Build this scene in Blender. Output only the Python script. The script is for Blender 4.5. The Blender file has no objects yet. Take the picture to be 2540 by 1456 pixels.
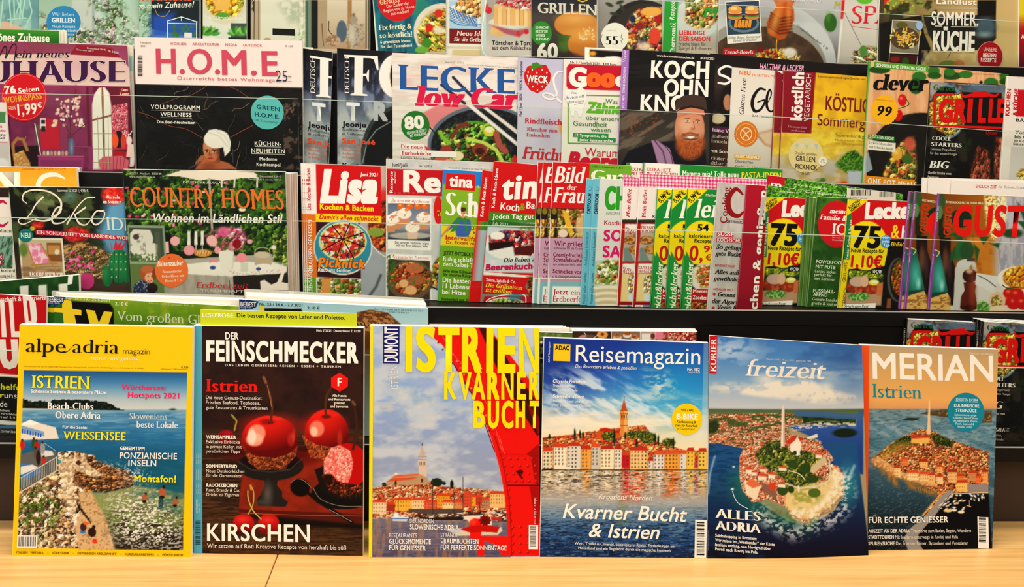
import bpy, math
from mathutils import Vector, Matrix, Euler
SC=bpy.context.scene
COL=SC.collection
# ------------------------------------------------------------------ camera, world, lights, exposure
FPX=2700.0
CAMR=(Matrix.Rotation(math.radians(-2.8),3,'Z')@Matrix.Rotation(math.radians(90-11),3,'X')@Matrix.Rotation(0.02,3,'Z'))
CAMP=-(CAMR@Vector(((1130-1270)/FPX,-(1380-728)/FPX,-1)))*1.35
cam=bpy.data.cameras.new('camera'); cam.sensor_width=36; cam.lens=36*FPX/2540
cam.clip_start=.01; cam.clip_end=50
co=bpy.data.objects.new('camera',cam); COL.objects.link(co)
co.matrix_world=Matrix.Translation(CAMP)@CAMR.to_4x4(); SC.camera=co
w=bpy.data.worlds.new('world'); SC.world=w; w.use_nodes=True
w.node_tree.nodes['Background'].inputs[0].default_value=(1,.93,.82,1)
w.node_tree.nodes['Background'].inputs[1].default_value=.34
def lamp(name,loc,rot,sx,sy,e,c):
    l=bpy.data.lights.new(name,'AREA'); l.shape='RECTANGLE'; l.size=sx; l.size_y=sy; l.energy=e; l.color=c
    o=bpy.data.objects.new(name,l); COL.objects.link(o); o.location=loc; o.rotation_euler=Euler([math.radians(a) for a in rot]); return o
lamp('ceiling_and_fill_lamp',(0,-1.7,1.45),(62,0,0),3.0,.9,60,(1,.93,.83))  # added frontal fill to brighten the covers, not a ceiling fitting
lamp('ceiling_and_fill_lamp',(0,-.08,2.2),(0,0,0),2.6,.3,66,(1,.9,.74))
lamp('shop_window',(-2.4,-3.0,1.3),(80,0,-38),1.6,1.8,24,(.82,.92,1))
SC.view_settings.view_transform='Standard'; SC.view_settings.look='None'
SC.view_settings.gamma=1; SC.view_settings.use_curve_mapping=False
SC.view_settings.exposure=-0.3
import bpy, math, random
import numpy as np
from mathutils import Vector, Matrix
from mathutils.geometry import tessellate_polygon
PI=math.pi
SC=bpy.context.scene
COL=SC.collection
# ------------------------------------------------------------------ glyphs
_raw={}; _gl={}
_fo=None
def _outl(txt):
    global _fo
    if _fo is None:
        cu=bpy.data.curves.new('glyph','FONT'); cu.fill_mode='NONE'; cu.resolution_u=5
        _fo=bpy.data.objects.new('glyph',cu); COL.objects.link(_fo)
    _fo.data.body=txt
    dg=bpy.context.evaluated_depsgraph_get(); dg.update()
    e=_fo.evaluated_get(dg); m=e.to_mesh()
    V=[(v.co.x,v.co.y) for v in m.vertices]; E=[tuple(x.vertices) for x in m.edges]
    e.to_mesh_clear()
    return V,E
def font_cleanup():
    global _fo
    if _fo:
        d=_fo.data; bpy.data.objects.remove(_fo); bpy.data.curves.remove(d); _fo=None
def raw(ch):
    if ch in _raw: return _raw[ch]
    V,E=_outl(ch)
    nb={}
    for a,b in E: nb.setdefault(a,[]).append(b); nb.setdefault(b,[]).append(a)
    seen=set(); loops=[]
    for s in nb:
        if s in seen: continue
        l=[s]; seen.add(s); p=None; c=s
        while True:
            n=[k for k in nb[c] if k!=p and k not in seen]
            if not n: break
            p,c=c,n[0]; l.append(c); seen.add(c)
        q=[np.array(V[i]) for i in l]
        r=[q[0]]
        for k in q[1:]:
            if np.hypot(*(k-r[-1]))>1e-4: r.append(k)
        if len(r)>2 and np.hypot(*(r[0]-r[-1]))<1e-4: r.pop()
        if len(r)>2: loops.append(np.array(r))
    V2,_=_outl(ch+'I')
    adv=max(v[0] for v in V2)-0.0
    _raw[ch]=(loops,adv); return _raw[ch]
def area(l):
    x,y=l[:,0],l[:,1]; return .5*np.sum(x*np.roll(y,-1)-np.roll(x,-1)*y)
def inside(p,l):
    x,y=p; c=False; n=len(l)
    for i in range(n):
        x1,y1=l[i]; x2,y2=l[i-1]
        if (y1>y)!=(y2>y) and x<(x2-x1)*(y-y1)/(y2-y1)+x1: c=not c
    return c
ST={ # dx, dy, serif, shear, xscale
 'r':(0,0,0,0,1),'l':(-.014,-.012,0,0,1),'b':(.026,.014,0,0,1.06),'k':(.05,.03,0,0,1.14),
 's':(.01,-.02,1,0,1),'S':(.036,-.008,1,0,1.06),'d':(.05,-.028,1,0,1.1),'x':(.0,.0,2,0,1)}
UP='ABCDEFGHIJKLMNOPQRSTUVWXYZÄÖÜ'
def glyph(ch,st):
    k=(ch,st)
    if k in _gl: return _gl[k]
    it=st.endswith('i'); dx,dy,sf,sh,xs=ST[st.rstrip('i')]
    if ch==' ': _gl[k]=(np.zeros((0,3)),np.zeros((0,3),int),.3); return _gl[k]
    loops,adv=raw(ch)
    if 'I' not in _raw: raw('I')
    wI=max(p[0] for l in _raw['I'][0] for p in l)
    adv=adv-wI
    dep=[sum(inside(l[0],m) for j,m in enumerate(loops) if j!=i) for i,l in enumerate(loops)]
    out=[]
    for l,d in zip(loops,dep):
        if (area(l)>0)!=(d%2==0): l=l[::-1]
        if dx or dy:
            e=np.roll(l,-1,0)-l; e/=np.maximum(1e-6,np.hypot(e[:,0],e[:,1]))[:,None]
            n=np.stack([e[:,1],-e[:,0]],1); m=np.roll(n,1,0)
            q=(n+m)/np.maximum(.8,1+(n*m).sum(1))[:,None]
            l=l+q*np.array([dx,dy])
        out.append(l)
    groups=[]
    for i,(l,d) in enumerate(zip(out,dep)):
        if d%2==0: groups.append((i,[l]))
    for i,(l,d) in enumerate(zip(out,dep)):
        if d%2==1:
            for gi,g in groups:
                if dep[gi]==d-1 and inside(loops[i][0],loops[gi]): g.append(l); break
    VV=[];TT=[];n=0
    def addp(loopset):
        nonlocal n
        t=tessellate_polygon([[Vector((p[0],p[1],0)) for p in l] for l in loopset])
        pts=np.concatenate(loopset); t=np.array(t,int).reshape(-1,3)
        a,b,c=pts[t[:,0]],pts[t[:,1]],pts[t[:,2]]
        f=(b[:,0]-a[:,0])*(c[:,1]-a[:,1])-(b[:,1]-a[:,1])*(c[:,0]-a[:,0])<0
        t[f]=t[f][:,::-1]
        VV.append(np.column_stack([pts,np.full(len(pts),float(len(VV)))])); TT.append(t+n); n+=len(pts)
    for gi,g in groups:
        n0=n; addp(g); pts,t=VV[-1],TT[-1]-n0
        a,b,c=pts[t[:,0]],pts[t[:,1]],pts[t[:,2]]
        ta=np.abs((b[:,0]-a[:,0])*(c[:,1]-a[:,1])-(b[:,1]-a[:,1])*(c[:,0]-a[:,0])).sum()/2
        if abs(ta-sum(area(l) for l in g))>.004*max(.05,ta) and (dx>0):
            VV.pop();TT.pop();n=n0
            g0=[loops[gi]]+[loops[i] for i,d in enumerate(dep) if d==dep[gi]+1 and inside(loops[i][0],loops[gi])]
            for ux,uy in ((dx,max(0,dy)),(-dx,max(0,dy)),(dx,-max(0,dy)),(-dx,-max(0,dy)),(0,0)): addp([l+[ux,uy] for l in g0])
    if sf:
        e=.055 if sf==1 else .05; t=.022 if sf==1 else .05
        low=ch not in UP and not ch.isdigit()
        for l in out:
            for i in range(len(l)):
                a,b=l[i],l[(i+1)%len(l)]
                L=abs(a[0]-b[0]); y=(a[1]+b[1])/2
                x0,x1=min(a[0],b[0]),max(a[0],b[0])
                if abs(a[1]-b[1])<.006 and .05<L<.21:
                    bot=b[0]>a[0]
                    if ch in '0123456789&€ß!?:.,;-–|/()': continue
                    if bot and (abs(y)<.04 or (y<-.15 and ch in 'pq')):
                        l0,l1=(e,e)
                        if ch in 'aud': l0=0
                        if ch in 'tyg': continue
                        y-=dy*0
                        addp([np.array([(x0-l0,y),(x1+l1,y),(x1+l1,y+t),(x1,y+t+.03),(x0,y+t+.03),(x0-l0,y+t)])])
                    elif (not bot) and (abs(y-.449)<.05 or abs(y-.69)<.05):
                        if ch in 'tfgaäöü' and ch!='ü': continue
                        if ch in 'ijäöüÄÖÜ' and y>.55: continue
                        l0,l1=(e,e)
                        if low and ch not in 'vwxy': l1=0; 
                        addp([np.array([(x0-l0,y-t),(x0,y-t-.03),(x1,y-t-.03),(x1+l1,y-t),(x1+l1,y),(x0-l0,y)])])
                if ch in 'EFLTZ' and abs(a[0]-b[0])<.006 and .01<abs(a[1]-b[1])<.16:
                    ym,yM=min(a[1],b[1]),max(a[1],b[1]); x=a[0]; xm=max(p[0] for p in l); xn=min(p[0] for p in l)
                    sgn=1 if x>xm-.08 else -1
                    if ch in 'EFL' and sgn<0: continue
                    if x<xm-.08 and x>xn+.03: continue
                    if yM>.6: addp([np.array([(x,yM),(x-sgn*.05,yM-.02),(x,ym-.07)])[::sgn]])
                    elif ym<.06: addp([np.array([(x,ym),(x,yM+.07),(x-sgn*.05,ym+.02)])[::sgn]])
    V=np.concatenate(VV) if VV else np.zeros((0,3)); T=np.concatenate(TT) if TT else np.zeros((0,3),int)
    V=V.copy(); V[:,0]*=xs; adv=adv*xs+dx*1.6
    if it: V[:,0]+=V[:,1]*.24
    _gl[k]=(V,T,adv); return _gl[k]
def text_geo(s,st,track=0.0):
    """verts (em units, cap height scaled to 1), tris, total width"""
    x=0;VV=[];TT=[];n=0
    for ch in s:
        V,T,a=glyph(ch,st)
        if len(V): VV.append(V+[x,0,0]); TT.append(T+n); n+=len(V)
        x+=a+track
    if not VV: return np.zeros((0,3)),np.zeros((0,3),int),1
    V=np.concatenate(VV); T=np.concatenate(TT)
    x0=V[:,0].min(); x1=V[:,0].max()
    V[:,0]=(V[:,0]-x0)/max(1e-6,(x1-x0)); V[:,1]/=.682
    return V,T,(x1-x0)/.682
# ------------------------------------------------------------------ projection helpers
CR=np.array(CAMR); CP=np.array(CAMP)
def ray(px,py):
    px=np.asarray(px,float); py=np.asarray(py,float)
    d=np.stack([(px-1270)/FPX,-(py-728)/FPX,-np.ones_like(px)],-1)
    return d@CR.T
def proj(P):
    q=(P-CP)@CR
    return 1270-FPX*q[...,0]/q[...,2], 728+FPX*q[...,1]/q[...,2]
def hit(px,py,P0,N):
    r=ray(px,py); t=((P0-CP)@N)/(r@N)
    return CP+r*t[...,None]
def at(px,py,y):                       # point where the sight line meets the upright plane of that depth
    return hit(px,py,np.array([0,y,0.]),np.array([0,1.,0]))
def atz(px,py,z=0.):
    return hit(px,py,np.array([0,0,z]),np.array([0,0,1.]))
# ------------------------------------------------------------------ materials
def mat(name,fn):
    m=bpy.data.materials.new(name); m.use_nodes=True; nt=m.node_tree; b=nt.nodes['Principled BSDF']; fn(nt,b); return m
def lk(nt,a,b): nt.links.new(a,b)
def lin(c):
    if isinstance(c,str): c=[int(c[i:i+2],16)/255 for i in (0,2,4)]
    c=np.asarray(c,float); return np.where(c<=.04045,c/12.92,((c+.055)/1.055)**2.4)
KA=.78
def f_print(nt,b):
    a=nt.nodes.new('ShaderNodeVertexColor'); a.layer_name='Col'
    n=nt.nodes.new('ShaderNodeTexNoise'); n.inputs['Scale'].default_value=2500
    mx=nt.nodes.new('ShaderNodeMixRGB'); mx.blend_type='MULTIPLY'; mx.inputs[0].default_value=.06
    lk(nt,a.outputs['Color'],mx.inputs[1]); lk(nt,n.outputs['Color'],mx.inputs[2]); lk(nt,mx.outputs[0],b.inputs['Base Color'])
    b.inputs['Roughness'].default_value=.4; b.inputs['Specular IOR Level'].default_value=.06
MPRINT=mat('printed_cover',f_print)
def f_paper(c0,c1,sc):
    def f(nt,b):
        tc=nt.nodes.new('ShaderNodeTexCoord'); mp=nt.nodes.new('ShaderNodeMapping'); mp.inputs['Scale'].default_value=sc
        n=nt.nodes.new('ShaderNodeTexNoise'); n.inputs['Scale'].default_value=1; n.inputs['Detail'].default_value=3
        r=nt.nodes.new('ShaderNodeValToRGB'); r.color_ramp.elements[0].position=.35; r.color_ramp.elements[1].position=.6
        r.color_ramp.elements[0].color=(*lin(c0),1); r.color_ramp.elements[1].color=(*lin(c1),1)
        lk(nt,tc.outputs['Object'],mp.inputs[0]); lk(nt,mp.outputs[0],n.inputs['Vector']); lk(nt,n.outputs['Fac'],r.inputs[0]); lk(nt,r.outputs[0],b.inputs['Base Color'])
        b.inputs['Roughness'].default_value=.8
        bp=nt.nodes.new('ShaderNodeBump'); bp.inputs['Strength'].default_value=.3; lk(nt,n.outputs['Fac'],bp.inputs['Height']); lk(nt,bp.outputs[0],b.inputs['Normal'])
    return f
MPAPER=mat('paper_page_edges',f_paper('ece4d6','fdfaf4',(3,2600,3)))
MFORE=mat('paper_coloured_edges',f_paper('8c6a5c','f1e8da',(4,3400,4)))
def f_flat(c,rough=.5,spec=.3,n=.1,sc=40):
    def f(nt,b):
        t=nt.nodes.new('ShaderNodeTexNoise'); t.inputs['Scale'].default_value=sc; t.inputs['Detail'].default_value=4
        r=nt.nodes.new('ShaderNodeValToRGB'); l=lin(c)
        r.color_ramp.elements[0].color=(*(l*(1-n)),1); r.color_ramp.elements[1].color=(*np.minimum(1,l*(1+n)),1)
        lk(nt,t.outputs['Fac'],r.inputs[0]); lk(nt,r.outputs[0],b.inputs['Base Color'])
        b.inputs['Roughness'].default_value=rough; b.inputs['Specular IOR Level'].default_value=spec
    return f
_sp={}
def mcol(c,rough=.45):
    if c not in _sp: _sp[c]=mat('spine_print',f_flat(c,rough,.3,.04,90))
    return _sp[c]
def f_wood(nt,b):
    tc=nt.nodes.new('ShaderNodeTexCoord'); mp=nt.nodes.new('ShaderNodeMapping'); mp.inputs['Scale'].default_value=(2.2,46,46)
    n=nt.nodes.new('ShaderNodeTexNoise'); n.inputs['Scale'].default_value=2.2; n.inputs['Detail'].default_value=8; n.inputs['Roughness'].default_value=.62; n.inputs['Distortion'].default_value=.35
    r=nt.nodes.new('ShaderNodeValToRGB'); r.color_ramp.elements[0].position=.3; r.color_ramp.elements[1].position=.68
    r.color_ramp.elements[0].color=(*lin('cf9c58'),1); r.color_ramp.elements[1].color=(*lin('e6bb7a'),1)
    lk(nt,tc.outputs['Object'],mp.inputs[0]); lk(nt,mp.outputs[0],n.inputs['Vector']); lk(nt,n.outputs['Fac'],r.inputs[0]); lk(nt,r.outputs[0],b.inputs['Base Color'])
    b.inputs['Roughness'].default_value=.33; b.inputs['Specular IOR Level'].default_value=.45
MWOOD=mat('pale_wood_laminate',f_wood)
MBLACK=mat('black_laminate',f_flat('0b0908',.45,.14,.25,12))
MBROWN=mat('dark_brown_laminate',f_flat('35241a',.55,.3,.12,30))
def f_acr(nt,b):
    out=nt.nodes['Material Output']; nt.nodes.remove(b)
    t=nt.nodes.new('ShaderNodeBsdfTransparent'); t.inputs[0].default_value=(.965,.985,.97,1)
    g=nt.nodes.new('ShaderNodeBsdfGlossy'); g.inputs['Roughness'].default_value=.04
    fr=nt.nodes.new('ShaderNodeFresnel'); fr.inputs[0].default_value=1.14
    n=nt.nodes.new('ShaderNodeTexNoise'); n.inputs['Scale'].default_value=3; bp=nt.nodes.new('ShaderNodeBump'); bp.inputs['Strength'].default_value=.05
    lk(nt,n.outputs['Fac'],bp.inputs['Height']); lk(nt,bp.outputs[0],g.inputs['Normal'])
    m=nt.nodes.new('ShaderNodeMixShader'); lk(nt,fr.outputs[0],m.inputs[0]); lk(nt,t.outputs[0],m.inputs[1]); lk(nt,g.outputs[0],m.inputs[2]); lk(nt,m.outputs[0],out.inputs[0])
MACR=mat('clear_acrylic',f_acr)
MEDGE=mat('polished_acrylic_edge',f_flat('b8c6b4',.15,.6,.25,60))
# ------------------------------------------------------------------ mesh helpers
def mesh_obj(name,V,F,m,parent=None,loc=None):
    me=bpy.data.meshes.new(name); me.from_pydata([tuple(v) for v in V],[],F); me.materials.append(m)
    o=bpy.data.objects.new(name,me); COL.objects.link(o)
    if parent: o.parent=parent; o.matrix_parent_inverse=Matrix.Identity(4)
    return o
BF=[(0,1,2,3),(7,6,5,4),(0,4,5,1),(1,5,6,2),(2,6,7,3),(3,7,4,0)]
def boxq(name,Q,n,t,m,parent=None):
    """quad Q (4 pts) extruded by n*t"""
    Q=[np.array(q,float) for q in Q]; B=[q+np.array(n)*t for q in Q]
    return mesh_obj(name,Q+B,BF,m,parent)
def bxm(name,x0,x1,y0,y1,z0,z1,m,parent=None,bev=0):
    o=mesh_obj(name,[(x0,y0,z0),(x1,y0,z0),(x1,y0,z1),(x0,y0,z1),(x0,y1,z0),(x1,y1,z0),(x1,y1,z1),(x0,y1,z1)],BF,m,parent)
    if bev: b=o.modifiers.new('bevel','BEVEL'); b.width=bev; b.segments=2
    return o
def thing(name,label,cat,loc=(0,0,0),group=None):
    o=bpy.data.objects.new(name,None); COL.objects.link(o); o.location=loc; o.empty_display_size=.02
    o['label']=label; o['category']=cat
    if group: o['group']=group
    return o
# ------------------------------------------------------------------ noise
def hsh(ix,iy,s=0):
    h=(ix.astype(np.int64)*374761393+iy.astype(np.int64)*668265263+s*974634777)&0x7fffffff
    h=((h^(h>>13))*1274126177)&0x7fffffff
    return ((h^(h>>16))&0xffff)/65535.0
def vnoise(x,y,s=0):
    ix=np.floor(x); iy=np.floor(y); fx=x-ix; fy=y-iy; fx=fx*fx*(3-2*fx); fy=fy*fy*(3-2*fy)
    a=hsh(ix,iy,s);b=hsh(ix+1,iy,s);c=hsh(ix,iy+1,s);d=hsh(ix+1,iy+1,s)
    return a+(b-a)*fx+(c-a)*fy+(a-b-c+d)*fx*fy
def fbm(x,y,s=0,o=4):
    r=0;a=.5;t=0
    for i in range(o): r=r+a*vnoise(x,y,s+i); t+=a; a*=.55; x=x*2.03;y=y*2.03
    return r/t
def hexc(c):
    if isinstance(c,str): return np.array([int(c[i:i+2],16)/255 for i in (0,2,4)])
    return np.array(c,float)
def sm(x): x=np.clip(x,0,1); return x*x*(3-2*x)
# ------------------------------------------------------------------ rack rows:  y0, z0, lean
ROWS={}
def row_plane(k):
    y0,z0,l=ROWS[k]; return y0,z0,l
class Mag:
    count=0
    def __init__(s,quad,row,layer,label,name='magazine',cat='magazine',group=None,th=.005,spine=None,g=2.3,ylim=1400,bend=0.0,fore=None,cell=None,base='f0ebe0',parent=None):
        """quad: TL,TR,BR,BL in photo pixels"""
        Mag.count+=1
        q=np.array(quad,float); s.q=q; s.th=th; s.bend=bend
        if isinstance(row,tuple):
            P0,N=row; up=np.array([0,0,1.]); e=np.array([1.,0,0])
        elif row=='E':                                   # stands on the counter
            BLp=atz(*q[3]); BRp=atz(*q[2]); 
            e=BRp-BLp; e/=np.linalg.norm(e); back=np.array([-e[1],e[0],0]); l=layer
            up=np.array([0,0,1])*math.cos(l)+back*math.sin(l); N=np.cross(e,up); N/=np.linalg.norm(N); P0=BLp
        else:
            y0,z0,l=ROWS[row]; up=np.array([0,math.sin(l),math.cos(l)]); N=np.array([0,-math.cos(l),math.sin(l)])
            P0=np.array([0,y0,z0])-N*layer*.0062
            e=np.array([1.,0,0])
        s.nm=N; s.P0=P0; s.up=up; s.e=e
        P=hit(q[:,0],q[:,1],P0,N); s.P=P
        if isinstance(row,str) and row in ROWS:          # every rack magazine rests on its shelf
            for b_,t_ in ((2,1),(3,0)):
                if abs(P[b_][2]-z0)<.045: d_=P[t_]-P[b_]; P[b_]=P[b_]+d_*((z0+.0008-P[b_][2])/d_[2])
        s.org=(P[2]+P[3])/2
        # shear directions in pixels
        s.sl=(q[1,1]-q[0,1])/(q[1,0]-q[0,0]); s.vl=(q[3,0]-q[0,0])/(q[3,1]-q[0,1])
        # grid
        wpx=max(1,q[:,0].max()-q[:,0].min()); hpx=max(1,q[:,1].max()-q[:,1].min())
        def lines(a0,a1,lo,hi,g):
            n=max(2,int((min(a1,hi)-max(a0,lo))/g)); 
            f0=(max(a0,lo)-a0)/(a1-a0); f1=(min(a1,hi)-a0)/(a1-a0)
            if f1<=f0: return np.array([0,1.])
            L=list(np.linspace(f0,f1,n+1))
            if f0>0: L=[0.0]+L
            if f1<1: L=L+[1.0]
            return np.array(L)
        x0=min(q[0,0],q[3,0]);x1=max(q[1,0],q[2,0]); y0_=min(q[0,1],q[1,1]); y1_=max(q[2,1],q[3,1])
        c=cell or (-12,-12,2552,ylim)
        U=lines(x0,x1,c[0],c[2],g); Vv=lines(y0_,y1_,c[1],c[3],g)
        s.nu,s.nv=len(U),len(Vv)
        u,v=np.meshgrid(U,Vv); u=u.ravel();v=v.ravel(); s.u,s.v=u,v
        W=(P[0][None]*((1-u)*(1-v))[:,None]+P[1]*(u*(1-v))[:,None]+P[2]*(u*v)[:,None]+P[3]*((1-u)*v)[:,None])
        s.W=W; s.X,s.Y=proj(W)
        s.C=np.tile(hexc(base),(len(u),1)); s.vec=[]; s.k=0; s.hold=False
        s.ox=s.oy=0; s.sc=1.; s.dx=s.dy=0
        s.meta=(name,label,cat,group,spine,fore,parent)
    def Z(s,ox=0,oy=0,sc=1.,dx=0,dy=0): s.ox,s.oy,s.sc,s.dx,s.dy=ox,oy,sc,dx,dy; return s
    def p(s,x,y): return s.ox+x/s.sc+s.dx, s.oy+y/s.sc+s.dy
    # masks
    def mR(s,x0,y0,x1,y1,soft=1.2):
        a,b=s.p(x0,y0); w=(x1-x0)/s.sc; h=(y1-y0)/s.sc
        u=(s.X-a)-s.vl*(s.Y-b); v=(s.Y-b)-s.sl*(s.X-a)
        d=np.minimum(np.minimum(u,w-u),np.minimum(v,h-v)); return np.clip(d/soft+.5,0,1)
    def mE(s,cx,cy,rx,ry=None,soft=1.5,ang=0):
        a,b=s.p(cx,cy); rx=rx/s.sc; ry=(ry/s.sc if ry else rx)
        X=s.X-a;Y=s.Y-b
        if ang: c_,s_=math.cos(ang),math.sin(ang); X,Y=X*c_+Y*s_,-X*s_+Y*c_
        d=(1-np.sqrt((X/rx)**2+(Y/ry)**2))*min(rx,ry); return np.clip(d/soft+.5,0,1)
    def mP(s,pts,soft=1.5):
        pts=[s.p(*k) for k in pts]; X,Y=s.X,s.Y; ins=np.zeros(len(X),bool); dm=np.full(len(X),1e9)
        for i in range(len(pts)):
            x1,y1=pts[i];x2,y2=pts[i-1]
            if y1!=y2: ins^=((y1>Y)!=(y2>Y))&(X<(x2-x1)*(Y-y1)/(y2-y1)+x1)
            ex,ey=x2-x1,y2-y1; L=ex*ex+ey*ey+1e-9; t=np.clip(((X-x1)*ex+(Y-y1)*ey)/L,0,1)
            dm=np.minimum(dm,np.hypot(X-x1-t*ex,Y-y1-t*ey))
        return np.clip(np.where(ins,dm,-dm)/soft+.5,0,1)
    def mL(s,pts,w,soft=1.2):
        pts=[s.p(*k) for k in pts]; dm=np.full(len(s.X),1e9)
        for i in range(1,len(pts)):
            x1,y1=pts[i-1];x2,y2=pts[i]; ex,ey=x2-x1,y2-y1; L=ex*ex+ey*ey+1e-9
            t=np.clip(((s.X-x1)*ex+(s.Y-y1)*ey)/L,0,1); dm=np.minimum(dm,np.hypot(s.X-x1-t*ex,s.Y-y1-t*ey))
        return np.clip((w/s.sc/2-dm)/soft+.5,0,1)
    def mN(s,size,thr=.5,soft=.1,sx=1,sy=1,seed=0,ang=0,o=4):
        X,Y=s.X-s.dx,s.Y-s.dy
        if ang: c_,s_=math.cos(ang),math.sin(ang); X,Y=X*c_+Y*s_,-X*s_+Y*c_
        n=fbm(X*s.sc/size/sx,Y*s.sc/size/sy,seed,o); return sm((n-thr)/soft+.5)
    def pal(s,c,m,a=1.):
        if m is None: m=1.
        m=np.asarray(m*a) ; m=np.broadcast_to(m,(len(s.X),))[:,None]; c=hexc(c) if not isinstance(c,np.ndarray) else c
        s.C=s.C*(1-m)+c*m; return s
    def fill(s,c): return s.pal(c,None)
    def R(s,x0,y0,x1,y1,c,a=1): return s.pal(c,s.mR(x0,y0,x1,y1),a)
    def E(s,cx,cy,rx,ry,c,a=1,soft=1.5,ang=0): return s.pal(c,s.mE(cx,cy,rx,ry,soft,ang),a)
    def Pg(s,pts,c,a=1,soft=1.5,m=1): return s.pal(c,s.mP(pts,soft)*m,a)
    def L(s,pts,w,c,a=1,soft=1.2):
        if w/s.sc<3.2 and a==1: return s.VL(pts,w,c)
        return s.pal(c,s.mL(pts,w,soft),a)
    def G(s,stops,m=None,ax='y'):
        T=(s.Y-s.dy-s.oy)*s.sc if ax=='y' else (s.X-s.dx-s.ox)*s.sc
        xs=[a for a,_ in stops]; cs=np.array([hexc(c) for _,c in stops])
        c=np.stack([np.interp(T,xs,cs[:,i]) for i in range(3)],1); return s.pal(c,m)
    def N(s,c,m,size,thr=.5,soft=.2,a=1,**k): return s.pal(c,s.mN(size,thr,soft,**k)*(1 if m is None else m),a)
    def F(s,m,size,pals,seed=0,sx=1,sy=1,shade=.5,edge=.0,ang=0,jit=.8,warp=.7,fine=False):
        """patchwork of irregular lumps in the colours given"""
        X,Y=s.X-s.dx,s.Y-s.dy
        if ang: c_,s_=math.cos(ang),math.sin(ang); X,Y=X*c_+Y*s_,-X*s_+Y*c_
        x=X*s.sc/size/sx; y=Y*s.sc/size/sy
        if warp: wx,wy=x*1.7,y*1.7; x=x+(fbm(wx,wy,seed+50,3)-.5)*warp*1.6; y=y+(fbm(wx,wy,seed+60,3)-.5)*warp*1.6
        ix=np.floor(x);iy=np.floor(y); bd=np.full(len(x),9.);b2=np.full(len(x),9.); bi=np.zeros(len(x)); ddx=np.zeros(len(x)); ddy=np.zeros(len(x))
        for i in(-1,0,1):
            for j in(-1,0,1):
                cx=ix+i+.5+(hsh(ix+i,iy+j,seed)-.5)*jit; cy=iy+j+.5+(hsh(ix+i,iy+j,seed+7)-.5)*jit
                d=np.hypot(x-cx,y-cy); n=d<bd
                b2=np.where(n,bd,np.minimum(b2,d)); bi=np.where(n,hsh(ix+i,iy+j,seed+3),bi); ddx=np.where(n,x-cx,ddx);ddy=np.where(n,y-cy,ddy); bd=np.where(n,d,bd)
        cs=np.array([hexc(c) for c in pals]); c=cs[np.minimum((bi*len(pals)).astype(int),len(pals)-1)]
        sh=1+shade*(-(ddx+ddy)*.8)-edge*np.clip(1-(b2-bd)*5,0,1)+ (vnoise(x*4,y*4,seed)-.5)*.3*shade
        if shade>.35 and not fine:
            C0=s.C; s.F(None,size*.42,pals,seed+17,sx,sy,.3,.2,ang if not ang else ang,jit,warp,True); c=c*.66+s.C*.34; s.C=C0
            sh=sh*(.72+.56*fbm(x*.9,y*.9,seed+31,4))
        return s.pal(np.clip(c*sh[:,None],0,1),m)
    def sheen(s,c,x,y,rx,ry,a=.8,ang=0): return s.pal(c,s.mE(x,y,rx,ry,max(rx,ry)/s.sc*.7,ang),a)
    # vector shapes
    def _pix2w(s,px,py,off):
        W=hit(px,py,s.P0,s.nm)
        f=s.P[0]-s.P[3]; v=np.clip(((W-s.P[3])@f)/(f@f),.001,.999)[...,None]         # print never leaves the sheet
        A=s.P[3]+f*v; B=s.P[2]+(s.P[1]-s.P[2])*v; e=B-A; u=np.clip(((W-A)*e).sum(-1)/(e*e).sum(-1),.001,.999)[...,None]
        vv=((W-s.P[3])@f/(f@f))[...,None]; W=A+e*((((W-A)*e).sum(-1)/(e*e).sum(-1))[...,None].clip(.001,.999))+0*vv if np.any((u<=.001)|(u>=.999)|(v<=.001)|(v>=.999)) else W
        if s.bend: W=W+s.bendoff(W)
        return W+s.nm*off
    def bendoff(s,W):
        r=W-s.P[3]; e=s.P[2]-s.P[3]; L=np.linalg.norm(e); u=np.clip((r@e)/L/L,-.05,1.05)
        return s.nm*(s.bend*np.sin(np.pi*np.clip(u,0,1)))[...,None]
    def add(s,px,py,T,c,lz=None):
        off=.00025+.000016*s.k
        if not s.hold: s.k+=1
        off=off+(lz[:,None]*.0000014 if lz is not None else 0)
        s.vec.append((s._pix2w(px,py,off),T,np.tile(hexc(c),(len(px),1))))
    def T(s,t,x,y,w,h,c='ffffff',st='b',rot=0,sl=None,tr=0.,out=None,ital=0):
        V,T,_=text_geo(t,st,tr)
        if not len(V): return s
        a,b=s.p(x,y); w=w/s.sc; h=h/s.sc; sl=s.sl if sl is None else sl; vl=s.vl
        if rot==0: ex,ey=(1,sl); ux,uy=(-vl,-1)
        elif rot==90: ex,ey=(-vl,-1); ux,uy=(-1,-sl)
        else:
            r=math.radians(rot); ex,ey=math.cos(r),-math.sin(r); ux,uy=-math.sin(r),-math.cos(r)
        gx=V[:,0]*w; gy=V[:,1]*h
        X=a+gx*ex+gy*ux; Y=b+gx*ey+gy*uy
        if out: 
            o=out[1]/s.sc
            for dx,dy in ((o,o),(-o,o),(o,-o),(-o,-o)): s.add(X+dx,Y+dy,T,out[0],V[:,2])
        s.add(X,Y,T,c,V[:,2]); return s
    def VE(s,cx,cy,rx,ry,c,n=40,star=0):
        a,b=s.p(cx,cy); rx/=s.sc; ry=(ry/s.sc if ry else rx); 
        if star: n=star*2
        t=np.arange(n)*2*PI/n; r=np.where(np.arange(n)%2==0,1,.94) if star else 1
        X=np.append(a+rx*r*np.cos(t),a);Y=np.append(b+ry*r*np.sin(t),b)
        Tt=np.array([((i+1)%n,i,n) for i in range(n)]); s.add(X,Y,Tt,c); return s
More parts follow.
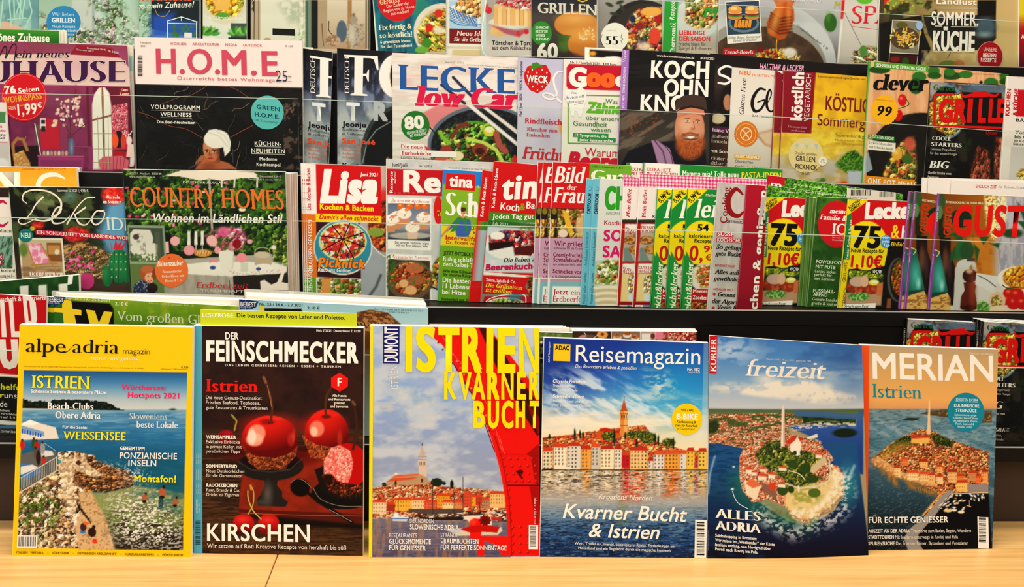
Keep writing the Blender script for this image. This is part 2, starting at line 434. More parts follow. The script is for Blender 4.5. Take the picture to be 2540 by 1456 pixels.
    def VR(s,x0,y0,x1,y1,c,sl=None):
        a,b=s.p(x0,y0); w=(x1-x0)/s.sc;h=(y1-y0)/s.sc; sl=s.sl if sl is None else sl
        X=np.array([a,a+w,a+w+s.vl*h,a+s.vl*h]); Y=np.array([b,b+w*sl,b+h+w*sl,b+h]); s.add(X,Y,np.array([(2,1,0),(3,2,0)]),c); return s
    def VP(s,pts,c):
        q=np.array([s.p(*k) for k in pts]); t=np.array(tessellate_polygon([[Vector((a,b,0)) for a,b in q]]),int).reshape(-1,3)
        A,B,D=q[t[:,0]],q[t[:,1]],q[t[:,2]]; f=(B[:,0]-A[:,0])*(D[:,1]-A[:,1])-(B[:,1]-A[:,1])*(D[:,0]-A[:,0])>0; t[f]=t[f][:,::-1]
        s.add(q[:,0],q[:,1],t,c); return s
    def VL(s,pts,wd,c):
        """ribbon; wd number or list of widths"""
        q=[np.array(s.p(*k)) for k in pts]
        # catmull-rom
        out=[];ws=[]; wl=wd if isinstance(wd,(list,tuple)) else [wd]*len(q)
        for i in range(len(q)-1):
            p0=q[max(0,i-1)];p1=q[i];p2=q[i+1];p3=q[min(len(q)-1,i+2)]
            n=max(2,min(10,int(np.hypot(*(p2-p1))/3)+1)) if len(q)>2 else 1
            for j in range(n):
                t=j/n; out.append(.5*((2*p1)+(-p0+p2)*t+(2*p0-5*p1+4*p2-p3)*t*t+(-p0+3*p1-3*p2+p3)*t**3)); ws.append(wl[i]*(1-t)+wl[i+1]*t)
        out.append(q[-1]);ws.append(wl[-1]); out=np.array(out); ws=np.array(ws)/s.sc/2
        d=np.gradient(out,axis=0); d/=np.maximum(1e-6,np.hypot(d[:,0],d[:,1]))[:,None]; nn=np.stack([-d[:,1],d[:,0]],1)
        A=out+nn*ws[:,None];B=out-nn*ws[:,None]; X=np.concatenate([A[:,0],B[:,0]]);Y=np.concatenate([A[:,1],B[:,1]]);n=len(out)
        Tt=np.array([t for i in range(n-1) for t in ((i,n+i,i+1),(i+1,n+i,n+i+1))]); s.add(X,Y,Tt,c); return s
    def bar(s,x0,y0,x1,y1,vert=False,bg='f4efe6',fg='1a1512',seed=1):
        if bg: s.VR(x0,y0,x1,y1,bg)
        s.hold=True; r=random.Random(seed); w=x1-x0;h=y1-y0; L=h if vert else w; t=L*.06
        while t<L*.93:
            b=r.choice((1,1,2,3))*L/95
            if vert: s.VR(x0+w*.12,y0+t,x1-w*.22,y0+t+b,fg)
            else: s.VR(x0+t,y0+h*.08,x0+t+b,y1-h*.15,fg)
            t+=b+r.choice((1,1,2,3))*L/95
        s.hold=False; s.k+=1; return s
    def build(s):
        name,label,cat,group,spine,fore,parent=s.meta
        org=s.org
        if parent is None:
            root=thing(name,label,cat,tuple(org),group)
        else: root=parent; org=np.array(root.location)
        W=s.W+(s.bendoff(s.W) if s.bend else 0)
        nu,nv=s.nu,s.nv; i=np.arange(nu*nv).reshape(nv,nu)
        a,b,c,d=i[1:,:-1].ravel(),i[1:,1:].ravel(),i[:-1,1:].ravel(),i[:-1,:-1].ravel()
        quads=np.stack([a,b,c,d],1)
        VV=[W+s.nm*.0002];CC=[s.C];TT=[];n=len(W)
        for w_,t,c_ in s.vec: VV.append(w_);CC.append(c_);TT.append(t+n);n+=len(w_)
        V=np.concatenate(VV)-org; Cc=np.clip(np.concatenate(CC),0,1); g_=Cc@np.array([.3,.59,.11]); Cc=np.clip(g_[:,None]+(Cc-g_[:,None])*1.1,0,1); Cc=Cc*.72+Cc*Cc*(3-2*Cc)*.28; Cc=Cc*(.84+.16*Cc); Tt=np.concatenate(TT) if TT else np.zeros((0,3),int)
        if len(Tt):      # face the reader
            A,B,D=V[Tt[:,0]],V[Tt[:,1]],V[Tt[:,2]]; f=(np.cross(B-A,D-A)@s.nm)<0; Tt[f]=Tt[f][:,::-1]
        me=bpy.data.meshes.new('cover')
        me.vertices.add(len(V)); me.vertices.foreach_set('co',V.astype(np.float32).ravel())
        li=np.concatenate([quads.ravel(),Tt.ravel()]).astype(np.int32); me.loops.add(len(li)); me.loops.foreach_set('vertex_index',li)
        nq=len(quads);nt=len(Tt); me.polygons.add(nq+nt)
        me.polygons.foreach_set('loop_start',np.concatenate([np.arange(nq)*4,nq*4+np.arange(nt)*3]).astype(np.int32))
        at_=me.color_attributes.new('Col','FLOAT_COLOR','POINT')
        rgba=np.ones((len(V),4),np.float32); rgba[:,:3]=np.where(Cc<=.04045,Cc/12.92,((Cc+.055)/1.055)**2.4)*KA
        at_.data.foreach_set('color',rgba.ravel()); me.update(calc_edges=True); me.materials.append(MPRINT)
        o=bpy.data.objects.new('cover' if parent is None else 'insert_card',me); COL.objects.link(o); o.parent=root
        P=s.P-org; k=-s.nm; k=np.array([k[0],k[1],0.])/(k[0]**2+k[1]**2)      # cut square, so the foot lies flat
        ins=(P[1]-P[0])/np.linalg.norm(P[1]-P[0])*.0006
        if s.bend:
            W4=s.W.reshape(nv,nu,3); top=W4[0,::max(1,nu//10)]; bot=W4[-1,::max(1,nu//10)]
            top=top+s.bendoff(top)-org; bot=bot+s.bendoff(bot)-org; m=len(top)
            Vb=[*top,*bot,*(top+k*s.th),*(bot+k*s.th)]; Fb=[]
            for j in range(m-1):
                Fb+=[(m+j,m+j+1,j+1,j),(2*m+j,2*m+j+1,3*m+j+1,3*m+j),(j,j+1,2*m+j+1,2*m+j),(m+j+1,m+j,3*m+j,3*m+j+1)]
            Fb+=[(0,2*m,3*m,m),(m-1,2*m-1,4*m-1,3*m-1)]
            pg=mesh_obj('page_block',Vb,Fb,fore or MPAPER,root)
        else:
            pg=boxq('page_block',[P[3],P[2],P[1],P[0]],k,s.th,fore or MPAPER,root)
        if spine:
            dx=(P[1]-P[0])/np.linalg.norm(P[1]-P[0])*.0007
            boxq('spine',[P[3]-dx,P[3]-dx*.02,P[0]-dx*.02,P[0]-dx],k,s.th+.0005,mcol(spine),root)
        return root
# ------------------------------------------------------------------ rack, counter, wall
def ledge(px,py,y): return float(at(np.array([px]),np.array([py]),y)[0][2])
YR={'D':.125,'C':.215,'B':.325,'A':.435}
ZR={'D':ledge(2500,1094,.12),'C':ledge(1600,772,.18),'B':ledge(1300,452,.29),'A':ledge(1300,152,.40)}
LEAN={'D':.10,'C':.11,'B':.10,'A':.10}
for k in 'ABCD': ROWS[k]=(YR[k],ZR[k],LEAN[k])
XL=-.95; XRR=1.02
MLIP=mat('grey_metal_lip',f_flat('9a938a',.3,.6,.1,50))
def structure():
    wl=bxm('wall_back',-1.6,1.7,.62,.68,-.75,1.6,mat('wall_paint',f_flat('b9ad9a',.8,.2,.05,6))); wl['kind']='structure'
    fl=bxm('floor',-1.6,1.7,-1.9,.68,-.79,-.75,mat('floor_tiles',f_flat('6e6257',.5,.4,.15,8))); fl['kind']='structure'
    c=thing('counter','pale wood laminate counter running along the foot of the rack','counter',(0,0,-.75))
    # joint between two worktop boards
    s0=atz(687,1380); s1=atz(640,1456); sx=float(s0[0]); 
    for a,b in ((XL,sx-.0006),(sx+.0006,XRR)):
        bxm('worktop_board',a,b,-.34,.112,-.03+.75,.75,MWOOD,c,.0012)
    bxm('base_cabinet',XL+.01,XRR-.01,-.32,.11,0.0,.719,MBROWN,c)
    r=thing('magazine_rack','dark stepped magazine rack with clear acrylic pocket fronts on four tiers','rack',(0,.3,-.75))
    def rb(n,x0,x1,y0,y1,z0,z1,m,bev=.001): return bxm(n,x0,x1,y0-.3,y1-.3,z0+.75,z1+.75,m,r,bev)
    rb('plinth_panel',XL,XRR,.114,.125,-.02,ZR['D']-.012,MBROWN)
    for x in (XL,XRR-.02): rb('side_panel',x,x+.018,.126,.60,-.75,1.35,MBLACK)
    rb('back_panel',XL+.02,XRR-.025,.585,.60,-.75,1.35,MBLACK)
    order=['D','C','B','A']
    for i,k in enumerate(order):
        y=YR[k]; z=ZR[k]
        yf=y-.05 if k!='D' else .078
        nxt=YR[order[i+1]]-.05 if i<3 else .5
        rb('shelf_board',XL+.02,XRR-.025,yf,nxt+.012,z-.012,z,MBLACK)
        if i<3: rb('tier_panel',XL+.02,XRR-.025,nxt,nxt+.010,z+.001,ZR[order[i+1]]-.0135,MBLACK)
        # thin bright shelf lip in front
        rb('shelf_lip',XL+.02,XRR-.025,yf-.003,yf-.0002,z-.014,z+.0055,MBLACK,.0003)
        rb('lip_trim',XL+.02,XRR-.025,yf-.0032,yf-.0001,z+.0056,z+.0068,MLIP,.0002)
    # acrylic pocket fronts: top edge through photo points, at the front of each tier
    def front(k,pts,label=None):
        y=YR[k]-.043; z=ZR[k]
        T=[at(a,b,y) for a,b in pts]; n=len(T); yy=y-.3
        def strip(name,lo,hi,y0,th,m):
            V=[(t[0],y0,l) for t,l in zip(T,lo)]+[(t[0],y0,h) for t,h in zip(T,hi)]+[(t[0],y0+th,l) for t,l in zip(T,lo)]+[(t[0],y0+th,h) for t,h in zip(T,hi)]
            F=[(0,n,3*n,2*n),(n-1,3*n-1,4*n-1,2*n-1)]
            for q in range(n-1): F+=[(q,q+1,n+q+1,n+q),(2*n+q+1,2*n+q,3*n+q,3*n+q+1),(n+q,n+q+1,3*n+q+1,3*n+q),(q+1,q,2*n+q,2*n+q+1)]
            mesh_obj(name,V,F,m,r)
        strip('pocket_front',[z+.7505]*n,[t[2]+.75 for t in T],yy,.003,MACR)
        strip('polished_edge',[t[2]+.7501 for t in T],[t[2]+.7508 for t in T],yy-.0001,.0032,MEDGE)
    front('D',[(-30,870),(900,880)]); front('D',[(905,882),(2600,915)])
    front('C',[(-40,540),(712,549)]); front('C',[(726,549),(1480,567),(2060,585),(2600,607)])
    front('B',[(-40,231),(739,246)]); front('B',[(751,247),(1530,272),(2060,297),(2600,334)])
    front('A',[(-60,-22),(740,-18)]); front('A',[(752,-18),(1560,-2),(2060,27),(2600,59)])
structure()
# ------------------------------------------------------------------ front row on the counter
F1=(0,780,4.282);F2=(0,1080,3.872);F3=(460,780,4.282);F4=(460,1080,3.872);F5=(900,780,4.282);F6=(900,1080,3.872)
G1=(1320,780,4.283);G2=(1320,1080,3.873);G3=(1720,780,4.283);G4=(1720,1080,3.873);G5=(2100,780,4.282);G6=(2100,1080,3.873)
FG='magazines standing in front on the counter'
LE=math.radians(8)
def mag_seaside():
    m=Mag([(50,805),(478,812),(473,1382),(32,1378)],'E',LE,'yellow-framed travel magazine with a rocky seaside beach, leftmost on the counter',group=FG,th=.009,spine='f2cf1c',g=2.0)
    m.fill('f8cc22').Z(*F2); A=m.mP([(228,-628),(1800,-605),(1756,1103),(168,1080)],1.2)
    m.Z(*F1)
    m.G([(590,'2c5a85'),(700,'4f83ab'),(800,'82a7bf'),(900,'b5c3c8'),(1000,'cfd1cc'),(1020,'86a9bb'),(1150,'5d90b0'),(1300,'3a7a9f'),(1456,'246684'),(1700,'1d6272'),(2400,'3f7064')],A)
    w=A*np.clip((m.Y-m.p(0,1020)[1])/8,0,1)
    m.N('2f6d92',w,60,.55,.3,.5,sx=3,sy=.5,seed=3).N('9fc0cf',w*np.clip(1-(m.Y-1030)/90,0,1),40,.6,.2,.5,sx=4,sy=.4,seed=4)
    # island
    n=fbm(m.X/5,m.X*0,5,3)*5; px,py=m.p(0,0); top=np.interp((m.X-px)*m.sc,[230,250,300,360,420,480,520,560,800,900,1050,1180,1240,1320],[890,895,915,925,910,915,925,905,900,905,915,940,985,1015])/m.sc+py-n+3
    isl=A*(m.Y>top)*(m.Y<m.p(0,998)[1]+(m.X-60)*.018)*(m.X<m.p(1320,0)[0])
    m.pal('151b16',isl).N('33442a',isl,14,.6,.2,.8,seed=8); m.E(1835,1006,40,9,'2b3b45')
    # terrace umbrella
    m.Pg([(228,1160),(320,1120),(415,1152),(590,1200),(625,1320),(222,1335)],'eadfcf'); m.Pg([(228,1160),(320,1120),(415,1152),(360,1175),(235,1172)],'fff8ea')
    m.Pg([(230,1180),(470,1245),(470,1295),(228,1262)],'8ba6c4')
    for k in range(8): m.L([(240+k*28,1215+k*7),(238+k*28,1262+k*6)],11,'2f62b0')
    m.Z(*F2)
    # rocks / shore
    rock=m.mP([(180,520),(540,310),(560,160),(700,150),(900,190),(920,240),(1040,300),(1240,350),(1290,420),(1280,480),(1020,545),(880,540),(760,560),(900,900),(1090,1100),(160,1090)],2)*A
    m.F(rock,64,['e6cba6','f3dcbb','d8b48c','c49c74','dcb893','fbe6c6'],seed=11,shade=.9,edge=.35,sx=1.1); m.N('8a6245',rock,30,.6,.12,.75,seed=12,sx=1.4); m.N('fbe8cc',rock,18,.64,.1,.7,seed=14)
    m.N('5c7a2c',rock*m.mP([(180,560),(420,500),(600,640),(540,800),(460,1000),(390,1090),(370,900),(170,800)],30),50,.54,.12,.9,seed=5); m.N('2c4418',rock*m.mP([(180,560),(420,500),(600,640),(460,1000),(390,1090),(170,800)],30),20,.62,.1,.8,seed=35)
    m.N('3a2417',rock,22,.62,.1,.8,seed=9)
    m.Pg([(560,200),(840,215),(1000,420),(760,420),(700,560),(740,900),(600,560)],'f3dcb8',.55,8)
    pr=m.mP([(830,200),(910,190),(920,240),(1250,350),(1290,420),(1280,480),(1020,545),(820,540),(700,450),(720,330),(900,400),(1000,380),(840,280)],3)*A
    m.F(pr,26,['7c5738','a6784e','5a3b24','c09468','45301f'],seed=13,shade=.8,edge=.6,sx=1.8,sy=.7)
    m.Pg([(1000,540),(1280,470),(1270,500),(1010,556)],'120d0b')
    # beach strip and shallow water
    sh=m.mP([(760,545),(1010,550),(1300,480),(1780,560),(1760,1103),(1090,1103),(900,820),(780,640)],6)*A
    m.G([(545,'92976a'),(700,'8f9a63'),(850,'74804f'),(1000,'4c4a34'),(1100,'2d2420')],sh)
    m.Pg([(755,545),(880,545),(1020,800),(1110,1100),(760,1100),(720,900),(780,700)],'d9b68b',.95,6)
    m.N('8c6a49',m.mP([(755,545),(880,545),(1020,800),(1110,1100),(760,1100),(780,700)],4),16,.6,.1,.6,seed=31)
    gl=m.mP([(1250,500),(1500,560),(1740,720),(1770,1103),(1300,1103),(1100,1000),(1040,620)],60)*A
    m.N('2b1c1a',gl*np.clip((m.Y-1240)/60,0,1),42,.52,.15,.8,seed=41,sx=1.5)
    m.N('f6efe6',gl,12,.58,.08,.95,seed=23,sx=1.6,sy=.8,o=2).N('1f5d66',A*m.mP([(1300,560),(1790,480),(1780,760),(1500,640)],40),30,.5,.2,.6,seed=24,sx=2)
    m.N('f4f1ea',A*m.mP([(900,260),(1300,300),(1500,420),(1300,480),(1100,330)],30),12,.62,.06,.8,seed=25,o=2)
    # terrace
    m.Pg([(200,180),(380,140),(540,150),(545,330),(205,540)],'6d6c68'); m.Pg([(200,265),(330,290),(400,350),(230,440),(195,360)],'4f83b4'); m.Pg([(200,300),(310,280),(370,310),(200,380)],'e8e4dc')
    m.Pg([(390,140),(500,150),(520,190),(400,210)],'e3ddd2')
    for x,y,c,h in((215,90,'c92b23',50),(325,80,'355c34',55),(352,90,'b12f2c',45),(345,170,'6b5550',55),(410,120,'9c9a94',60),(370,215,'332423',70),(420,240,'b8402f',40)):
        m.E(x,y,22,h,c); m.E(x,y-h*.9,11,13,'4a2d22')
    m.L([(200,410),(550,205)],9,'c9c6bd'); m.L([(205,540),(552,335)],12,'d8c9ad'); m.L([(430,75),(540,150)],6,'aab4b8')
    for k in range(22): m.L([(205+k*16,410-k*9),(208+k*16,520-k*9)],4,'b6b3aa')
    m.L([(548,200),(542,340)],7,'c9c6bd')
    for x,y,s_ in((1560,550,1.3),(1390,600,1),(1685,640,1)):
        m.E(x,y,26*s_,36*s_,'b06a48'); m.E(x+12,y-42*s_,11*s_,13*s_,'2c1a14'); m.E(x-5,y+34*s_,20*s_,14*s_,'1b1717')
    m.E(1545,650,24,60,'2c4c58',.8); m.E(885,930,40,44,'3a1d17'); m.E(900,880,16,20,'2a1712'); m.E(910,1015,24,24,'e04527'); m.E(795,925,26,20,'3f86b8'); m.E(800,880,30,40,'45303c'); m.E(830,845,26,16,'e2742c'); m.E(755,262,26,22,'5a2c2c'); m.E(572,252,18,16,'3f9c9a')
    for i in range(6): m.L([(740+i*22,640+i*32),(760+i*22,700+i*28)],14,'2b2322')
    # lettering
    m.Z(*F1)
    m.T('alpe',275,400,425,150,'221a10','s'); m.T('adria',770,410,492,150,'221a10','s'); m.VL([(640,398),(690,402),(735,380),(765,345)],[12,9,6,3],'221a10')
    m.T('magazin',1308,418,285,62,'3a2c14','l'); m.T('reisen  mit genuss',965,480,505,42,'fff6d8','si')
    m.T('Österreichische Post AG, PZ 18Z041528 P, Kärntner Monat Zeitungs-GmbH, Eiskellerstraße 3/3, 9020 Klagenfurt am Wörthersee, Nr. 45 Mai 2021',252,556,1280,13,'a07c1a','r'); m.T('€ 7,30',1925,570,75,18,'3a2c14','b'); m.T('Sabit/Slowenien € 7,38 Kroatien 55 Kuna',1710,582,285,11,'7c5f14','r')
    m.T('ISTRIEN',338,778,620,132,'f6e93c','S',out=('3a5a6a',2)); m.T('Schönste Strände & besondere Plätze',330,830,805,34,'f2eee6','k')
    m.T('Wörthersee:',1292,798,475,58,'e6366f','b'); m.T('Hotspots 2021',1360,883,545,58,'e6366f','b')
    m.T('Beach-Clubs',510,1003,485,72,'f7f3ea','S'); m.T('Obere Adria',590,1100,480,74,'f1efe8','S')
    m.T('Sloweniens',1378,1110,400,66,'d3dde0','s'); m.T('beste Lokale',1450,1200,440,70,'dfe3e2','S')
    m.T('Für die Seele:',668,1210,260,32,'f2eee6','b'); m.T('WEISSENSEE',672,1325,665,86,'f6e93c','S',out=('3a5a6a',2))
    m.Z(*F2)
    m.T('GEHEIMTIPP!',1155,135,238,30,'f2eee6','k'); m.T('PONZIANISCHE',1152,218,550,58,'f2eee6','b'); m.T('INSELN',1235,290,268,58,'f2eee6','b'); m.T('Montafon!',1292,442,400,64,'f2ea38','b',out=('4a4a22',1.5))
    m.bar(170,957,365,1080,fg='4a443c')
    m.T('ITALIEN   VIRTUELL    –    SÖLKTÄLER    –    ÖSTERREICH-KREUZFAHRT    –    KURZURLAUBSTIPPS    –    PÖRTSCHACH',162,1130,1595,20,'6b4f12','b')
    return m.build()
def mag_cherries():
    m=Mag([(481,808),(902,814),(900,1379),(482,1372)],'E',LE,'dark brown food magazine with glazed cherry tarts, second from left on the counter',group=FG,th=.012,spine='5fa9b8',g=2.0)
    m.Z(*F3); m.fill('3a2420'); m.G([(100,'36211d'),(600,'43281f'),(1200,'3a231d'),(1240,'4a3324'),(1456,'46301f'),(2600,'5a3d24'),(2700,'2c1b10')])
    m.N('241412',None,220,.5,.4,.5,seed=2)
    m.Z(*F4)
    tb=np.clip((m.Y-1070)/6,0,1); m.N('6b4a2c',tb,26,.55,.2,.6,sx=8,sy=.7,seed=4).N('24150c',tb,14,.6,.15,.6,sx=10,sy=.6,seed=6)
    m.Pg([(545,360),(700,250),(1080,150),(1740,200),(1740,760),(510,740)],'7e2b17',1,3); m.N('a03a1f',m.mP([(545,360),(700,250),(1080,150),(1740,200),(1740,740),(510,720)]),120,.5,.3,.5,seed=9); 
    m.Pg([(508,705),(1740,760),(1740,862),(700,840),(512,750)],'5a1d10'); m.L([(508,742),(1000,758),(1740,768)],7,'b0502f')
    m.Pg([(510,750),(1740,860),(1740,900),(900,860)],'120a07',.9,8)
    # cherry + stand
    def ch(cx,cy,rx,ry,dark='8a0f0c'):
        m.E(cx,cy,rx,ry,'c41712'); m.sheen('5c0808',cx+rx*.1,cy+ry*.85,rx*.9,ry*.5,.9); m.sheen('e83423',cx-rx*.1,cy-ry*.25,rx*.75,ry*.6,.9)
    m.Z(*F3)
    m.E(430,1300,85,75,'8c1220'); m.E(440,1260,40,20,'b02a30',.7,8)
    m.L([(490,1065),(545,1130),(520,1230)],16,'a3a648')
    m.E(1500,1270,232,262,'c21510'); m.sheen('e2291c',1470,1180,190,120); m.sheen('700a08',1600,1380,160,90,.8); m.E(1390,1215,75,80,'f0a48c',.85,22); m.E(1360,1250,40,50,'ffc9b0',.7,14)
    m.Z(*F4)
    m.Pg([(1120,0),(1400,50),(1460,130),(1330,235),(1200,210)],'8a4526'); m.F(m.mP([(1120,0),(1400,60),(1440,130),(1330,235),(1200,210)]),22,['9c5230','6b3018','b0643c'],seed=3)
    m.Z(*F3)
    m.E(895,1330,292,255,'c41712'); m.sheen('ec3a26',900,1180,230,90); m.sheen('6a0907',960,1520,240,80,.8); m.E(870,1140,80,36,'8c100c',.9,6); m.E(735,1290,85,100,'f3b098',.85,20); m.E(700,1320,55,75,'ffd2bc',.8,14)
    m.L([(1080,1200),(1160,1300),(1150,1400)],18,'7a0d0b',.7,5)
    m.L([(830,665),(860,730),(900,850),(925,1000),(905,1150)],24,'5c3524'); m.L([(830,665),(856,725)],26,'8f6040'); m.L([(870,750),(915,980)],8,'9a6a4a')
    m.L([(1560,760),(1500,860),(1485,980),(1495,1100)],24,'5c3524'); m.L([(1785,930),(1810,1060),(1820,1200),(1775,1430)],24,'4c2a1e'); m.L([(1775,925),(1800,960)],26,'7c553c')
    m.Z(*F4)
    cr=m.mP([(555,100),(1075,130),(1010,330),(700,330),(600,260)],2); m.F(cr,28,['8f4c2a','6d3519','b06a40','4e2411'],seed=5); m.E(815,110,262,100,'b3140f'); m.sheen('5c0806',820,175,230,50,.9)
    m.E(640,20,60,60,'f3b098',.8,18)
    m.E(815,290,320,145,'27211d'); m.E(815,250,280,92,'0f0b09',.9); m.F(m.mP([(570,180),(1030,200),(960,320),(700,320)],2),26,['9c5230','7a3f20','b87044','54280f'],seed=15); m.E(810,110,255,98,'b3140f',1); m.sheen('e02c1c',760,60,180,80,.8); m.sheen('4c0605',830,190,230,40,.9)
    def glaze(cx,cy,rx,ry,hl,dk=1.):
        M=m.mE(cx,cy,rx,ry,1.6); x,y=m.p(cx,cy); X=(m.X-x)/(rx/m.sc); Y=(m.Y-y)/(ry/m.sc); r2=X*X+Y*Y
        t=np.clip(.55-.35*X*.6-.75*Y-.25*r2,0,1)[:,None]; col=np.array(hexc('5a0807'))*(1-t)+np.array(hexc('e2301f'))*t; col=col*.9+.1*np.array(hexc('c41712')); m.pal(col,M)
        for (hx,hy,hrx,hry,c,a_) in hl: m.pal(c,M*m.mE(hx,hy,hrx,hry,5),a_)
    m.Z(*F3)
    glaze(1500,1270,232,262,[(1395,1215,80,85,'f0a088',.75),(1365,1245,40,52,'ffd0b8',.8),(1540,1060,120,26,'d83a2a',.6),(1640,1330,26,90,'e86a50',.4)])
    m.E(1495,1085,46,20,'4c0806',.8,5); m.L([(1560,760),(1500,860),(1485,980),(1495,1095)],24,'5c3524')
    m.Z(*F4)
    m.F(m.mP([(1130,10),(1260,90),(1450,120),(1400,200),(1330,235),(1200,210)],2),20,['9c5230','6b3018','b0643c'],seed=3)
    glaze(815,50,266,160,[]); m.Z(*F3)
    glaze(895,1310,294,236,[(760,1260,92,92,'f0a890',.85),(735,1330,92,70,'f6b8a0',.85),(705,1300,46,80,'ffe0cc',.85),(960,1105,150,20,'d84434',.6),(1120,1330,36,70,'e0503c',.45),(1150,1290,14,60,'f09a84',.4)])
    m.E(870,1140,74,30,'8c100c',.85,5); m.E(905,1150,24,10,'2c0604'); m.L([(830,665),(860,730),(900,850),(925,1000),(905,1148)],24,'5c3524'); m.L([(832,668),(856,722)],26,'8f6040'); m.VL([(868,750),(906,880),(922,1000)],6,'9a6a4a')
    m.Z(*F4); m.F(m.mP([(560,110),(620,170),(700,200),(830,212),(960,190),(1040,150),(1075,110),(1060,200),(980,280),(960,330),(700,330),(610,260)],2),20,['8f4c2a','6d3519','b06a40','4e2411'],seed=5)
    m.L([(505,250),(640,330),(815,350),(1000,330),(1125,220)],10,'5b5048',.8,3)
    m.Pg([(755,430),(885,430),(880,480),(930,540),(930,590),(985,640),(960,685),(700,675),(680,620),(720,570),(740,520),(760,480)],'2a2522'); m.sheen('6f665e',790,560,40,90,.8); m.sheen('55504a',740,640,60,22,.8)
    m.E(1100,500,95,85,'100c0a',1,3,ang=.5); m.L([(1160,540),(1300,650),(1600,835)],30,'0e0a08'); m.L([(1380,710),(1600,830)],7,'8c827a'); m.L([(1010,460),(1060,420),(1130,430),(1210,500)],5,'8a8078')
    m.E(1520,560,310,150,'15100d'); m.L([(1225,500),(1300,610),(1480,675),(1700,680)],7,'7d746c')
    m.Pg([(1240,330),(1330,290),(1740,400),(1740,640),(1420,600),(1300,520)],'1f1511'); 
    for k in range(9): m.L([(1440+k*34,480+k*6),(1470+k*28,600)],6,'4a2c20')
    m.E(1560,290,200,215,'b3120e'); m.Pg([(1400,120),(1480,95),(1580,150),(1610,260),(1590,380),(1560,460),(1480,440),(1330,370),(1330,250)],'e87f74'); m.F(m.mP([(1400,120),(1480,95),(1580,150),(1610,260),(1590,380),(1560,460),(1480,440),(1330,370),(1330,250)],3),16,['f29a8d','e88073','f6b6a6','dd6b62'],seed=9,shade=.3)
    m.F(m.mP([(1310,380),(1400,370),(1480,450),(1700,480),(1700,560),(1500,590),(1380,540)],3),24,['6d2d16','3d170b','8e4526','1f0d08'],seed=29,shade=.9); m.E(1370,420,50,50,'2a1009',.9,6)
    m.L([(1650,0),(1610,130)],26,'4c2a1e')
    for cx,cy,rx,ry in((558,845,102,92),(800,850,102,100)): m.E(cx,cy,rx,ry,'b01b1c'); m.sheen('e0453c',cx-10,cy-40,60,30,.8); m.sheen('6a0c10',cx+10,cy+70,80,30,.8)
    m.L([(600,760),(650,660),(655,540),(625,480)],11,'b6a552'); m.L([(730,805),(650,720),(605,610),(600,530)],11,'c3b566'); m.L([(625,480),(635,520)],18,'c0a050')
    m.E(560,940,120,20,'1c0d08',.6,12)
    m.Z(*F4); m.R(-3000,-2000,-2999,-1999,'000000')
    X0=m.p(75,0)[0]; m.Z(*F3); m.VR(88,118,177,2600,'62a9ba')
    m.Z(*F4)
    for i,(y,t) in enumerate(((270,'FRISCH  FRISCH'),(425,'REISEN REISEN'),(560,'GENUSS + ESSEN'))): 
        for j in range(3): m.T(t,112+j*18,y,95,9,'c8dde0','r',rot=90)
    m.T('DER FEINSCHMECKER',118,745,135,14,'dff0f2','b',rot=90); m.T('Ausgabe 7/2021',136,745,95,10,'dff0f2','r',rot=90)
    m.bar(88,800,165,1060,True,bg=None,fg='16323a',seed=4)
    # lettering
    m.Z(*F3)
    m.T('DER',425,262,140,72,'fdf6e6','b'); m.T('FEINSCHMECKER',222,487,1615,205,'fdf6e6','k'); m.T('DAS LEBEN GENIESSEN: REISEN + ESSEN + TRINKEN',422,547,1228,22,'f3e6d2','b',tr=.12)
    m.T('Heft 7/2021  Deutschland € 11,90',1392,182,470,24,'efe2d2','b')
    m.T('Istrien',222,818,548,132,'e0261c','S')
    for i,(t,w) in enumerate((('Die neue Genuss-Destination:',595),('Frisches Seafood, Tophotels,',575),('gute Restaurants & Traumküsten',652))): m.T(t,220,897+i*53,w,36,'f5e9d8','r')
    m.VP([(1548,672),(1638,617),(1728,675),(1726,765),(1638,820),(1548,765)],'dd241c'); m.T('F',1617,758,45,82,'fff3e0','b')
    for i,(t,x,w) in enumerate((('Alle Hotels',1560,152),('und Restaurants',1520,232),('getestet',1577,118),('und bewertet',1540,190))): m.T(t,x,873+i*38,w,25,'f5e9d8','b')
    m.T('WEINSAMMLER',222,1315,316,34,'f8eddc','k')
    for i,(t,w) in enumerate((('Exklusive Einblicke',358),('in private Keller, mit',378),('persönlichen Tipps',360))): m.T(t,222,1367+i*49,w,34,'efe3d2','r')
    m.Z(*F4)
    m.T('SOMMERTREND',202,307,295,30,'f8eddc','k'); m.T('Neue Outdoorküchen',202,353,365,30,'efe3d2','r'); m.T('für die Gartensaison',202,397,345,30,'efe3d2','r')
    m.T('RAUCHZEICHEN',204,490,296,30,'f8eddc','k'); m.T('Rum, Brandy & Co:',204,535,320,30,'efe3d2','r'); m.T('Drinks zu Zigarren',204,580,312,30,'efe3d2','r')
    m.T('KIRSCHEN',210,1005,985,160,'fdf6e6','b'); m.T('Wir setzen auf Rot: Kreative Rezepte von herzhaft bis süß',210,1077,1335,42,'f5e9d8','r')
    r=m.build()
    c=Mag([(497,768),(885,777),(885,830),(498,820)],(m.P0-m.nm*.005,m.nm),0,'x',parent=r,g=4,th=.0012)
    c.fill('c9cf3a').Z(500,400,3.466); c.T('LESEPROBE:',8,1338,275,34,'f6f3d0','b'); c.T('Die besten Rezepte von Lafer und Poletto.',303,1341,930,36,'2c2a14','b')
    c.build()
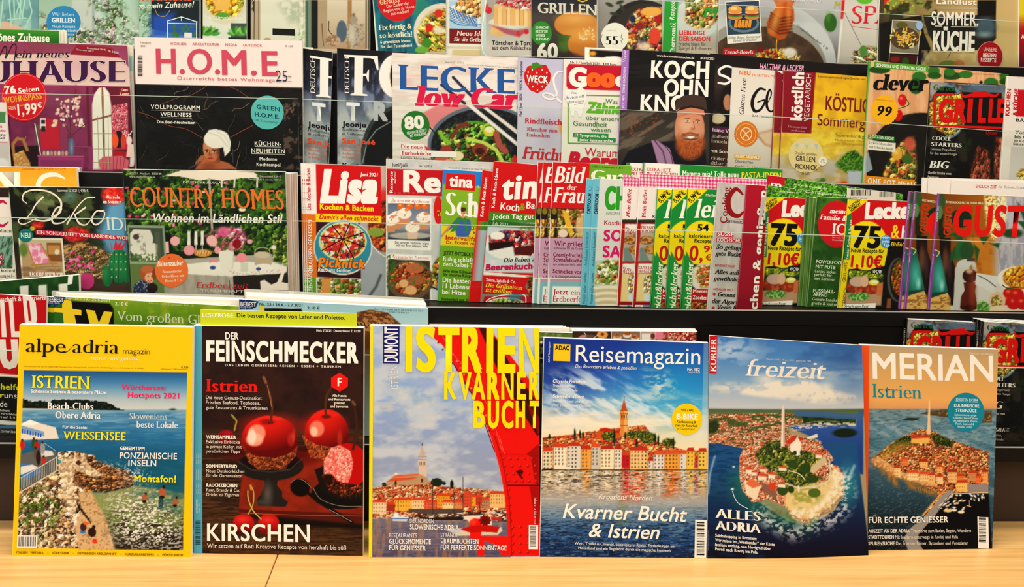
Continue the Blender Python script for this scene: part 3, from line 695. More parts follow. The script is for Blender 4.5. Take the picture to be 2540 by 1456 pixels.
def town(m,x0,x1,yb,yt,size,seed,wall=('e3b25c','d9cbb0','c8683c','eed9a8','b85e38','f0c46a'),roof=('b5452a','cf5a38','9c3822')):
    """rows of little houses with windows, printed; yb/yt functions of x give base and top"""
    rn=random.Random(seed); n=int((yb-yt)/size)+1
    for r_ in range(n):
        y=yt+r_*size*1.0; x=x0-rn.random()*size
        while x<x1:
            w=size*rn.uniform(.8,1.7); h=size*rn.uniform(1.0,1.5)
            m.R(x,y,x+w,y+h,rn.choice(wall)); m.Pg([(x-2,y+2),(x+w*.2,y-size*.3),(x+w*.8,y-size*.3),(x+w+2,y+2)],rn.choice(roof),1,1)
            x+=w*.95
def mag_redcrane():
    m=Mag([(919,808),(1338,814),(1338,1382),(916,1382)],'E',LE,'travel magazine with huge yellow letters over a harbour town and red crane',group=FG,th=.010,spine='f0dc18',g=2.0)
    m.Z(*F5); m.G([(100,'9fb2d8'),(600,'a2b2d0'),(900,'9cb0d2'),(1200,'98a8c8'),(1456,'9ba6bf'),(2400,'a3a8b2')])
    m.N('c9cdd2',None,150,.52,.3,.9,sx=2,seed=3).N('d9d2c4',m.mE(450,1000,500,120,90),90,.5,.25,.9,sx=2.4,sy=.7,seed=12).N('86a9cf',m.mE(680,830,260,90,60),80,.5,.3,.7,seed=8)
    m.Z(*F6)
    # town
    hill=m.mP([(90,510),(200,480),(300,450),(640,440),(760,490),(1080,510),(1350,540),(1400,800),(90,800)],3)
    m.F(hill,26,['c75a36','e0c8a4','b84a2c','e8b878','d98a62','8c4a34','f0dcb8','c96b46'],seed=4,sx=1.2,sy=.7,shade=.5,edge=.5)
    m.Pg([(225,445),(300,385),(600,370),(640,450),(610,470),(240,480)],'b99a78'); m.Pg([(225,445),(290,410),(530,400),(470,425)],'cc5f3a'); m.Pg([(290,400),(330,378),(590,365),(600,378),(300,402)],'d76a42'); m.Pg([(300,380),(345,372),(315,358)],'efe2cc')
    m.E(205,470,22,20,'2c3a22'); m.E(315,460,9,28,'1f2a18'); m.E(710,450,58,40,'23301c'); m.E(780,460,18,18,'23301c'); m.E(855,470,17,42,'1c2818'); m.E(568,432,10,18,'3a3024')
    m.Pg([(530,230),(612,232),(612,400),(535,370)],'d8c0ae'); m.Pg([(538,200),(570,95),(605,200)],'c9b09c'); m.L([(570,70),(569,100)],7,'5a5550')
    for y in (205,232,290): m.L([(528,y),(614,y)],6,'b59a8a')
    for k in range(4): m.L([(548+k*16,250),(548+k*16,282)],6,'8a6a60')
    r=random.Random(5)
    for x,y,w,h,c in((300,620,180,100,'e6b34e'),(470,620,150,90,'e8c89a'),(95,640,130,110,'e8cfa8'),(230,660,80,70,'a8382a'),(590,640,140,80,'d9694a'),(715,580,120,110,'e0a038'),(765,640,120,65,'e8cf9a'),(880,640,80,65,'dc8a5a'),(1040,590,50,90,'e2a23a'),(1085,590,60,80,'b84630'),(965,570,80,110,'d05a3c'),(1220,560,145,135,'e8bd80'),(1150,620,70,80,'b08a70')):
        m.R(x,y,x+w,y+h,c); m.Pg([(x-6,y+3),(x+12,y-24),(x+w-12,y-24),(x+w+6,y+3)],'c9512f')
        for i in range(int(w/26)):
            for j in range(int(h/34)): m.R(x+10+i*26,y+12+j*34,x+17+i*26,y+26+j*34,'7a5238')
    wt=m.mP([(90,790),(1420,790),(1420,1200),(90,1200)],3); m.G([(790,'7a7480'),(900,'6a6678'),(1000,'71697a'),(1160,'5a566c')],wt)
    m.N('b98a5e',wt,40,.58,.15,.5,sx=.8,sy=5,seed=8).N('8c8794',wt,14,.55,.2,.5,sx=5,sy=.6,seed=9)
    # boats
    m.N('ece4d8',m.mP([(95,760),(1390,720),(1390,830),(95,795)],6),16,.55,.1,.9,sx=2,sy=.8,seed=14); m.N('3a2a22',m.mP([(440,710),(1390,710),(1390,830),(440,800)],6),20,.55,.1,.9,sx=2.4,sy=.7,seed=15)
    m.Pg([(270,780),(440,785),(420,825),(290,822)],'d9dde0'); m.L([(272,800),(435,800)],7,'4a7cae'); m.Pg([(290,780),(310,740),(345,745),(350,785)],'eef0ee'); m.Pg([(445,708),(690,705),(950,705),(950,745),(640,760),(450,735)],'5c5048')
    m.Pg([(520,770),(640,790),(980,780),(960,815),(600,815)],'2f221c'); m.Pg([(780,900),(1000,890),(1330,880),(1340,920),(1290,950),(860,935)],'c8cbd0'); m.Pg([(880,930),(1340,900),(1300,955),(900,965)],'d8ccb4'); m.Pg([(945,775),(1230,760),(1240,860),(1080,870)],'e8dccb'); m.Pg([(1230,780),(1335,785),(1325,820),(1240,815)],'b8342a')
    for x,t,b in((672,410,760),(962,400,790),(875,520,790),(340,600,770),(1120,640,720)): m.L([(x,t),(x,b)],5,'4a3a34')
    # crane arch
    m.Z(*F5)
    RED='dc2016'
    m.Pg([(760,135),(1300,135),(1420,250),(1620,500),(1780,760),(1990,1100),(2000,1700),(1500,1700),(1420,1456),(1300,1150),(1160,850),(960,520),(850,330),(690,200)],RED)
    m.Pg([(1230,135),(1310,140),(1560,430),(1700,640),(1880,900),(1880,1340),(1600,880),(1420,560)],'4a120c'); m.Pg([(1380,180),(1420,250),(1800,730),(1880,900),(1870,960),(1560,520)],RED); m.Pg([(1740,940),(1880,1320),(1880,1100)],'8a140e')
    m.L([(830,200),(960,420),(1110,600),(1260,850),(1360,1050),(1480,1456)],10,'f0564a'); m.L([(960,520),(1040,650),(1160,850),(1290,1150),(1400,1456)],9,'8c110b')
    for i in range(16):
        t=i/16; m.E(800+620*t+60*math.sin(t*3),300+1150*t,9,11,'5c0f0a'); m.E(880+620*t,280+1150*t,9,9,'ff9c90')
    m.Z(*F6)
    m.Pg([(1225,0),(1700,0),(1700,1160),(1395,1160),(1385,800),(1350,500),(1310,300)],RED); m.Pg([(1570,180),(1690,80),(1690,480),(1660,480),(1610,200)],'9c130d'); m.L([(1330,180),(1690,180)],5,'b0180f'); m.L([(1385,478),(1690,478)],9,'5c0b07'); m.Pg([(1600,490),(1690,490),(1690,850),(1660,850)],'a0140d')
    m.L([(1265,0),(1340,250),(1395,560),(1420,850),(1430,1160)],8,'a8160f'); m.L([(1310,0),(1360,180)],6,'f26a5c')
    for x,y in [(1345+i*70,222+0*i) for i in range(5)]+[(1360+i*74,295) for i in range(5)]+[(1375+i*72,370) for i in range(5)]+[(1400+i*66,440) for i in range(5)]+[(1440+i*72,1120-80*j) for i in range(3) for j in range(4)]+[(1400+k*5,520+k*75) for k in range(8)]:
        m.E(x,y,15,13,'8c120c'); m.E(x-4,y-4,9,8,'f0473a')
    m.L([(1480,345),(1530,410)],20,'5c0b07'); m.E(1515,350,26,22,'2c0a06',.8,3)
    m.Pg([(1030,820),(1070,795),(1130,800),(1145,850),(1135,960),(1150,985),(1030,985)],RED); m.Pg([(935,900),(1040,870),(1160,860),(1315,880),(1290,935),(1150,925),(1030,935)],'b8180f'); m.E(1175,815,52,48,'8c150e')
    for k in range(10): a=k*.63; m.L([(1175,815),(1175+60*math.cos(a),815+56*math.sin(a))],8,'6b100b')
    m.Pg([(1030,970),(1390,965),(1390,1160),(1340,1160),(1260,1040),(1165,1010),(1165,1160),(1100,1160),(1100,1010),(1030,985)],RED); m.sheen('f2503f',1060,830,30,30)
    # yellow lettering and strip
    m.Z(*F5); m.VR(72,118,112,2600,'f3df1e')
    Y='f6e01e'
    m.VR(218,125,390,518,'232468'); m.T('DUMONT',372,508,375,142,'f4f0ea','b',rot=90); m.T('BILDATLAS 163',284,745,200,20,'e0dcd8','r',rot=90); m.T('ISTRIEN',370,788,245,70,'e8e0da','r',rot=90)
    for t,x,w in(('I',455,70),('S',562,215),('T',800,225),('R',1050,215),('I',1310,75),('E',1430,190),('N',1655,218)): m.T(t,x,585+(x-450)*.0115,w,455,Y,'k',sl=0)
    for t,x,w in(('K',862,135),('V',1015,140),('A',1155,145),('R',1320,130),('N',1470,130),('E',1635,95),('R',1765,108)): m.T(t,x,890,w,268,Y,'k')
    for t,x,w in(('B',1168,130),('U',1325,120),('C',1470,130),('H',1622,100),('T',1770,100)): m.T(t,x,1195,w,268,Y,'k')
    m.Z(*F6)
    m.T('DER NORDEN',452,837,228,38,'efe9e4','r'); m.T('SLOWENISCHE ADRIA',452,898,470,46,'f6f1ea','b'); m.T('RESTAURANTS',254,975,264,38,'efe9e4','r'); m.T('GLÜCKSMOMENTE',254,1036,400,46,'f6f1ea','b'); m.T('FÜR GENIESSER',254,1098,350,46,'f6f1ea','b')
    m.T('STRÄNDE',748,973,165,38,'efe9e4','r'); m.T('TRAUMBUCHTEN',748,1033,362,46,'f6f1ea','b'); m.T('FÜR PERFEKTE SONNENTAGE',748,1093,632,46,'f6f1ea','b')
    m.T('€ 11,50 [D]  € 12,50 [A]',1660,850,255,16,'f0d0c8','b',rot=90); m.bar(1593,858,1683,1090,True,seed=7)
    return m.build()
def mag_reise():
    m=Mag([(1350,838),(1757,851),(1754,1384),(1339,1381)],'E',LE,'blue travel magazine with colourful waterfront houses and a bell tower, on the counter',group=FG,th=.006,spine='e8e4dc',g=2.0)
    m.Z(*G1); m.G([(260,'28418c'),(500,'2c4f9c'),(750,'4a7bb8'),(950,'7fb0d0'),(1120,'d6d2c0'),(1250,'f0dcb4'),(1456,'f3dfb8'),(3000,'f0dcb0')])
    m.pal('2fa0cc',m.mE(1560,760,420,330,160),.75); m.pal('24387e',m.mE(250,560,330,380,120),.6)
    m.N('dbe4ea',m.mP([(130,700),(600,560),(1050,760),(1850,1050),(1850,1250),(110,1200)],60),90,.5,.25,.85,sx=2.6,sy=.7,seed=5,ang=.5).N('f2ead8',m.mP([(1200,620),(1420,640),(1500,800),(1300,880)],40),40,.5,.2,.8,seed=7,sx=1.6).N('f6ead0',m.mP([(110,1000),(1850,900),(1850,1300),(110,1300)],60),120,.5,.3,.8,sx=3,sy=.7,seed=9)
    m.R(1822,300,1880,1456,'d8d8cc',.35)
    m.Z(*G2)
    hill=m.mP([(100,20),(400,-10),(560,-40),(700,-60),(1080,-100),(1200,60),(1460,140),(1680,150),(1680,320),(100,330)],2)
    m.F(hill,30,['c8442c','e0b06a','f0d8a8','b03824','d88a4a','e8c890','8a4a2c','d85a34'],seed=3,sx=1.3,sy=.6,shade=.4,edge=.4)
    m.Z(*G1)
    m.Pg([(680,1270),(720,1215),(780,1205),(930,1245),(930,1300),(690,1330)],'c8642c'); m.Pg([(715,1215),(780,1200),(930,1240),(925,1262),(720,1238)],'b8321e')
    m.Pg([(935,1290),(935,1020),(1015,1020),(1010,1290)],'d8904a'); m.Pg([(975,1020),(1015,1020),(1010,1290),(975,1290)],'e8b070'); m.Pg([(942,1020),(976,895),(1010,1020)],'b85a30'); m.L([(978,865),(977,900)],6,'7a4a2c')
    for y in (1020,1055,1110,1180): m.L([(930,y),(1020,y)],7,'a8602c')
    for k in range(4): m.L([(948+k*17,1065),(948+k*17,1100)],6,'6a3418')
    for x,y,w_,h in((810,1290,70,50),(1060,1280,60,40),(1160,1275,80,42),(1230,1310,90,60),(1450,1360,70,45)): 
        k_=m.mE(x,y,w_,h,4); m.F(k_,16,['3c4a1e','6a7430','28321a','8a8a3c'],seed=int(x),shade=.6)
    for x,y,h in((453,1270,60),(508,1275,45),(540,1280,35),(873,1310,90),(1110,1370,45),(1340,1340,55),(1500,1370,60),(1305,1320,55),(185,1300,30),(988,1290,40)): m.E(x,y,11,h,'1f2a14')
    m.Z(*G2)
    r=random.Random(3)
    H=[(100,150,100,180,'e3d3b2'),(208,110,125,215,'efe2c8'),(335,100,130,225,'dcd2c0'),(470,130,95,190,'e8a858'),(570,110,85,215,'cdc4b4'),(655,130,130,195,'f0e0bc'),(790,130,70,195,'e4dccc'),(862,185,75,125,'c0202c'),(940,140,170,185,'ecc48a'),(1112,240,50,85,'e0d4c0'),(1165,180,105,145,'e2dace'),(1272,175,145,150,'e8a44c'),(1418,175,65,150,'dcd6cc'),(1484,150,75,175,'eec050'),(1560,235,35,80,'c8485a'),(1594,155,85,165,'eac464')]
    for x,y,w_,h,c in H:
        m.R(x,y,x+w_,y+h,c); m.Pg([(x-3,y+4),(x+10,y-32),(x+w_-10,y-36),(x+w_+3,y+4)],r.choice(('b8402a','c8502f','a83a24','d06038'))); m.R(x,y,x+5,y+h,'7a5a3c',.5)
        for i in range(max(1,int(w_/33))):
            for j in range(max(2,int(h/36))): m.R(x+12+i*33,y+10+j*36,x+24+i*33,y+27+j*36,r.choice(('4a4038','2f4a4a','6a4a34')))
    m.L([(95,333),(1680,333)],14,'3a2c20'); m.Pg([(100,318),(205,318),(200,340),(105,344)],'1c1a18'); m.E(350,315,32,14,'e8e0d0')
    wt=m.mP([(70,336),(1690,336),(1690,1190),(70,1190)],2)
    m.G([(336,'b8a888'),(520,'b0a090'),(640,'a8a8a4'),(760,'7f96a8'),(900,'3f6288'),(1050,'274a78'),(1180,'1c3258')],wt)
    up=wt*np.clip((m.p(0,600)[1]-m.Y)/40,0,1)
    for x,y,w_,h,c in H: m.pal(c,up*m.mN(9,.42,.15,sx=3,sy=.6,seed=int(x))*np.clip(1-abs(m.X-m.p(x+w_/2,0)[0]-2*np.sin(m.Y*.6))/(w_/7.8),0,1)*1.6,.8)
    m.pal('c8452a',m.mP([(870,350),(1100,350),(1060,620),(860,640)],20)*m.mN(10,.5,.15,sx=3,sy=.5,seed=77),.8).pal('d8642c',m.mP([(1270,350),(1420,350),(1400,560),(1260,600)],20)*m.mN(10,.48,.15,sx=3,sy=.5,seed=78),.8)
    m.N('3e3a34',up,10,.58,.1,.75,sx=4,sy=.6,seed=6); m.N('e8e2d4',wt*np.clip((m.p(0,760)[1]-m.Y)/60,0,1),11,.62,.1,.6,sx=5,sy=.6,seed=16)
    m.N('0f2038',wt*np.clip((m.Y-m.p(0,640)[1])/60,0,1),16,.55,.15,.7,sx=4,sy=.55,seed=17).N('8fa8b8',wt*np.clip((m.Y-m.p(0,560)[1])/60,0,1),13,.63,.12,.5,sx=4,sy=.5,seed=18)
    m.N('8a9060',m.mP([(830,620),(920,620),(910,860),(820,860)],10),14,.45,.2,.5,sx=2,sy=.6,seed=19)
    m.Z(*G1)
    m.VR(228,312,407,492,'f5c934'); m.T('ADAC',242,374,152,46,'17130e','k'); m.T('Reisemagazin',462,500,1322,178,'fbf3e4','r',sl=.024); m.T('Das Besondere erleben & genießen',457,566,650,36,'f4eee2','ri')
    m.T('Nr. 182',1648,598,132,34,'f4eee2','b'); m.T('Mai/Juni 2021',1655,622,126,15,'e4e4e4','r'); m.T('ADAC Reisemagazin',186,512,220,18,'e4e8f0','ri',rot=90)
    m.T('Citytrip Potsdam',220,722,345,34,'fbf3e4','bi'); m.T('Traumschlösser',220,766,236,28,'eef0ee','ri'); m.T('und Schatzinseln',218,812,264,28,'eef0ee','ri')
    m.T('Schweden-Glück',218,882,335,34,'fbf3e4','bi'); m.T('Smålands Seen und Wälder',216,928,422,28,'eef0ee','ri'); m.T('Plus: schöne Insel Gotland',216,972,408,28,'eef0ee','ri')
    m.VE(1643,1113,163,168,'f3cd1e'); m.T('SPEZIAL',1580,1026,140,26,'5c4408','b'); m.T('E-BIKE',1532,1108,228,56,'fbf6e8','k'); m.T('Kaufberatung &',1537,1150,200,26,'4a3808','b'); m.T('Ziele für Radurlaub',1515,1188,242,26,'4a3808','b'); m.T('in Deutschland',1542,1225,180,26,'6a5210','r')
    m.Z(*G2)
    m.T('Kroatiens Norden',637,608,515,48,'f8f0e0','ri'); m.T('Kvarner Bucht',295,790,1190,135,'fdf5e6','ri',out=('fdf5e6',2)); m.T('& Istrien',545,972,675,130,'fdf5e6','ri',out=('fdf5e6',2))
    m.T('Wein, Trüffel & Olivenöl. Stippvisite in Rijeka. Entdeckungen im',408,1046,955,27,'f2eee2','r'); m.T('Hinterland und ein Segeltörn durch die magische Inselwelt',442,1090,890,27,'f2eee2','r')
    m.bar(1565,808,1678,1172,True,seed=11); return m.build()
def mag_aerial():
    m=Mag([(1760,832),(2137,856),(2154,1377),(1754,1385)],'E',LE,'thin magazine with an aerial view of an old town peninsula, red tag at its corner',group=FG,th=.0025,g=2.0,bend=.0045)
    m.Z(*G3); m.G([(220,'4f7db2'),(420,'5c88b6'),(650,'7ea0bf'),(820,'a8b6c4'),(990,'c5c6c6'),(1010,'5a6a52'),(1060,'6d7a4c'),(1100,'a89878')])
    m.N('d9dce0',m.mE(380,380,220,90,60),60,.45,.25,.9,sx=2,seed=3).N('ded8cc',m.mP([(1100,560),(1760,560),(1760,680),(1100,660)],40),60,.45,.3,.7,sx=3,sy=.6,seed=5).N('3c6296',m.mP([(700,250),(1760,330),(1760,560),(1000,480)],60),160,.48,.3,.8,sx=2,seed=6)
    cl=m.mP([(520,820),(700,740),(880,720),(1040,700),(1200,700),(1320,770),(1480,830),(1700,880),(1640,910),(1300,920),(1000,870),(640,840)],22)
    m.pal('e6ddcd',np.clip(cl*1.6*(.35+m.mN(55,.45,.3,seed=8)),0,1)); m.N('a4a8ae',cl*np.clip((m.Y-m.p(0,830)[1])/30,0,1),60,.5,.3,.8,sx=2,seed=9); m.pal('ebe2d2',m.mE(760,680,100,45,20),.8); m.pal('e6ddce',m.mE(1390,760,60,30,14),.85); m.N('e4dccc',m.mE(360,775,180,40,20),40,.4,.3,.9,sx=2,seed=10)
    m.pal('3f5f8c',m.mP([(1400,350),(1560,500),(1650,800),(1760,780),(1760,300)],90),.5)
    # land
    m.Z(*G3)
    land=m.mP([(150,1060),(900,1040),(1130,1060),(1180,1150),(1000,1180),(1000,1260),(1340,1340),(1400,1456),(1500,1700),(500,1700),(520,1410),(300,1375),(150,1390)],2)
    m.F(land,17,['d98a66','e8c0a0','c06848','f0dcc0','7a6a48','b8583c','dca888','4a5a34'],seed=4,sx=1.4,sy=.6,shade=.4,edge=.3); m.N('4a5e30',land*np.clip((m.p(0,1280)[1]-m.Y)/20,0,1),40,.56,.1,.9,sx=2,sy=.7,seed=12); m.N('2f4220',m.mE(190,1190,80,80,8),20,.3,.2)
    sea=m.mP([(980,1180),(1180,1165),(1720,1170),(1760,1000),(1800,1040),(1800,1700),(1420,1600),(1340,1340)],3); m.G([(1000,'4a6a94'),(1180,'3f619a'),(1456,'2c4a86')],sea); m.pal('24391f',m.mP([(1130,1070),(1300,1060),(1430,1075),(1720,1090),(1720,1165),(1400,1160),(1160,1150)],4)); m.N('3c5424',m.mP([(1130,1070),(1720,1085),(1720,1160),(1160,1150)],4),20,.5,.2,.8,seed=30); m.N('e0d4c0',m.mP([(1000,1180),(1280,1130),(1430,1130),(1720,1150),(1720,1190),(1400,1190),(1050,1230)],5),14,.5,.1,.9,sx=3,sy=.5,seed=13)
    m.R(1060,1010,1800,1072,'4c6c92',.9); m.pal('1d2c1a',m.mE(1600,1255,130,48,4),1); m.Pg([(1190,1300),(1300,1262),(1310,1300),(1200,1318)],'e8dece')
    m.Z(*G4)
    m.Pg([(136,80),(250,75),(470,120),(440,200),(436,380),(460,520),(560,640),(680,660),(700,1190),(120,1190)],'2c4f7c')
    m.G([(80,'2c5a84'),(300,'2a5a86'),(520,'275070'),(700,'1c3458'),(900,'1a2340'),(1100,'15152c'),(1190,'120f1e')],m.mP([(136,84),(440,122),(430,380),(470,540),(640,650),(900,820),(1100,860),(1340,720),(1440,560),(1440,380),(1300,200),(1240,60),(1560,60),(1700,1190),(120,1190)],3))
    m.N('123a5c',m.mR(100,80,1700,1190)*m.mP([(136,84),(430,130),(430,560),(700,1190),(120,1190)],4),30,.55,.2,.6,sx=3,sy=.6,seed=15)
    m.pal('2a7a5c',m.mL([(440,420),(480,580),(620,700),(820,800),(920,810),(1080,830)],120,60),.75); m.pal('3fa6a0',m.mE(1480,480,70,160,30),.6)
    m.N('f2f0ea',m.mL([(640,740),(760,850),(950,930),(1150,860),(1340,800),(1440,700),(1480,560),(1440,400)],90,40),22,.52,.12,.95,seed=17,sx=1.5); m.L([(370,530),(390,590),(430,650),(520,700)],7,'cfd8dc'); m.L([(205,200),(160,360),(140,560)],16,'b8c8d4',.8,5); m.L([(1540,290),(1480,420)],20,'e4ecec',.7,8)
    land=m.mP([(500,100),(1060,40),(1200,90),(1290,150),(1340,230),(1290,260),(1380,290),(1440,370),(1410,440),(1440,560),(1340,640),(1300,700),(1140,760),(1080,840),(960,800),(880,680),(800,640),(690,600),(640,620),(560,640),(460,520),(436,380),(436,200)],2)
    m.F(land,24,['d88a64','e8b898','c8684a','f0d4b8','b85a3c','e0a080'],seed=21,sx=1.1,sy=.8,shade=.5,edge=.5)
    gr=m.mP([(700,60),(840,40),(900,120),(1100,150),(1230,210),(1240,260),(1130,360),(1230,400),(1100,480),(900,500),(800,470),(880,420),(730,340),(620,260),(580,170)],6); m.F(gr,26,['4a6228','34481c','6a7c34','8f9048','2a3a18','b0a060'],seed=22,shade=.7,edge=.3)
    m.pal('e6cf9a',m.mP([(880,520),(1080,470),(1280,430),(1340,300),(1430,380),(1400,450),(1430,560),(1300,690),(1100,800),(960,790),(860,640)],6)*1.,.95); m.N('f0e4cc',m.mP([(1290,280),(1440,370),(1440,560),(1290,700),(1080,840),(960,800),(880,690),(1100,700),(1250,600),(1340,450)],10),30,.48,.15,.95,seed=24,ang=1.); m.N('8a9440',m.mP([(900,540),(1080,480),(1280,440),(1200,620),(1000,700)],20),40,.52,.2,.7,seed=25)
    m.N('7c5a38',m.mL([(700,740),(900,740),(1080,830),(1300,690),(1430,560)],34,20),16,.55,.1,.8,seed=26)
    m.L([(870,450),(1000,500),(1180,480),(1290,430),(1310,340),(1290,220)],14,'d8ceb8'); m.L([(900,330),(1000,360),(1060,420)],10,'d0c8a8'); m.Pg([(1085,320),(1250,190),(1275,250),(1140,362)],'cdbb98'); m.E(1150,545,60,44,'5c7030'); m.E(925,512,32,34,'34481c'); m.E(845,520,50,50,'3f5224'); m.E(1140,410,44,36,'3a5020'); m.E(1060,310,55,50,'38501f'); m.E(940,270,50,40,'3c5222')
    for x,y,a in((1000,520,1),): m.L([(995,480),(1000,530)],18,'e8dcc4')
    m.Pg([(480,430),(600,440),(640,480),(590,620),(500,560)],'ecd8bc'); m.Pg([(520,415),(600,430),(632,480),(560,500),(500,460)],'d67a52'); m.Pg([(640,450),(730,470),(800,560),(770,600),(660,530)],'8c6a58'); m.Pg([(700,470),(770,440),(790,500),(740,530)],'c8502f')
    for x,y,w_,h in((810,285,70,45),(610,360,80,60),(710,345,60,60),(630,300,50,40),(1160,160,60,50),(550,330,50,50),(800,440,70,50),(500,300,50,60)): m.R(x,y+h*.35,x+w_,y+h,'efe0c6'); m.Pg([(x-4,y+h*.4),(x+w_*.3,y),(x+w_*.95,y+2),(x+w_+5,y+h*.45)],'cc5638')
    m.Pg([(865,60),(945,0),(1050,20),(945,100)],'c0442c'); m.Pg([(918,140),(920,75),(965,40),(985,5),(1005,40),(1022,70),(1020,180),(980,190)],'f2e6d2'); m.Pg([(828,100),(838,-250),(850,-300),(862,-250),(866,105)],'ecdcc8'); m.Pg([(866,105),(860,-260),(854,-290),(850,105)],'c8a890'); m.E(963,160,18,22,'2f441c'); m.E(1024,160,12,32,'2f441c')
    m.E(382,298,12,8,'f0ece0');m.E(370,512,14,9,'f0ece0')
    m.Z(*G3)
    m.Pg([(170,220),(254,222),(243,632),(160,628)],'b9211f'); m.T('KURIER',238,608,355,58,'f4ebe0','S',rot=90)
    m.T('freizeit',545,650,850,185,'ebe0d4','si',sl=.042,out=('ebe0d4',2)); m.T('Magazin 1665 | 19. Juni 2021 | gegründet 1989',765,478,470,17,'c4cad4','r',sl=.05)
    m.Z(*G4)
    m.T('ALLES',210,790,425,92,'f8efe0','d'); m.T('ADRIA',210,905,425,90,'f8efe0','d')
    for i,(t,w_) in enumerate((('Städtehopping in Kroatien:',390),('Wir reisen im „Weekender“ der Küste',562),('Istriens entlang, von Novigrad über',526),('Poreč nach Rovinj bis Pula.',405))): m.T(t,207,972+i*43,w_,28,'f4ece0','b')
    m.T('FOTO: SPANGENBERGER/HUBER',148,1105,195,9,'8890a8','r',rot=90)
    return m.build()
def mag_sunset():
    m=Mag([(2136,856),(2476,867),(2461,1361),(2146,1365)],'E',math.radians(9),'travel magazine with an orange spine strip and a sunset island town, rightmost on the counter',group=FG,th=.007,spine='e8602a',g=2.0)
    m.Z(*G5); m.G([(330,'b8a284'),(600,'d0a870'),(900,'e6ae6e'),(995,'d8a070'),(1005,'7f8f90'),(1200,'6f8f9c'),(1456,'5a7c88'),(2400,'2a3f48')])
    sea=np.clip((m.Y-m.p(0,1000)[1])/2,0,1); m.N('a0b0b0',sea,70,.55,.3,.6,sx=2.4,sy=.7,seed=3,ang=.4); m.N('3c5c68',sea,20,.58,.2,.5,sx=2.5,sy=.6,seed=5)
    m.Pg([(780,1050),(900,1020),(1090,1010),(1540,1025),(1540,1150),(1440,1150),(1200,1110),(1000,1085),(860,1065)],'5c4c34'); m.N('c8985c',m.mP([(900,1030),(1540,1035),(1540,1140),(1200,1110)],8),12,.6,.1,.8,seed=6); m.Pg([(585,1120),(640,1098),(760,1098),(775,1115),(700,1130)],'33381f'); m.E(425,1126,26,5,'4a4a3a')
    m.N('d0c8bc',m.mL([(500,1210),(560,1260),(640,1290)],18,12)+m.mL([(720,1180),(900,1250),(1120,1310)],16,12),14,.4,.2,.6,seed=8)
    m.Z(*G6)
    isl=m.mP([(230,235),(290,190),(400,90),(520,20),(700,-60),(850,-40),(900,0),(1000,40),(1200,110),(1365,160),(1360,560),(1180,545),(1010,560),(900,600),(780,770),(720,770),(880,560),(700,470),(500,400),(420,390),(330,320),(260,290)],2)
    m.F(isl,22,['c8643c','e8b478','a84a2a','f0cc94','7c4428','dc8a50','5c3a28','e09868'],seed=4,sx=1.1,sy=.8,shade=.6,edge=.6)
    m.F(m.mP([(400,110),(520,20),(620,0),(700,60),(640,90),(500,90),(420,150)],6)+m.mP([(800,-20),(900,0),(1030,60),(1000,110),(850,90)],6),18,['2c3a1c','44501f','1c2814','6a6a2c'],seed=5); 
    m.Pg([(400,100),(500,60),(640,70),(600,110),(430,200),(300,250),(290,200)],'a88a3c',.6,10)
    m.Pg([(615,70),(625,10),(800,10),(790,75),(700,80)],'e8b468'); m.Pg([(620,30),(640,-5),(800,0),(800,22),(640,30)],'b84a28'); m.Pg([(770,-10),(788,-330),(792,-350),(800,-330),(806,-10)],'eec498')
    m.Pg([(230,235),(300,200),(360,240),(420,280),(470,330),(600,370),(850,440),(870,500),(700,470),(500,405),(420,390),(330,320),(260,290)],'e8bc84',.75,5); m.N('8a5a34',m.mL([(240,240),(330,310),(430,390),(700,480),(870,550)],40,20),14,.5,.1,.8,seed=9)
    r=random.Random(8)
    for x,y,w_,h,c in((455,310,60,90,'f0c890'),(580,355,110,70,'f4d4a0'),(700,370,90,70,'eec48c'),(790,380,60,80,'e8b47c'),(865,395,60,70,'f0cc98'),(970,350,90,100,'e8b880'),(1055,390,80,70,'e09050'),(1055,450,105,90,'f0c070'),(1170,360,80,80,'c89060'),(1240,390,50,70,'e87a48'),(1300,350,55,110,'f0a868'),(860,300,60,60,'eab070'),(520,230,70,60,'e08a50'),(700,250,80,60,'f0b878')):
        m.R(x,y,x+w_,y+h,c); m.Pg([(x-4,y+3),(x+8,y-22),(x+w_-8,y-24),(x+w_+4,y+3)],r.choice(('b8482a','cc5a34','a03c22')))
        for i in range(int(w_/22)):
            for j in range(int(h/30)): m.R(x+8+i*22,y+10+j*30,x+14+i*22,y+20+j*30,'7a4a2c')
    m.Pg([(1160,470),(1360,470),(1360,555),(1160,545)],'9a8c86'); m.L([(1000,560),(1360,548)],6,'e0c8a0')
    dk=m.mP([(185,300),(330,330),(430,400),(700,490),(860,560),(720,770),(560,980),(580,1110),(150,1110)],12); m.G([(300,'4f6a74'),(560,'35505c'),(800,'1f3038'),(1100,'14191c')],dk,'y'); m.N('8a9a9c',dk,12,.64,.12,.35,sx=2.5,sy=.6,seed=11,ang=-.3); m.N('c88430',m.mP([(320,330),(480,400),(500,500),(440,470)],14)+m.mP([(570,440),(860,540),(840,580),(600,510)],14),16,.4,.2,.8,sx=.6,sy=2,seed=12)
    bk=m.mP([(870,720),(1000,560),(1365,560),(1395,1110),(730,1110),(640,1000)],4); m.pal('0e0f12',bk)
    m.Pg([(900,590),(985,520),(1030,540),(840,780),(760,870),(690,950),(680,1000),(735,1102),(590,1102),(550,990),(600,900),(740,790)],'9a948c'); m.L([(730,770),(880,590),(930,545)],14,'d8a868'); m.L([(880,720),(1000,560)],5,'3a3634')
    for i in range(46):
        x=r.uniform(900,1130);y=r.uniform(560,740)
        if x-900>(y-560)*-1+100: m.E(x,y,r.uniform(10,20),r.uniform(4,8),r.choice(('f4eee4','e4dccf','f0d0a0')),ang=r.uniform(-.6,.3))
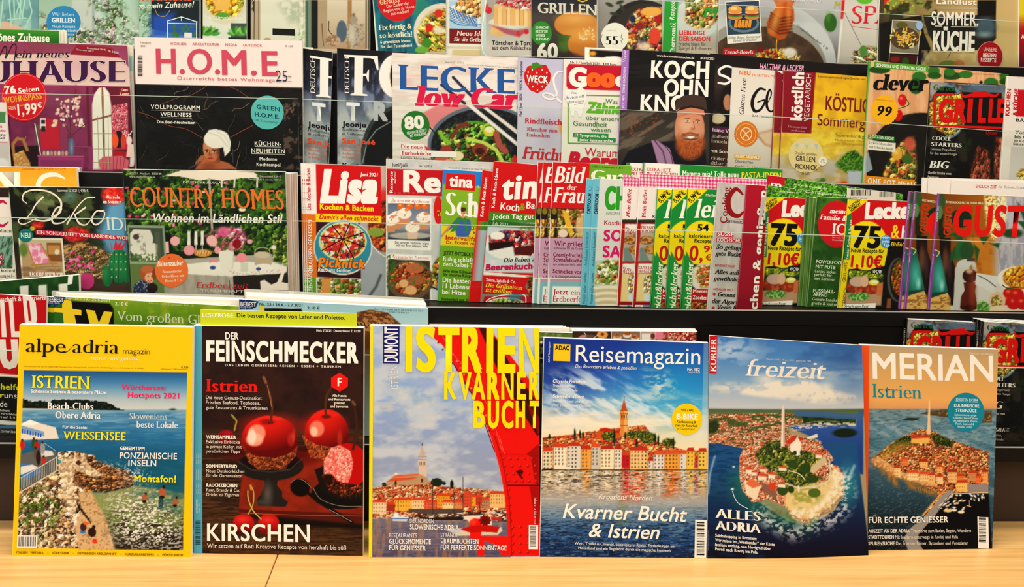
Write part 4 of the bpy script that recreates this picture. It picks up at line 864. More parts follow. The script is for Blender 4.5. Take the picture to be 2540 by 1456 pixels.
    for i in range(16): m.E(r.uniform(1165,1350),r.uniform(560,625),12,6,'f0eae0',ang=1)
    m.E(970,722,40,14,'e8c890'); m.E(1035,718,24,12,'f0e8dc');m.E(1100,735,32,14,'f0e0c0'); m.L([(1150,672),(1195,684)],9,'d0a470'); m.L([(1177,620),(1177,676)],3,'cfc8be')
    m.Z(*G5)
    m.VP([(158,325),(242,328),(196/3.872*4.282,2600),(115/3.872*4.282-30,2600)],'e8642c'); m.T('MERIAN',158,672,115,12,'f4e0cc','b',rot=90)
    m.T('MERIAN',282,676,1270,268,'f8ecdc','r',sl=.028,out=('f8ecdc',6)); m.T('Istrien',275,882,520,150,'2a8c98','s'); m.T('Die Lust am Reisen',1303,425,255,25,'e8d8c0','r')
    m.VE(1265,1038,196,207,'26899a')
    for t,x,y,w_,h,st in(('30 SEITEN EXTRA',1158,916,236,26,'r'),('KULINARISCHE',1140,980,266,32,'b'),('STREIFZÜGE',1158,1032,220,32,'b'),('Spitzenküche, urige',1145,1074,232,22,'r'),('Konobas, beste Oliven-',1128,1106,270,22,'r'),('öle, besondere Weine,',1128,1138,262,22,'r'),('Fisch, Seafood &',1157,1170,198,22,'r'),('Weiße Trüffel',1175,1202,156,22,'r')): m.T(t,x,y,w_,h,'e4f0f0',st)
    m.VR(1158,922,1392,926,'e4f0f0')
    m.Z(*G6)
    m.T('FÜR ECHTE GENIESSER',210,840,765,56,'f8efe2','b',sl=-.008)
    for i,(a,wa,b_,xb,wb) in enumerate((('AUSZEIT AN DER ADRIA',396,'Traumorte zum Baden, Segeln, Wandern',617,575),('STADTTOUREN',245,'Mit Insidern unterwegs in Rovinj und Pula',465,602),('SPURENSUCHE',252,'Das Erbe der Römer, Byzantiner und Venezianer',473,692))): m.T(a,207,933+i*60,wa,32,'f4ebe0','b',sl=-.006); m.T(b_,xb,931+i*60,wb,32,'e8dfd4','r',sl=-.006)
    m.bar(1255,728,1360,1040,True,seed=13); return m.build()
# ------------------------------------------------------------------ tier behind the counter row
K1=(0,0,3.466);K2=(500,0,3.466);K3=(1000,0,3.466);K4=(1500,0,3.466);K5=(1980,0,3.466)
L1=(0,400,3.466);L2=(500,400,3.466);L3=(1000,400,3.466);L4=(1500,400,3.466);L5=(1980,400,3.466)
ORD=['topmost','second','third','fourth','fifth','sixth','seventh']
def plain(quad,row,layer,label,c,group,th=.005,spine=None,g=9,name='magazine',cat='magazine'):
    m=Mag(quad,row,layer,label,group=group,th=th,spine=spine,g=g,name=name,cat=cat); m.fill(c); return m
def tier_d():
    FD='magazines in the lowest tier behind the counter row'
    # left: red weekly
    m=Mag([(-90,726),(116,736),(112,1076),(-96,1074)],'D',.3,'red weekly magazine with tall white letters, at the far left behind the yellow one',group=FD,th=.004)
    m.fill('b5161c').Z(*F1); m.Pg([(-400,640),(200,650),(200,1300),(-400,1300)],'15130f'); m.R(-400,612,260,640,'efe6d8'); m.Pg([(-400,1100),(260,1140),(260,1180),(-400,1150)],'e4ded0'); m.Pg([(-400,1180),(300,1185),(300,1210),(-400,1205)],'4a7ca0'); m.Pg([(-400,1210),(300,1215),(300,1300),(-400,1300)],'3a3028')
    for pts in ([(0,-150),(45,-155),(72,240),(20,240)],[(92,-160),(138,-160),(158,178),(206,178),(208,240),(122,240)],[(240,-190),(330,-190),(380,-120),(396,60),(380,112),(268,112)]): m.VP(pts,'e9e0d4')
    m.VP([(285,-150),(312,-150),(332,66),(306,66)],'b5161c')
    m.VP([(-20,262),(60,262),(75,470),(105,510),(130,470),(115,262),(190,262),(205,480),(170,560),(100,582),(40,560),(5,490)],'e9e0d4')
    m.Z(*L1); m.T('Zeitschrift & Illustrierte',-60,1212,460,38,'f0e0d8','b',sl=-.03)
    m.Z(*F1); m.T('helfen',8,795,260,62,'c8c83a','b'); m.T('r',2,880,40,50,'d0d04a','b'); m.T('uns',48,885,130,56,'e4e0d8','r'); m.T('de',0,978,78,62,'e4e0d8','r'); m.T('Eckart',0,1028,105,24,'c8c4bc','b'); m.T('v. Hirschhausen',-30,1062,260,24,'c8c4bc','b'); m.T('klärt auf  S. 6',-50,1095,210,22,'c8c4bc','b'); m.T('Kommissar',-22,1250,230,30,'c8ccd0','r')
    m.build()
    m=Mag([(-90,705),(195,682),(206,1060),(-96,1066)],'D',8,'green TV guide with a price in white, leaning at the far left',group=FD,th=.008,g=2.6)
    m.Z(*L1); m.G([(980,'2a5424'),(1200,'16351a')]); m.N('3f7030',None,60,.55,.2,.5,seed=2); m.T('ni bis 2. Juli 2021',-2,1082,300,30,'e0c83a','b',sl=-.07); m.T('2,10 €',456,1042,112,28,'f0ece0','b',sl=-.07)
    for x in (170,330,505): m.Pg([(x,1085-x*.06),(x+72,1080-x*.06),(x+78,1250),(x+8,1250)],'efe8da')
    m.bar(596,1060,638,1180,True,seed=5); m.build()
    # tv guides
    def tv(x0,y0,x1,y1,layer,label,kind,full=True,xoff=0):
        m=Mag([(x0,y0),(x1,y1),(x1-1,1084),(x0+2,1080)],'D',layer,label,group='TV guides stacked in the lowest tier',th=.0045,g=2.3 if full else 9,cell=(-10,-10,2550,850) if full else None)
        if not full: m.fill('e8e0d0'); m.build(); return
        if kind==1:
            m.Z(*L1); m.fill('76942a').G([(1160,'8fa63a'),(1300,'6f9226'),(1456,'4f7420')]); m.N('b6b83c',None,120,.55,.3,.6,seed=3)
            dx=-58 if xoff else 0
            m.Pg([(600+dx,1200),(940+dx,1220),(975+dx,1260),(990+dx,1600),(560+dx,1600)],'120f0c'); m.Pg([(440+dx,1190),(615+dx,1190),(620+dx,1600),(430+dx,1600)],'3a6a2a')
            Y='e8c93a'
            m.VP([(535+dx,1190),(612+dx,1195),(625+dx,1265),(700+dx,1275),(700+dx,1320),(640+dx,1315),(680+dx,1500),(560+dx,1500),(540+dx,1300),(440+dx,1295),(440+dx,1255),(535+dx,1262)],Y)
            m.VP([(740+dx,1275),(815+dx,1285),(850+dx,1390),(895+dx,1290),(968+dx,1298),(900+dx,1500),(800+dx,1500)],Y)
            m.VP([(460+dx,1150),(560+dx,1165),(545+dx,1215),(500+dx,1230),(460+dx,1265)],'22386e'); m.T('BEST',465+dx,1205,82,34,'f0ece0','b'); m.T('SELLER',470+dx,1222,45,12,'d8d4cc','r')
            if not xoff:
                m.T('Nr. 24 / 19.- 25.6.2021',572,1190,370,22,'e8ecc8','r',sl=.05); m.T('2,10 €',990,1236,110,26,'e8ecc8','b',sl=.05); m.T('Vom großen Glück',1005,1368,880,84,'cdd6b4','s',sl=.05); m.T('Österr. 2,40 € Schweiz 4,00 sFr.',1280,1226,400,14,'c8d0a0','r',sl=.06)
        else:
            m.Z(*L2); m.fill('a8c8cc').G([(1190,'9fc4c8'),(1456,'c4dcdc')]); m.Pg([(1330,1300),(1450,1275),(1600,1300),(1760,1440),(1760,1600),(1320,1600)],'6a4222'); m.N('c09060',m.mP([(1340,1300),(1450,1280),(1600,1305),(1740,1430),(1320,1500)],5),22,.52,.15,.9,sx=2,sy=.6,seed=6,ang=.4); 
            for k in range(12): m.L([(1340+k*30,1390),(1346+k*30,1420)],8,'2c2420')
            m.Pg([(500,1240),(540,1240),(545,1420),(480,1420)],'e0c840'); m.Pg([(540,1262),(860,1268),(900,1420),(540,1420)],'15130f')
            dx=-50 if xoff else 0
            m.VP([(372+dx,1185),(490+dx,1200),(470+dx,1250),(430+dx,1270),(378+dx,1275)],'22386e'); m.T('BEST',386+dx,1245,84,36,'f0ece0','b'); m.T('SELLER',388+dx,1262,42,12,'d8d4cc','r')
            if not xoff:
                m.T('Nr. 25 / 26.6.- 2.7.2021',498,1238,370,22,'2c3a4a','b',sl=.03); m.T('2,10 €',910,1272,105,24,'2c4a5a','b',sl=.03); m.T('Österr. 2,40 € Schweiz 4,00 sFr. DK 25,95 dkk. LUX 2,50 €',1485,1276,420,13,'4a5a60','r',sl=.04); m.T('I/E 3,00 € F 2,90 € SI 3,30 €',1610,1300,170,11,'4a5a60','r')
        m.build()
    for i in range(5): tv(128+i*5,722+i*1.5,606-i*2,735+i*2.5,6-i*.8,ORD[i]+' page edge from the top in the green TV guide stack at left',1,False)
    tv(115,736,570,756,2,'second copy of the green TV guide, its spine showing at the left',1,True,1); tv(133,735,592,760,1.1,'green TV guide with big yellow letters, front copy of the left stack',1)
    for i in range(6): tv(606+i*1,718+i*3,1050+i*1.5,741+i*3,6-i*.75,ORD[i]+' page edge from the top in the pale blue TV guide stack',2,False)
    tv(593,742,1058,762,1.2,'second copy of the pale blue TV guide, its spine showing at the left',2,True,1); tv(608,743,1062,765,.4,'pale blue TV guide with a bread roll, front copy of the middle stack',2)
    # thick magazines behind crane / blue cover
    for i in range(5): plain([(1060+i*2,797+i*3),(1380+i*8,800+i*3.5),(1385+i*8,1088),(1060,1086)],'D',6-i*1.0,ORD[i]+' page edge from the top, garden magazine behind the red crane cover','ece4d4','garden magazines in the lowest tier',th=.006).build()
    m=Mag([(1070,818),(1420,826),(1418,1088),(1070,1086)],'D',.4,'garden magazine with dark leafy cover, front copy behind the crane cover',group=FD,g=2.6,th=.006,cell=(1330,800,1425,900)); m.fill('1b1f14').Z(*G1); m.R(0,190,500,250,'6a7c3c'); m.N('c8cf9a',None,24,.6,.1,.4,seed=4); m.E(98,297,14,14,'e8e4d8'); m.T('Gartenspaß für alle Jahreszeiten',90,240,330,10,'e8e4d0','r'); m.build()
    for i in range(3): plain([(1402+i*8,811+i*3),(1722+i*3,813+i*3.5),(1722+i*3,1090),(1402+i*8,1088)],'D',4.5-i*1.2,ORD[i]+' page edge from the top, baking magazine behind the blue travel cover','f0e8da','baking magazines in the lowest tier',th=.0062).build()
    m=Mag([(1420,821),(1730,823),(1728,1092),(1420,1089)],'D',.6,'baking magazine with a strip of fruit and muffin photos along its top',group=FD,g=2.2,th=.006,cell=(1415,815,1740,900)); m.fill('3a2c26').Z(*G1)
    m.R(430,180,840,290,'4a3428'); m.E(560,255,70,40,'c89080'); m.E(620,235,50,20,'7a5a50'); m.E(745,215,58,42,'e0a85c'); m.E(745,210,20,16,'8a3a20'); m.L([(640,260),(700,215)],8,'d8d0c8'); m.L([(550,190),(570,215)],8,'d8d0c8')
    m.R(845,180,1145,290,'8a7468'); 
    for x,y in ((905,225),(1010,200),(1095,235)): m.E(x,y+20,45,30,'e8e0d4'); m.E(x,y,42,24,'c88a4a'); m.N('7a3a20',m.mE(x,y,38,20),10,.5,.1,.8,seed=x)
    m.R(1150,180,1310,290,'c4a89c'); m.R(1165,205,1255,290,'efe6da'); m.E(1280,230,24,30,'7a3a2c')
    m.R(1315,180,1740,290,'7a2028'); m.F(m.mR(1320,180,1740,290),18,['a8202c','e0c8b0','5c1418','c84048','d8a878'],seed=6,shade=.7); m.E(1350,215,44,60,'e08a98')
    m.L([(842,180),(842,290)],6,'e8e0d4');m.L([(1148,180),(1148,290)],6,'e8e0d4');m.L([(1312,180),(1312,290)],6,'e8e0d4'); m.build()
    # right: grill magazines
    for j,(X,Y,n) in enumerate(((2226,782,4),(2416,790,3))):
        for i in range(n): grill(X+i*9,Y+i*2.6,'D',5.5-j*3.2-i*.8,ORD[i].replace('topmost','leftmost')+' spine in the '+('left','right')[j]+' sheaf of black grill magazines, low at right','lower',part=True)
    grill(2252,792,'D',2.2,'black grill magazine with red stencil letters, behind the sunset magazine at right','lower')
    grill(2441,798,'D',-1.2,'black grill magazine with red stencil letters at the lower right edge','lower')
def grill(x,y,row,layer,label,g_,part=False):
    """grill magazine whose top left corner sits at x,y; art authored for the copy at 2308,203"""
    h=288 if row=='D' else 255
    m=Mag([(x,y),(x+190,y+9),(x+186,y+h+5),(x-18,y+h)],row,layer,label,group='grill magazines '+('in the lowest tier' if g_=='lower' else 'in the third tier'),th=.004,spine='17130f',g=2.2,cell=(x-30,y-5,2552 if not part else x+14,1100 if row=='D' else 465))
    m.fill('14110f').Z(1980,0,3.466,dx=x-2308,dy=y-203)
    if part:
        m.T('GRILLEN',1052-0,940-60,90,16,'e8e0d0','b',rot=90); m.F(m.mR(1100,910,1160,1080),14,['d8b058','e8cc80','8a5a28'],seed=4); m.Z(1980,0,3.466,dx=x-2308,dy=y-203); m.T('GRILLEN',1155,930,130,26,'f0e8d8','k',rot=90); m.build(); return
    m.R(1140,700,2300,860,'8a8680'); m.N('3a342e',None,90,.55,.2,.8,seed=5)
    m.E(1600,760,190,60,'5a6f80',.8,10); m.E(1180,760,90,60,'a8a49c',.8,14)
    m.E(1290,960,150,230,'6a8ca0'); m.E(1270,960,140,215,'120f0c'); m.F(m.mP([(1120,900),(1180,820),(1400,800),(1440,920),(1420,1100),(1300,1180),(1130,1080)],5),22,['e8c860','c89838','f0dc90','8a6020','4a5a20','a85a28'],seed=7,shade=.8,edge=.4)
    m.Pg([(1400,790),(1750,800),(1760,1400),(1460,1400),(1420,1000)],'1b1815')
    R_='c41f1a'
    m.VL([(1170,1080),(1175,840),(1195,812),(1330,812)],22,R_); 
    m.VP([(1500,790),(1625,780),(1630,835),(1500,838)],R_); m.VL([(1395,785),(1420,828),(1510,815)],[6,24,30],R_); m.VL([(1620,810),(1690,825),(1735,792)],[30,24,6],R_)
    for t,xx,w_ in (('G',1205,115),('R',1340,95),('I',1452,32),('L',1545,60),('L',1635,60),('E',1705,60)): m.T(t,xx,1045,w_,190,R_,'b',out=(R_,5))
    m.VP([(1160,1072),(1750,1090),(1750,1110),(1160,1090)],R_)
    m.T('Garten',1160,775,190,50,'2f5c34','d'); m.T('Deutschland 5,99 € Österreich 6,70 € Schweiz 11,60 CHF',1370,730,330,12,'b8b0a4','r')
    m.T('COOLE',1148,1205,160,36,'ece4d6','d'); m.T('STARTERS',1140,1255,262,34,'ece4d6','d'); m.T('Geniales Fingerfood',1135,1290,215,20,'c8c0b4','r'); m.T('für den ersten Hunger',1130,1325,235,20,'c8c0b4','r'); m.T('BIG',1125,1445,170,66,'f0e8da','di')
    m.T('Große Stücke vom',1112,1494,200,22,'c8c0b4','b'); m.T('Feinsten',1110,1532,95,24,'c8c0b4','b'); m.T('Opener',1610,1155,100,36,'a81c1a','si')
    if row=='D':
        m.T('BUNTE SALATE',1120,1640,230,34,'e4dccf','d'); m.T('Dips & Saucen,',1115,1680,170,20,'c8c0b4','r'); m.T('Drinks und mehr',1115,1715,190,20,'c8c0b4','r')
    mt=m.mP([(1540,1250),(1640,1300),(1660,1700),(1500,1750),(1480,1500)],6)+m.mP([(1690,1180),(1760,1180),(1760,1600),(1680,1560)],6); m.F(np.clip(mt,0,1),26,['8a4a34','b86a50','5a2c1c','a85c48','3a1c12'],seed=9,sx=.6,sy=2.2,shade=.6,edge=.4); m.N('2c3a1c',m.mP([(1400,1180),(1500,1200),(1480,1300),(1380,1300)],8),14,.45,.2,.8,seed=10)
    m.build()
# ------------------------------------------------------------------ second tier
FC='magazines on the second tier'
def food(m,mask,pal,size,seed,shade=.7,edge=.35,**k): return m.F(mask,size,pal,seed=seed,shade=shade,edge=edge,**k)
SALAD=['4a7028','7c9c3a','2c4a1c','c83a28','e8d8a0','a8b850','e8602c']
STEW=['7a3018','b8502a','d8803c','4a1c10','e0b070','8c4020']
PASTA=['e8c868','f0dc98','c89838','d8a848','a86a28','5c7a2c']
BERRY=['8c1420','c82838','4a0c18','e06048','2c2c58','f0d8c8']
def tier_c():
    # far left
    for i in range(3): plain([(-90+i,412+i*2),(199-i*3,415+i*2),(204,712),(-90,712)],'C',9-i*1.5,ORD[i].replace('topmost','hindmost')+' copy behind the orange interiors magazine at the far left','f0e4cc','orange interiors magazines on the second tier',th=.008).build()
    m=Mag([(-90,412),(190,416),(200,718),(-90,716)],'C',3.2,'orange interiors magazine with tall white letters, behind the succulent cover',group=FC,g=3,th=.007,cell=(-10,400,200,475)); m.fill('f0a632').Z(*L1).G([(40,'eea52e'),(220,'f6b548')]); m.T('Deutschland 3,50 € A: 4,10 €, CH: 7,- sfr',195,88,375,18,'7a5410','r'); m.VP([(-60,90),(10,90),(140,230),(120,230),(120,90),(175,90),(175,320),(110,320),(-10,150),(-10,320),(-60,320)],'fbeed8'); m.VL([(560,150),(480,115),(380,130),(330,200),(350,300)],[10,36,44,44,44],'fbeed8'); m.build()
    m=Mag([(-90,463),(22,464),(44,722),(-90,722)],'C',1.6,'home magazine with a crimson letter and grasses, cut by the left edge',group=FC,th=.006); m.fill('ece2d4').Z(*L1); m.R(-20,222,80,312,'3a2824'); m.VL([(60,370),(20,345),(-30,380),(-30,520),(20,555),(75,520)],[10,26,34,34,26,8],'b52456'); m.T('Wohnen',-70,612,170,36,'2c2420','s'); m.R(-60,645,110,920,'8aa89c'); m.N('3c5a34',m.mR(-60,645,110,920),20,.5,.15,.9,sx=.5,sy=2.5,seed=4,ang=.3); m.VR(-60,800,24,845,'a83050'); m.VR(-60,850,20,892,'a83050'); m.T('CHIC',-40,835,58,24,'f4e8e0','b'); m.T('DIYS',-50,884,60,24,'f4e8e0','b'); m.T('Jetzt kommt',-90,952,225,34,'2c2420','s'); m.T('Dschungel-',-90,998,212,32,'2c2420','s'); m.build()
    # decor magazine
    m=Mag([(22,463),(312,466),(326,724),(44,722)],'C',.8,'decoration magazine with a cactus, red blossom and a curly white title',group=FC,th=.008,g=2.1); m.fill('15170f').Z(*L1)
    m.G([(220,'1b1d14'),(560,'14150f'),(760,'2c241a'),(1000,'4a3a2c')]); m.N('5c6a3c',m.mR(80,220,900,700),90,.55,.12,.8,seed=4,ang=.6,sx=1.6).N('8c9468',m.mE(400,360,150,110,30),50,.5,.15,.7,seed=5); m.pal('6fa0bc',m.mP([(960,220),(1110,220),(1110,1000),(900,760),(830,640)],30)); m.pal('7fb0c8',m.mE(600,300,40,40,20),.5)
    m.N('2c3a22',m.mP([(760,560),(900,700),(880,780),(760,700)],10),20,.4,.2,.8,seed=6)
    for x,y,rx,ry in((980,290,100,80),(650,630,110,60),(330,545,50,30)): m.pal('c8281f',m.mE(x,y,rx,ry,10)); m.N('f0604a',m.mE(x,y,rx,ry,10),26,.5,.2,.8,seed=x); m.N('7c100c',m.mE(x,y,rx,ry,10),20,.6,.1,.6,seed=y)
    m.E(280,578,22,20,'c8b040'); tw=m.mP([(540,720),(740,690),(960,800),(960,940),(900,1010),(520,1010)],6); m.F(tw,24,['a8845c','7c5a3c','d0b088','5c4028'],seed=8,sx=3,sy=.4,ang=-.35,shade=.6,edge=.6); m.Pg([(540,760),(700,700),(740,730),(560,800)],'c89868')
    for i in range(26):
        r=random.Random(i); x=550+r.random()*260;y=760+r.random()*170; m.E(x,y,16,13,r.choice(('d8588c','e888ac','b83a6c'))); 
    m.N('2c4a20',m.mR(520,730,860,960),14,.62,.08,.8,seed=9); m.E(745,1030,65,70,'c04a80')
    for x,y,rx,ry in((1025,900,88,150),(925,990,42,90),(1090,960,26,90)): m.E(x,y,rx,ry,'1f6b42'); m.sheen('3a9460',x-20,y-30,rx*.6,ry*.7,.7)
    for i in range(14): m.E(960+(i%4)*40,800+(i//4)*65,5,6,'e8d8a0')
    for i in range(3): m.L([(985+i*38,770),(975+i*42,1050)],3,'0f3420')
    m.Pg([(945,690),(975,760),(985,715),(995,665),(1010,720),(1050,680),(1035,740),(1085,690),(1055,760),(960,760)],'c8384c')
    m.R(160,658,536,1005,'efe4d4'); m.R(172,672,524,1000,'b89c78'); m.R(172,672,524,760,'c8b898'); m.R(400,700,524,860,'8a5c34'); m.R(410,720,515,800,'c0905c'); m.Pg([(240,710),(350,705),(430,870),(290,890)],'e08aa4'); m.N('f4d8dc',m.mP([(240,710),(350,705),(430,870),(290,890)]),26,.5,.12,.8,seed=12); m.L([(230,710),(300,900)],10,'b8884c'); m.L([(350,705),(490,960)],10,'b8884c'); m.L([(270,890),(490,875)],10,'b8884c'); m.L([(320,900),(260,1000)],9,'a87c44'); m.N('6a4a34',m.mR(172,900,524,1000),30,.5,.3,.5,sx=4,sy=.6,seed=13); m.E(200,760,40,60,'5c7a3c',.8,6); m.E(490,780,20,24,'e0d4c0')
    W='efe2cc'
    m.VL([(235,365),(195,330),(215,270),(310,245),(440,270),(525,350),(500,450),(400,510),(280,500),(180,490),(160,520),(210,540),(330,480)],[5,10,13,14,14,16,20,16,9,8,11,9,5],W)
    m.VL([(375,305),(310,370),(270,440),(220,500)],[16,13,11,6],W)
    m.VL([(440,470),(510,450),(530,400),(490,400),(450,470),(460,530),(540,525),(600,470)],[6,8,10,12,14,16,10,5],W)
    m.VL([(820,310),(740,320),(660,400),(600,500),(575,545)],[10,9,10,14,12],W); m.VL([(740,395),(660,450),(640,460)],[16,12,6],W); m.VL([(640,450),(680,530),(740,545),(800,480)],[10,16,10,5],W)
    m.VL([(900,425),(830,430),(790,500),(820,545),(880,510),(900,440),(850,430)],[6,12,14,14,12,10,6],W)
    m.T('IDEEN',918,545,420,115,'e4e0d4','s'); m.VR(305,577,1120,618,'c01e4a'); m.T('EIN SONDERHEFT VON LANDIDEE WOHNEN',322,612,880,30,'f4e8dc','S')
    m.T('Sommer 2-2021 | 4,95 €',497,262,265,24,'e0dccf','r'); m.VE(970,313,0.1,0.1,'c8281f'); m.T('Basteln',918,322,115,30,'f8ece0','di'); m.T('im Sommer',886,362,160,30,'f8ece0','di')
    m.VE(223,637,63,60,'1b7c74',star=30); m.T('NEU',183,658,82,42,'f0ece0','b'); m.VR(256,955,540,990,'efe4d4'); m.T('DIY-Ideen für',272,984,255,34,'a8323c','s'); m.build()
    # country magazine with page stack to the right
    for i in range(4): plain([(330+i*4,421+i*1.4),(737-i*6,429+i*.5),(742-i*5,744),(340,742)],'C',3.4-i*.85,ORD[i].replace('topmost','rightmost')+' page edge at the right side of the garden country magazine','b8a294','garden country magazines on the second tier',th=.005).build()
    m=Mag([(305,420),(708,426),(716,744),(325,742)],'C',0,'country living magazine with an orange title over a laid garden tea table',group=FC,th=.006,g=2.0,spine='2a3a20'); m.Z(*L1); m.fill('1c2814')
    m.Z(*L2); top=m.mP([(-700,60),(740,90),(750,800),(-700,760)],4); food(m,top,['1c3416','2c4c1c','3e6826','0f1a0c','587a30','7c9c40'],34,3,.6,.3); m.N('0c130a',top,120,.55,.15,.85,seed=4)
    m.Z(*L1); 
    for i in range(40):
        r=random.Random(i+5); x=1080+r.random()*900;y=180+r.random()*420; m.E(x,y,r.uniform(8,22),r.uniform(7,18),r.choice(('d8587c','e890a4','b83a5c','f0b8c0'))) if r.random()<.75 else 0
    m.Z(*L2); m.N('5c8a34',m.mE(560,250,260,170,60),40,.45,.2,.8,seed=6); m.Pg([(-140,0+60),(-60,20),(720,60),(500,150),(180,165),(-60,150)],'1a2414',0)
    m.Z(*L1); m.Pg([(1370,140),(1560,78),(1960,75),(2180,95),(2220,120),(1950,165),(1830,150),(1720,165),(1540,130),(1430,125)],'e4d8c4'); m.Z(*L2); m.Pg([(-20,85),(300,88),(440,108),(495,145),(300,145),(180,170),(60,150),(-20,160)],'e8dcc8')
    m.L([(65,150),(92,600)],16,'b8b0a0'); 
    for x in (175,285,480): m.L([(x,150),(x-3,220)],14,'e0d4c0')
    # table
    m.Pg([(-560,930),(-330,850),(740,790),(730,960),(480,1010),(280,985),(280,1300),(-600,1300)],'b0a89c'); m.Pg([(-560,930),(100,860),(740,870),(730,950),(480,1005),(-300,960)],'e8e0d2'); m.Pg([(270,985),(730,965),(740,1300),(290,1300)],'2c2622'); m.N('8c8478',m.mP([(-560,960),(260,985),(260,1300),(-560,1300)],6),60,.5,.3,.5,sx=.6,sy=2,seed=7); m.L([(240,980),(250,1300)],7,'5a6270')
    m.Pg([(150,760),(170,740),(270,745),(280,800),(255,925),(175,930),(150,820)],'e0d8cc'); fl=m.mP([(30,640),(120,570),(340,570),(400,660),(340,760),(180,780),(60,720)],8); food(m,fl,['e8a0b0','d86a8c','f4ccd0','b83c60','8c1c38','f0e0c8','3c5a20'],40,8,.5,.3); m.E(190,605,60,45,'d86c94',.8,8); m.E(305,710,38,42,'8c1424'); m.E(345,830,45,42,'e8949c'); m.E(140,765,28,30,'f0c0b8'); m.N('4a6828',m.mP([(100,640),(180,680),(260,760),(150,760)],8),18,.5,.1,.9,seed=9)
    m.E(530,870,75,55,'b8a890'); m.E(520,805,70,30,'c8b8a0'); m.VL([(455,800),(470,755),(530,742),(580,760),(590,810)],9,'a8957c'); m.E(535,915,80,34,'ece4d8'); m.E(490,925,22,14,'3c5488'); m.E(95,905,75,30,'ece4d8'); m.E(90,912,24,14,'3c5488'); m.E(100,865,36,28,'d88890'); m.Pg([(225,810),(300,805),(285,870),(270,930),(255,930),(240,870)],'c8c8bc',.6); m.Pg([(335,870),(400,870),(400,950),(338,950)],'c0c4b4',.7); m.N('c890a0',m.mP([(200,940),(740,930),(740,960),(300,980)],4),10,.62,.06,.8,seed=10); m.E(0,0,1,1,'000000')
    m.Pg([(505,1030),(540,1020),(600,1060),(650,1040),(720,880),(735,880),(690,1040),(745,1050),(748,1110),(510,1110)],'ecdcd0'); food(m,m.mP([(600,640),(740,620),(740,900),(620,860)],10),['3c5a1c','5c7a2c','1c2c10','a8b060'],30,11); m.E(620,740,22,20,'e8d8c8'); m.E(415,690,24,20,'e8a8ac'); m.E(350,415,30,18,'e8e0b8')
    m.Z(*L1)
    for x in(1625,1685,1740): m.Pg([(x-12,600),(x+12,600),(x+14,720),(x-14,720)],'efe6d6'); m.L([(x,720),(x,800)],8,'c8c0b0')
    m.E(1745,790,75,30,'d8a05c'); m.sheen('f0c888',1740,775,50,14,.8); 
    for k in range(6): m.L([(1690+k*24,765),(1680+k*24,810)],7,'b87838')
    m.E(1505,685,42,40,'eeb0b0'); m.E(1627,765,46,44,'e89aa4'); m.E(1820,680,44,44,'f0b8b4'); m.E(1870,765,26,28,'e8a0a4'); m.E(1840,865,34,24,'e09098'); m.E(1840,905,75,36,'ece4d8'); m.E(1830,915,26,16,'3c5488'); m.Pg([(1880,780),(1960,760),(2000,780),(1990,930),(1900,930)],'e4dcd0'); m.Pg([(1420,690),(1450,690),(1455,790),(1425,790)],'e8b8b0')
    m.R(1095,550,1412,1300,'9aa28c'); m.R(1105,570,1398,862,'4a5a4a'); m.Pg([(1118,620),(1150,585),(1290,590),(1318,660),(1312,700),(1355,715),(1355,855),(1205,860),(1120,770)],'ded6c8'); m.N('8a8c80',m.mR(1110,620,1250,850),34,.6,.12,.7,seed=12); m.E(1170,650,28,24,'5a4a4c'); m.N('4a6a34',m.mR(1105,790,1398,862),16,.5,.1,.8,seed=13); m.R(1330,610,1372,850,'6a6a58',.6)
    m.R(1120,880,1400,1130,'6c7c4c'); m.Pg([(1145,1140),(1150,1060),(1220,1015),(1330,1050),(1360,1140)],'2a3450'); m.N('b8bcc8',m.mP([(1145,1140),(1150,1060),(1220,1015),(1330,1050),(1360,1140)]),9,.6,.06,.8,seed=14); m.E(1275,965,70,72,'a8603c'); m.E(1288,1000,42,46,'e0ac8c'); m.E(1265,930,52,34,'b87048'); m.E(1325,975,18,50,'8c4a2c'); m.E(1275,988,5,4,'3a2018');m.E(1305,988,5,4,'3a2018');m.L([(1272,1022),(1288,1032),(1306,1022)],7,'c04a48'); m.E(1310,1090,46,44,'2c1a16')
    m.T('COUNTRY',1125,392,730,175,'dc7c3a','s',sl=.022,out=('dc7c3a',1.2)); m.Z(*L2); m.T('HOMES',175,405,535,170,'dc7c3a','s',sl=.022,out=('dc7c3a',1.2)); m.Z(*L1); m.T('Wohnen im Ländlichen Stil',1320,520,1115,72,'ece4d8','bi',sl=.01)
    m.T('DEUTSCHE AUSGABE',1575,190,370,20,'e0dccc','S',tr=.05); m.T('3/2021  Mai/Juni  B52188',1115,112,275,16,'c8c8b4','r'); m.T('www.countryhomes.de',1115,140,220,16,'c8c8b4','r'); m.T('Deutschland 5,00 €',2235,137,180,16,'c8c8b4','r'); m.T('Österreich 5,90 €  Schweiz 10,00 sfr',2130,162,290,13,'c8c8b4','r'); m.T('COUNTRY HOMES',1120,392,165,16,'c87038','s',rot=90)
    m.VE(1476,938,142,143,'e07a44'); m.T('Blütenzauber',1355,905,225,44,'f6e8d4','bi',rot=3); m.T('Romantische',1400,962,162,24,'f6e4d0','s',rot=3); m.T('Deko-Ideen mit',1395,1002,190,24,'f6e4d0','s',rot=3); m.T('Rosen & Co.',1422,1040,145,24,'f6e4d0','s',rot=3); m.T('♥' if False else 'v',1442,838,26,20,'c82838','k')
    m.T('Erdbeerzeit',1688,1088,455,52,'c03c3c','si'); m.T('TRAUMHAFTE',1725,1124,400,22,'d4ccc4','r'); m.build()
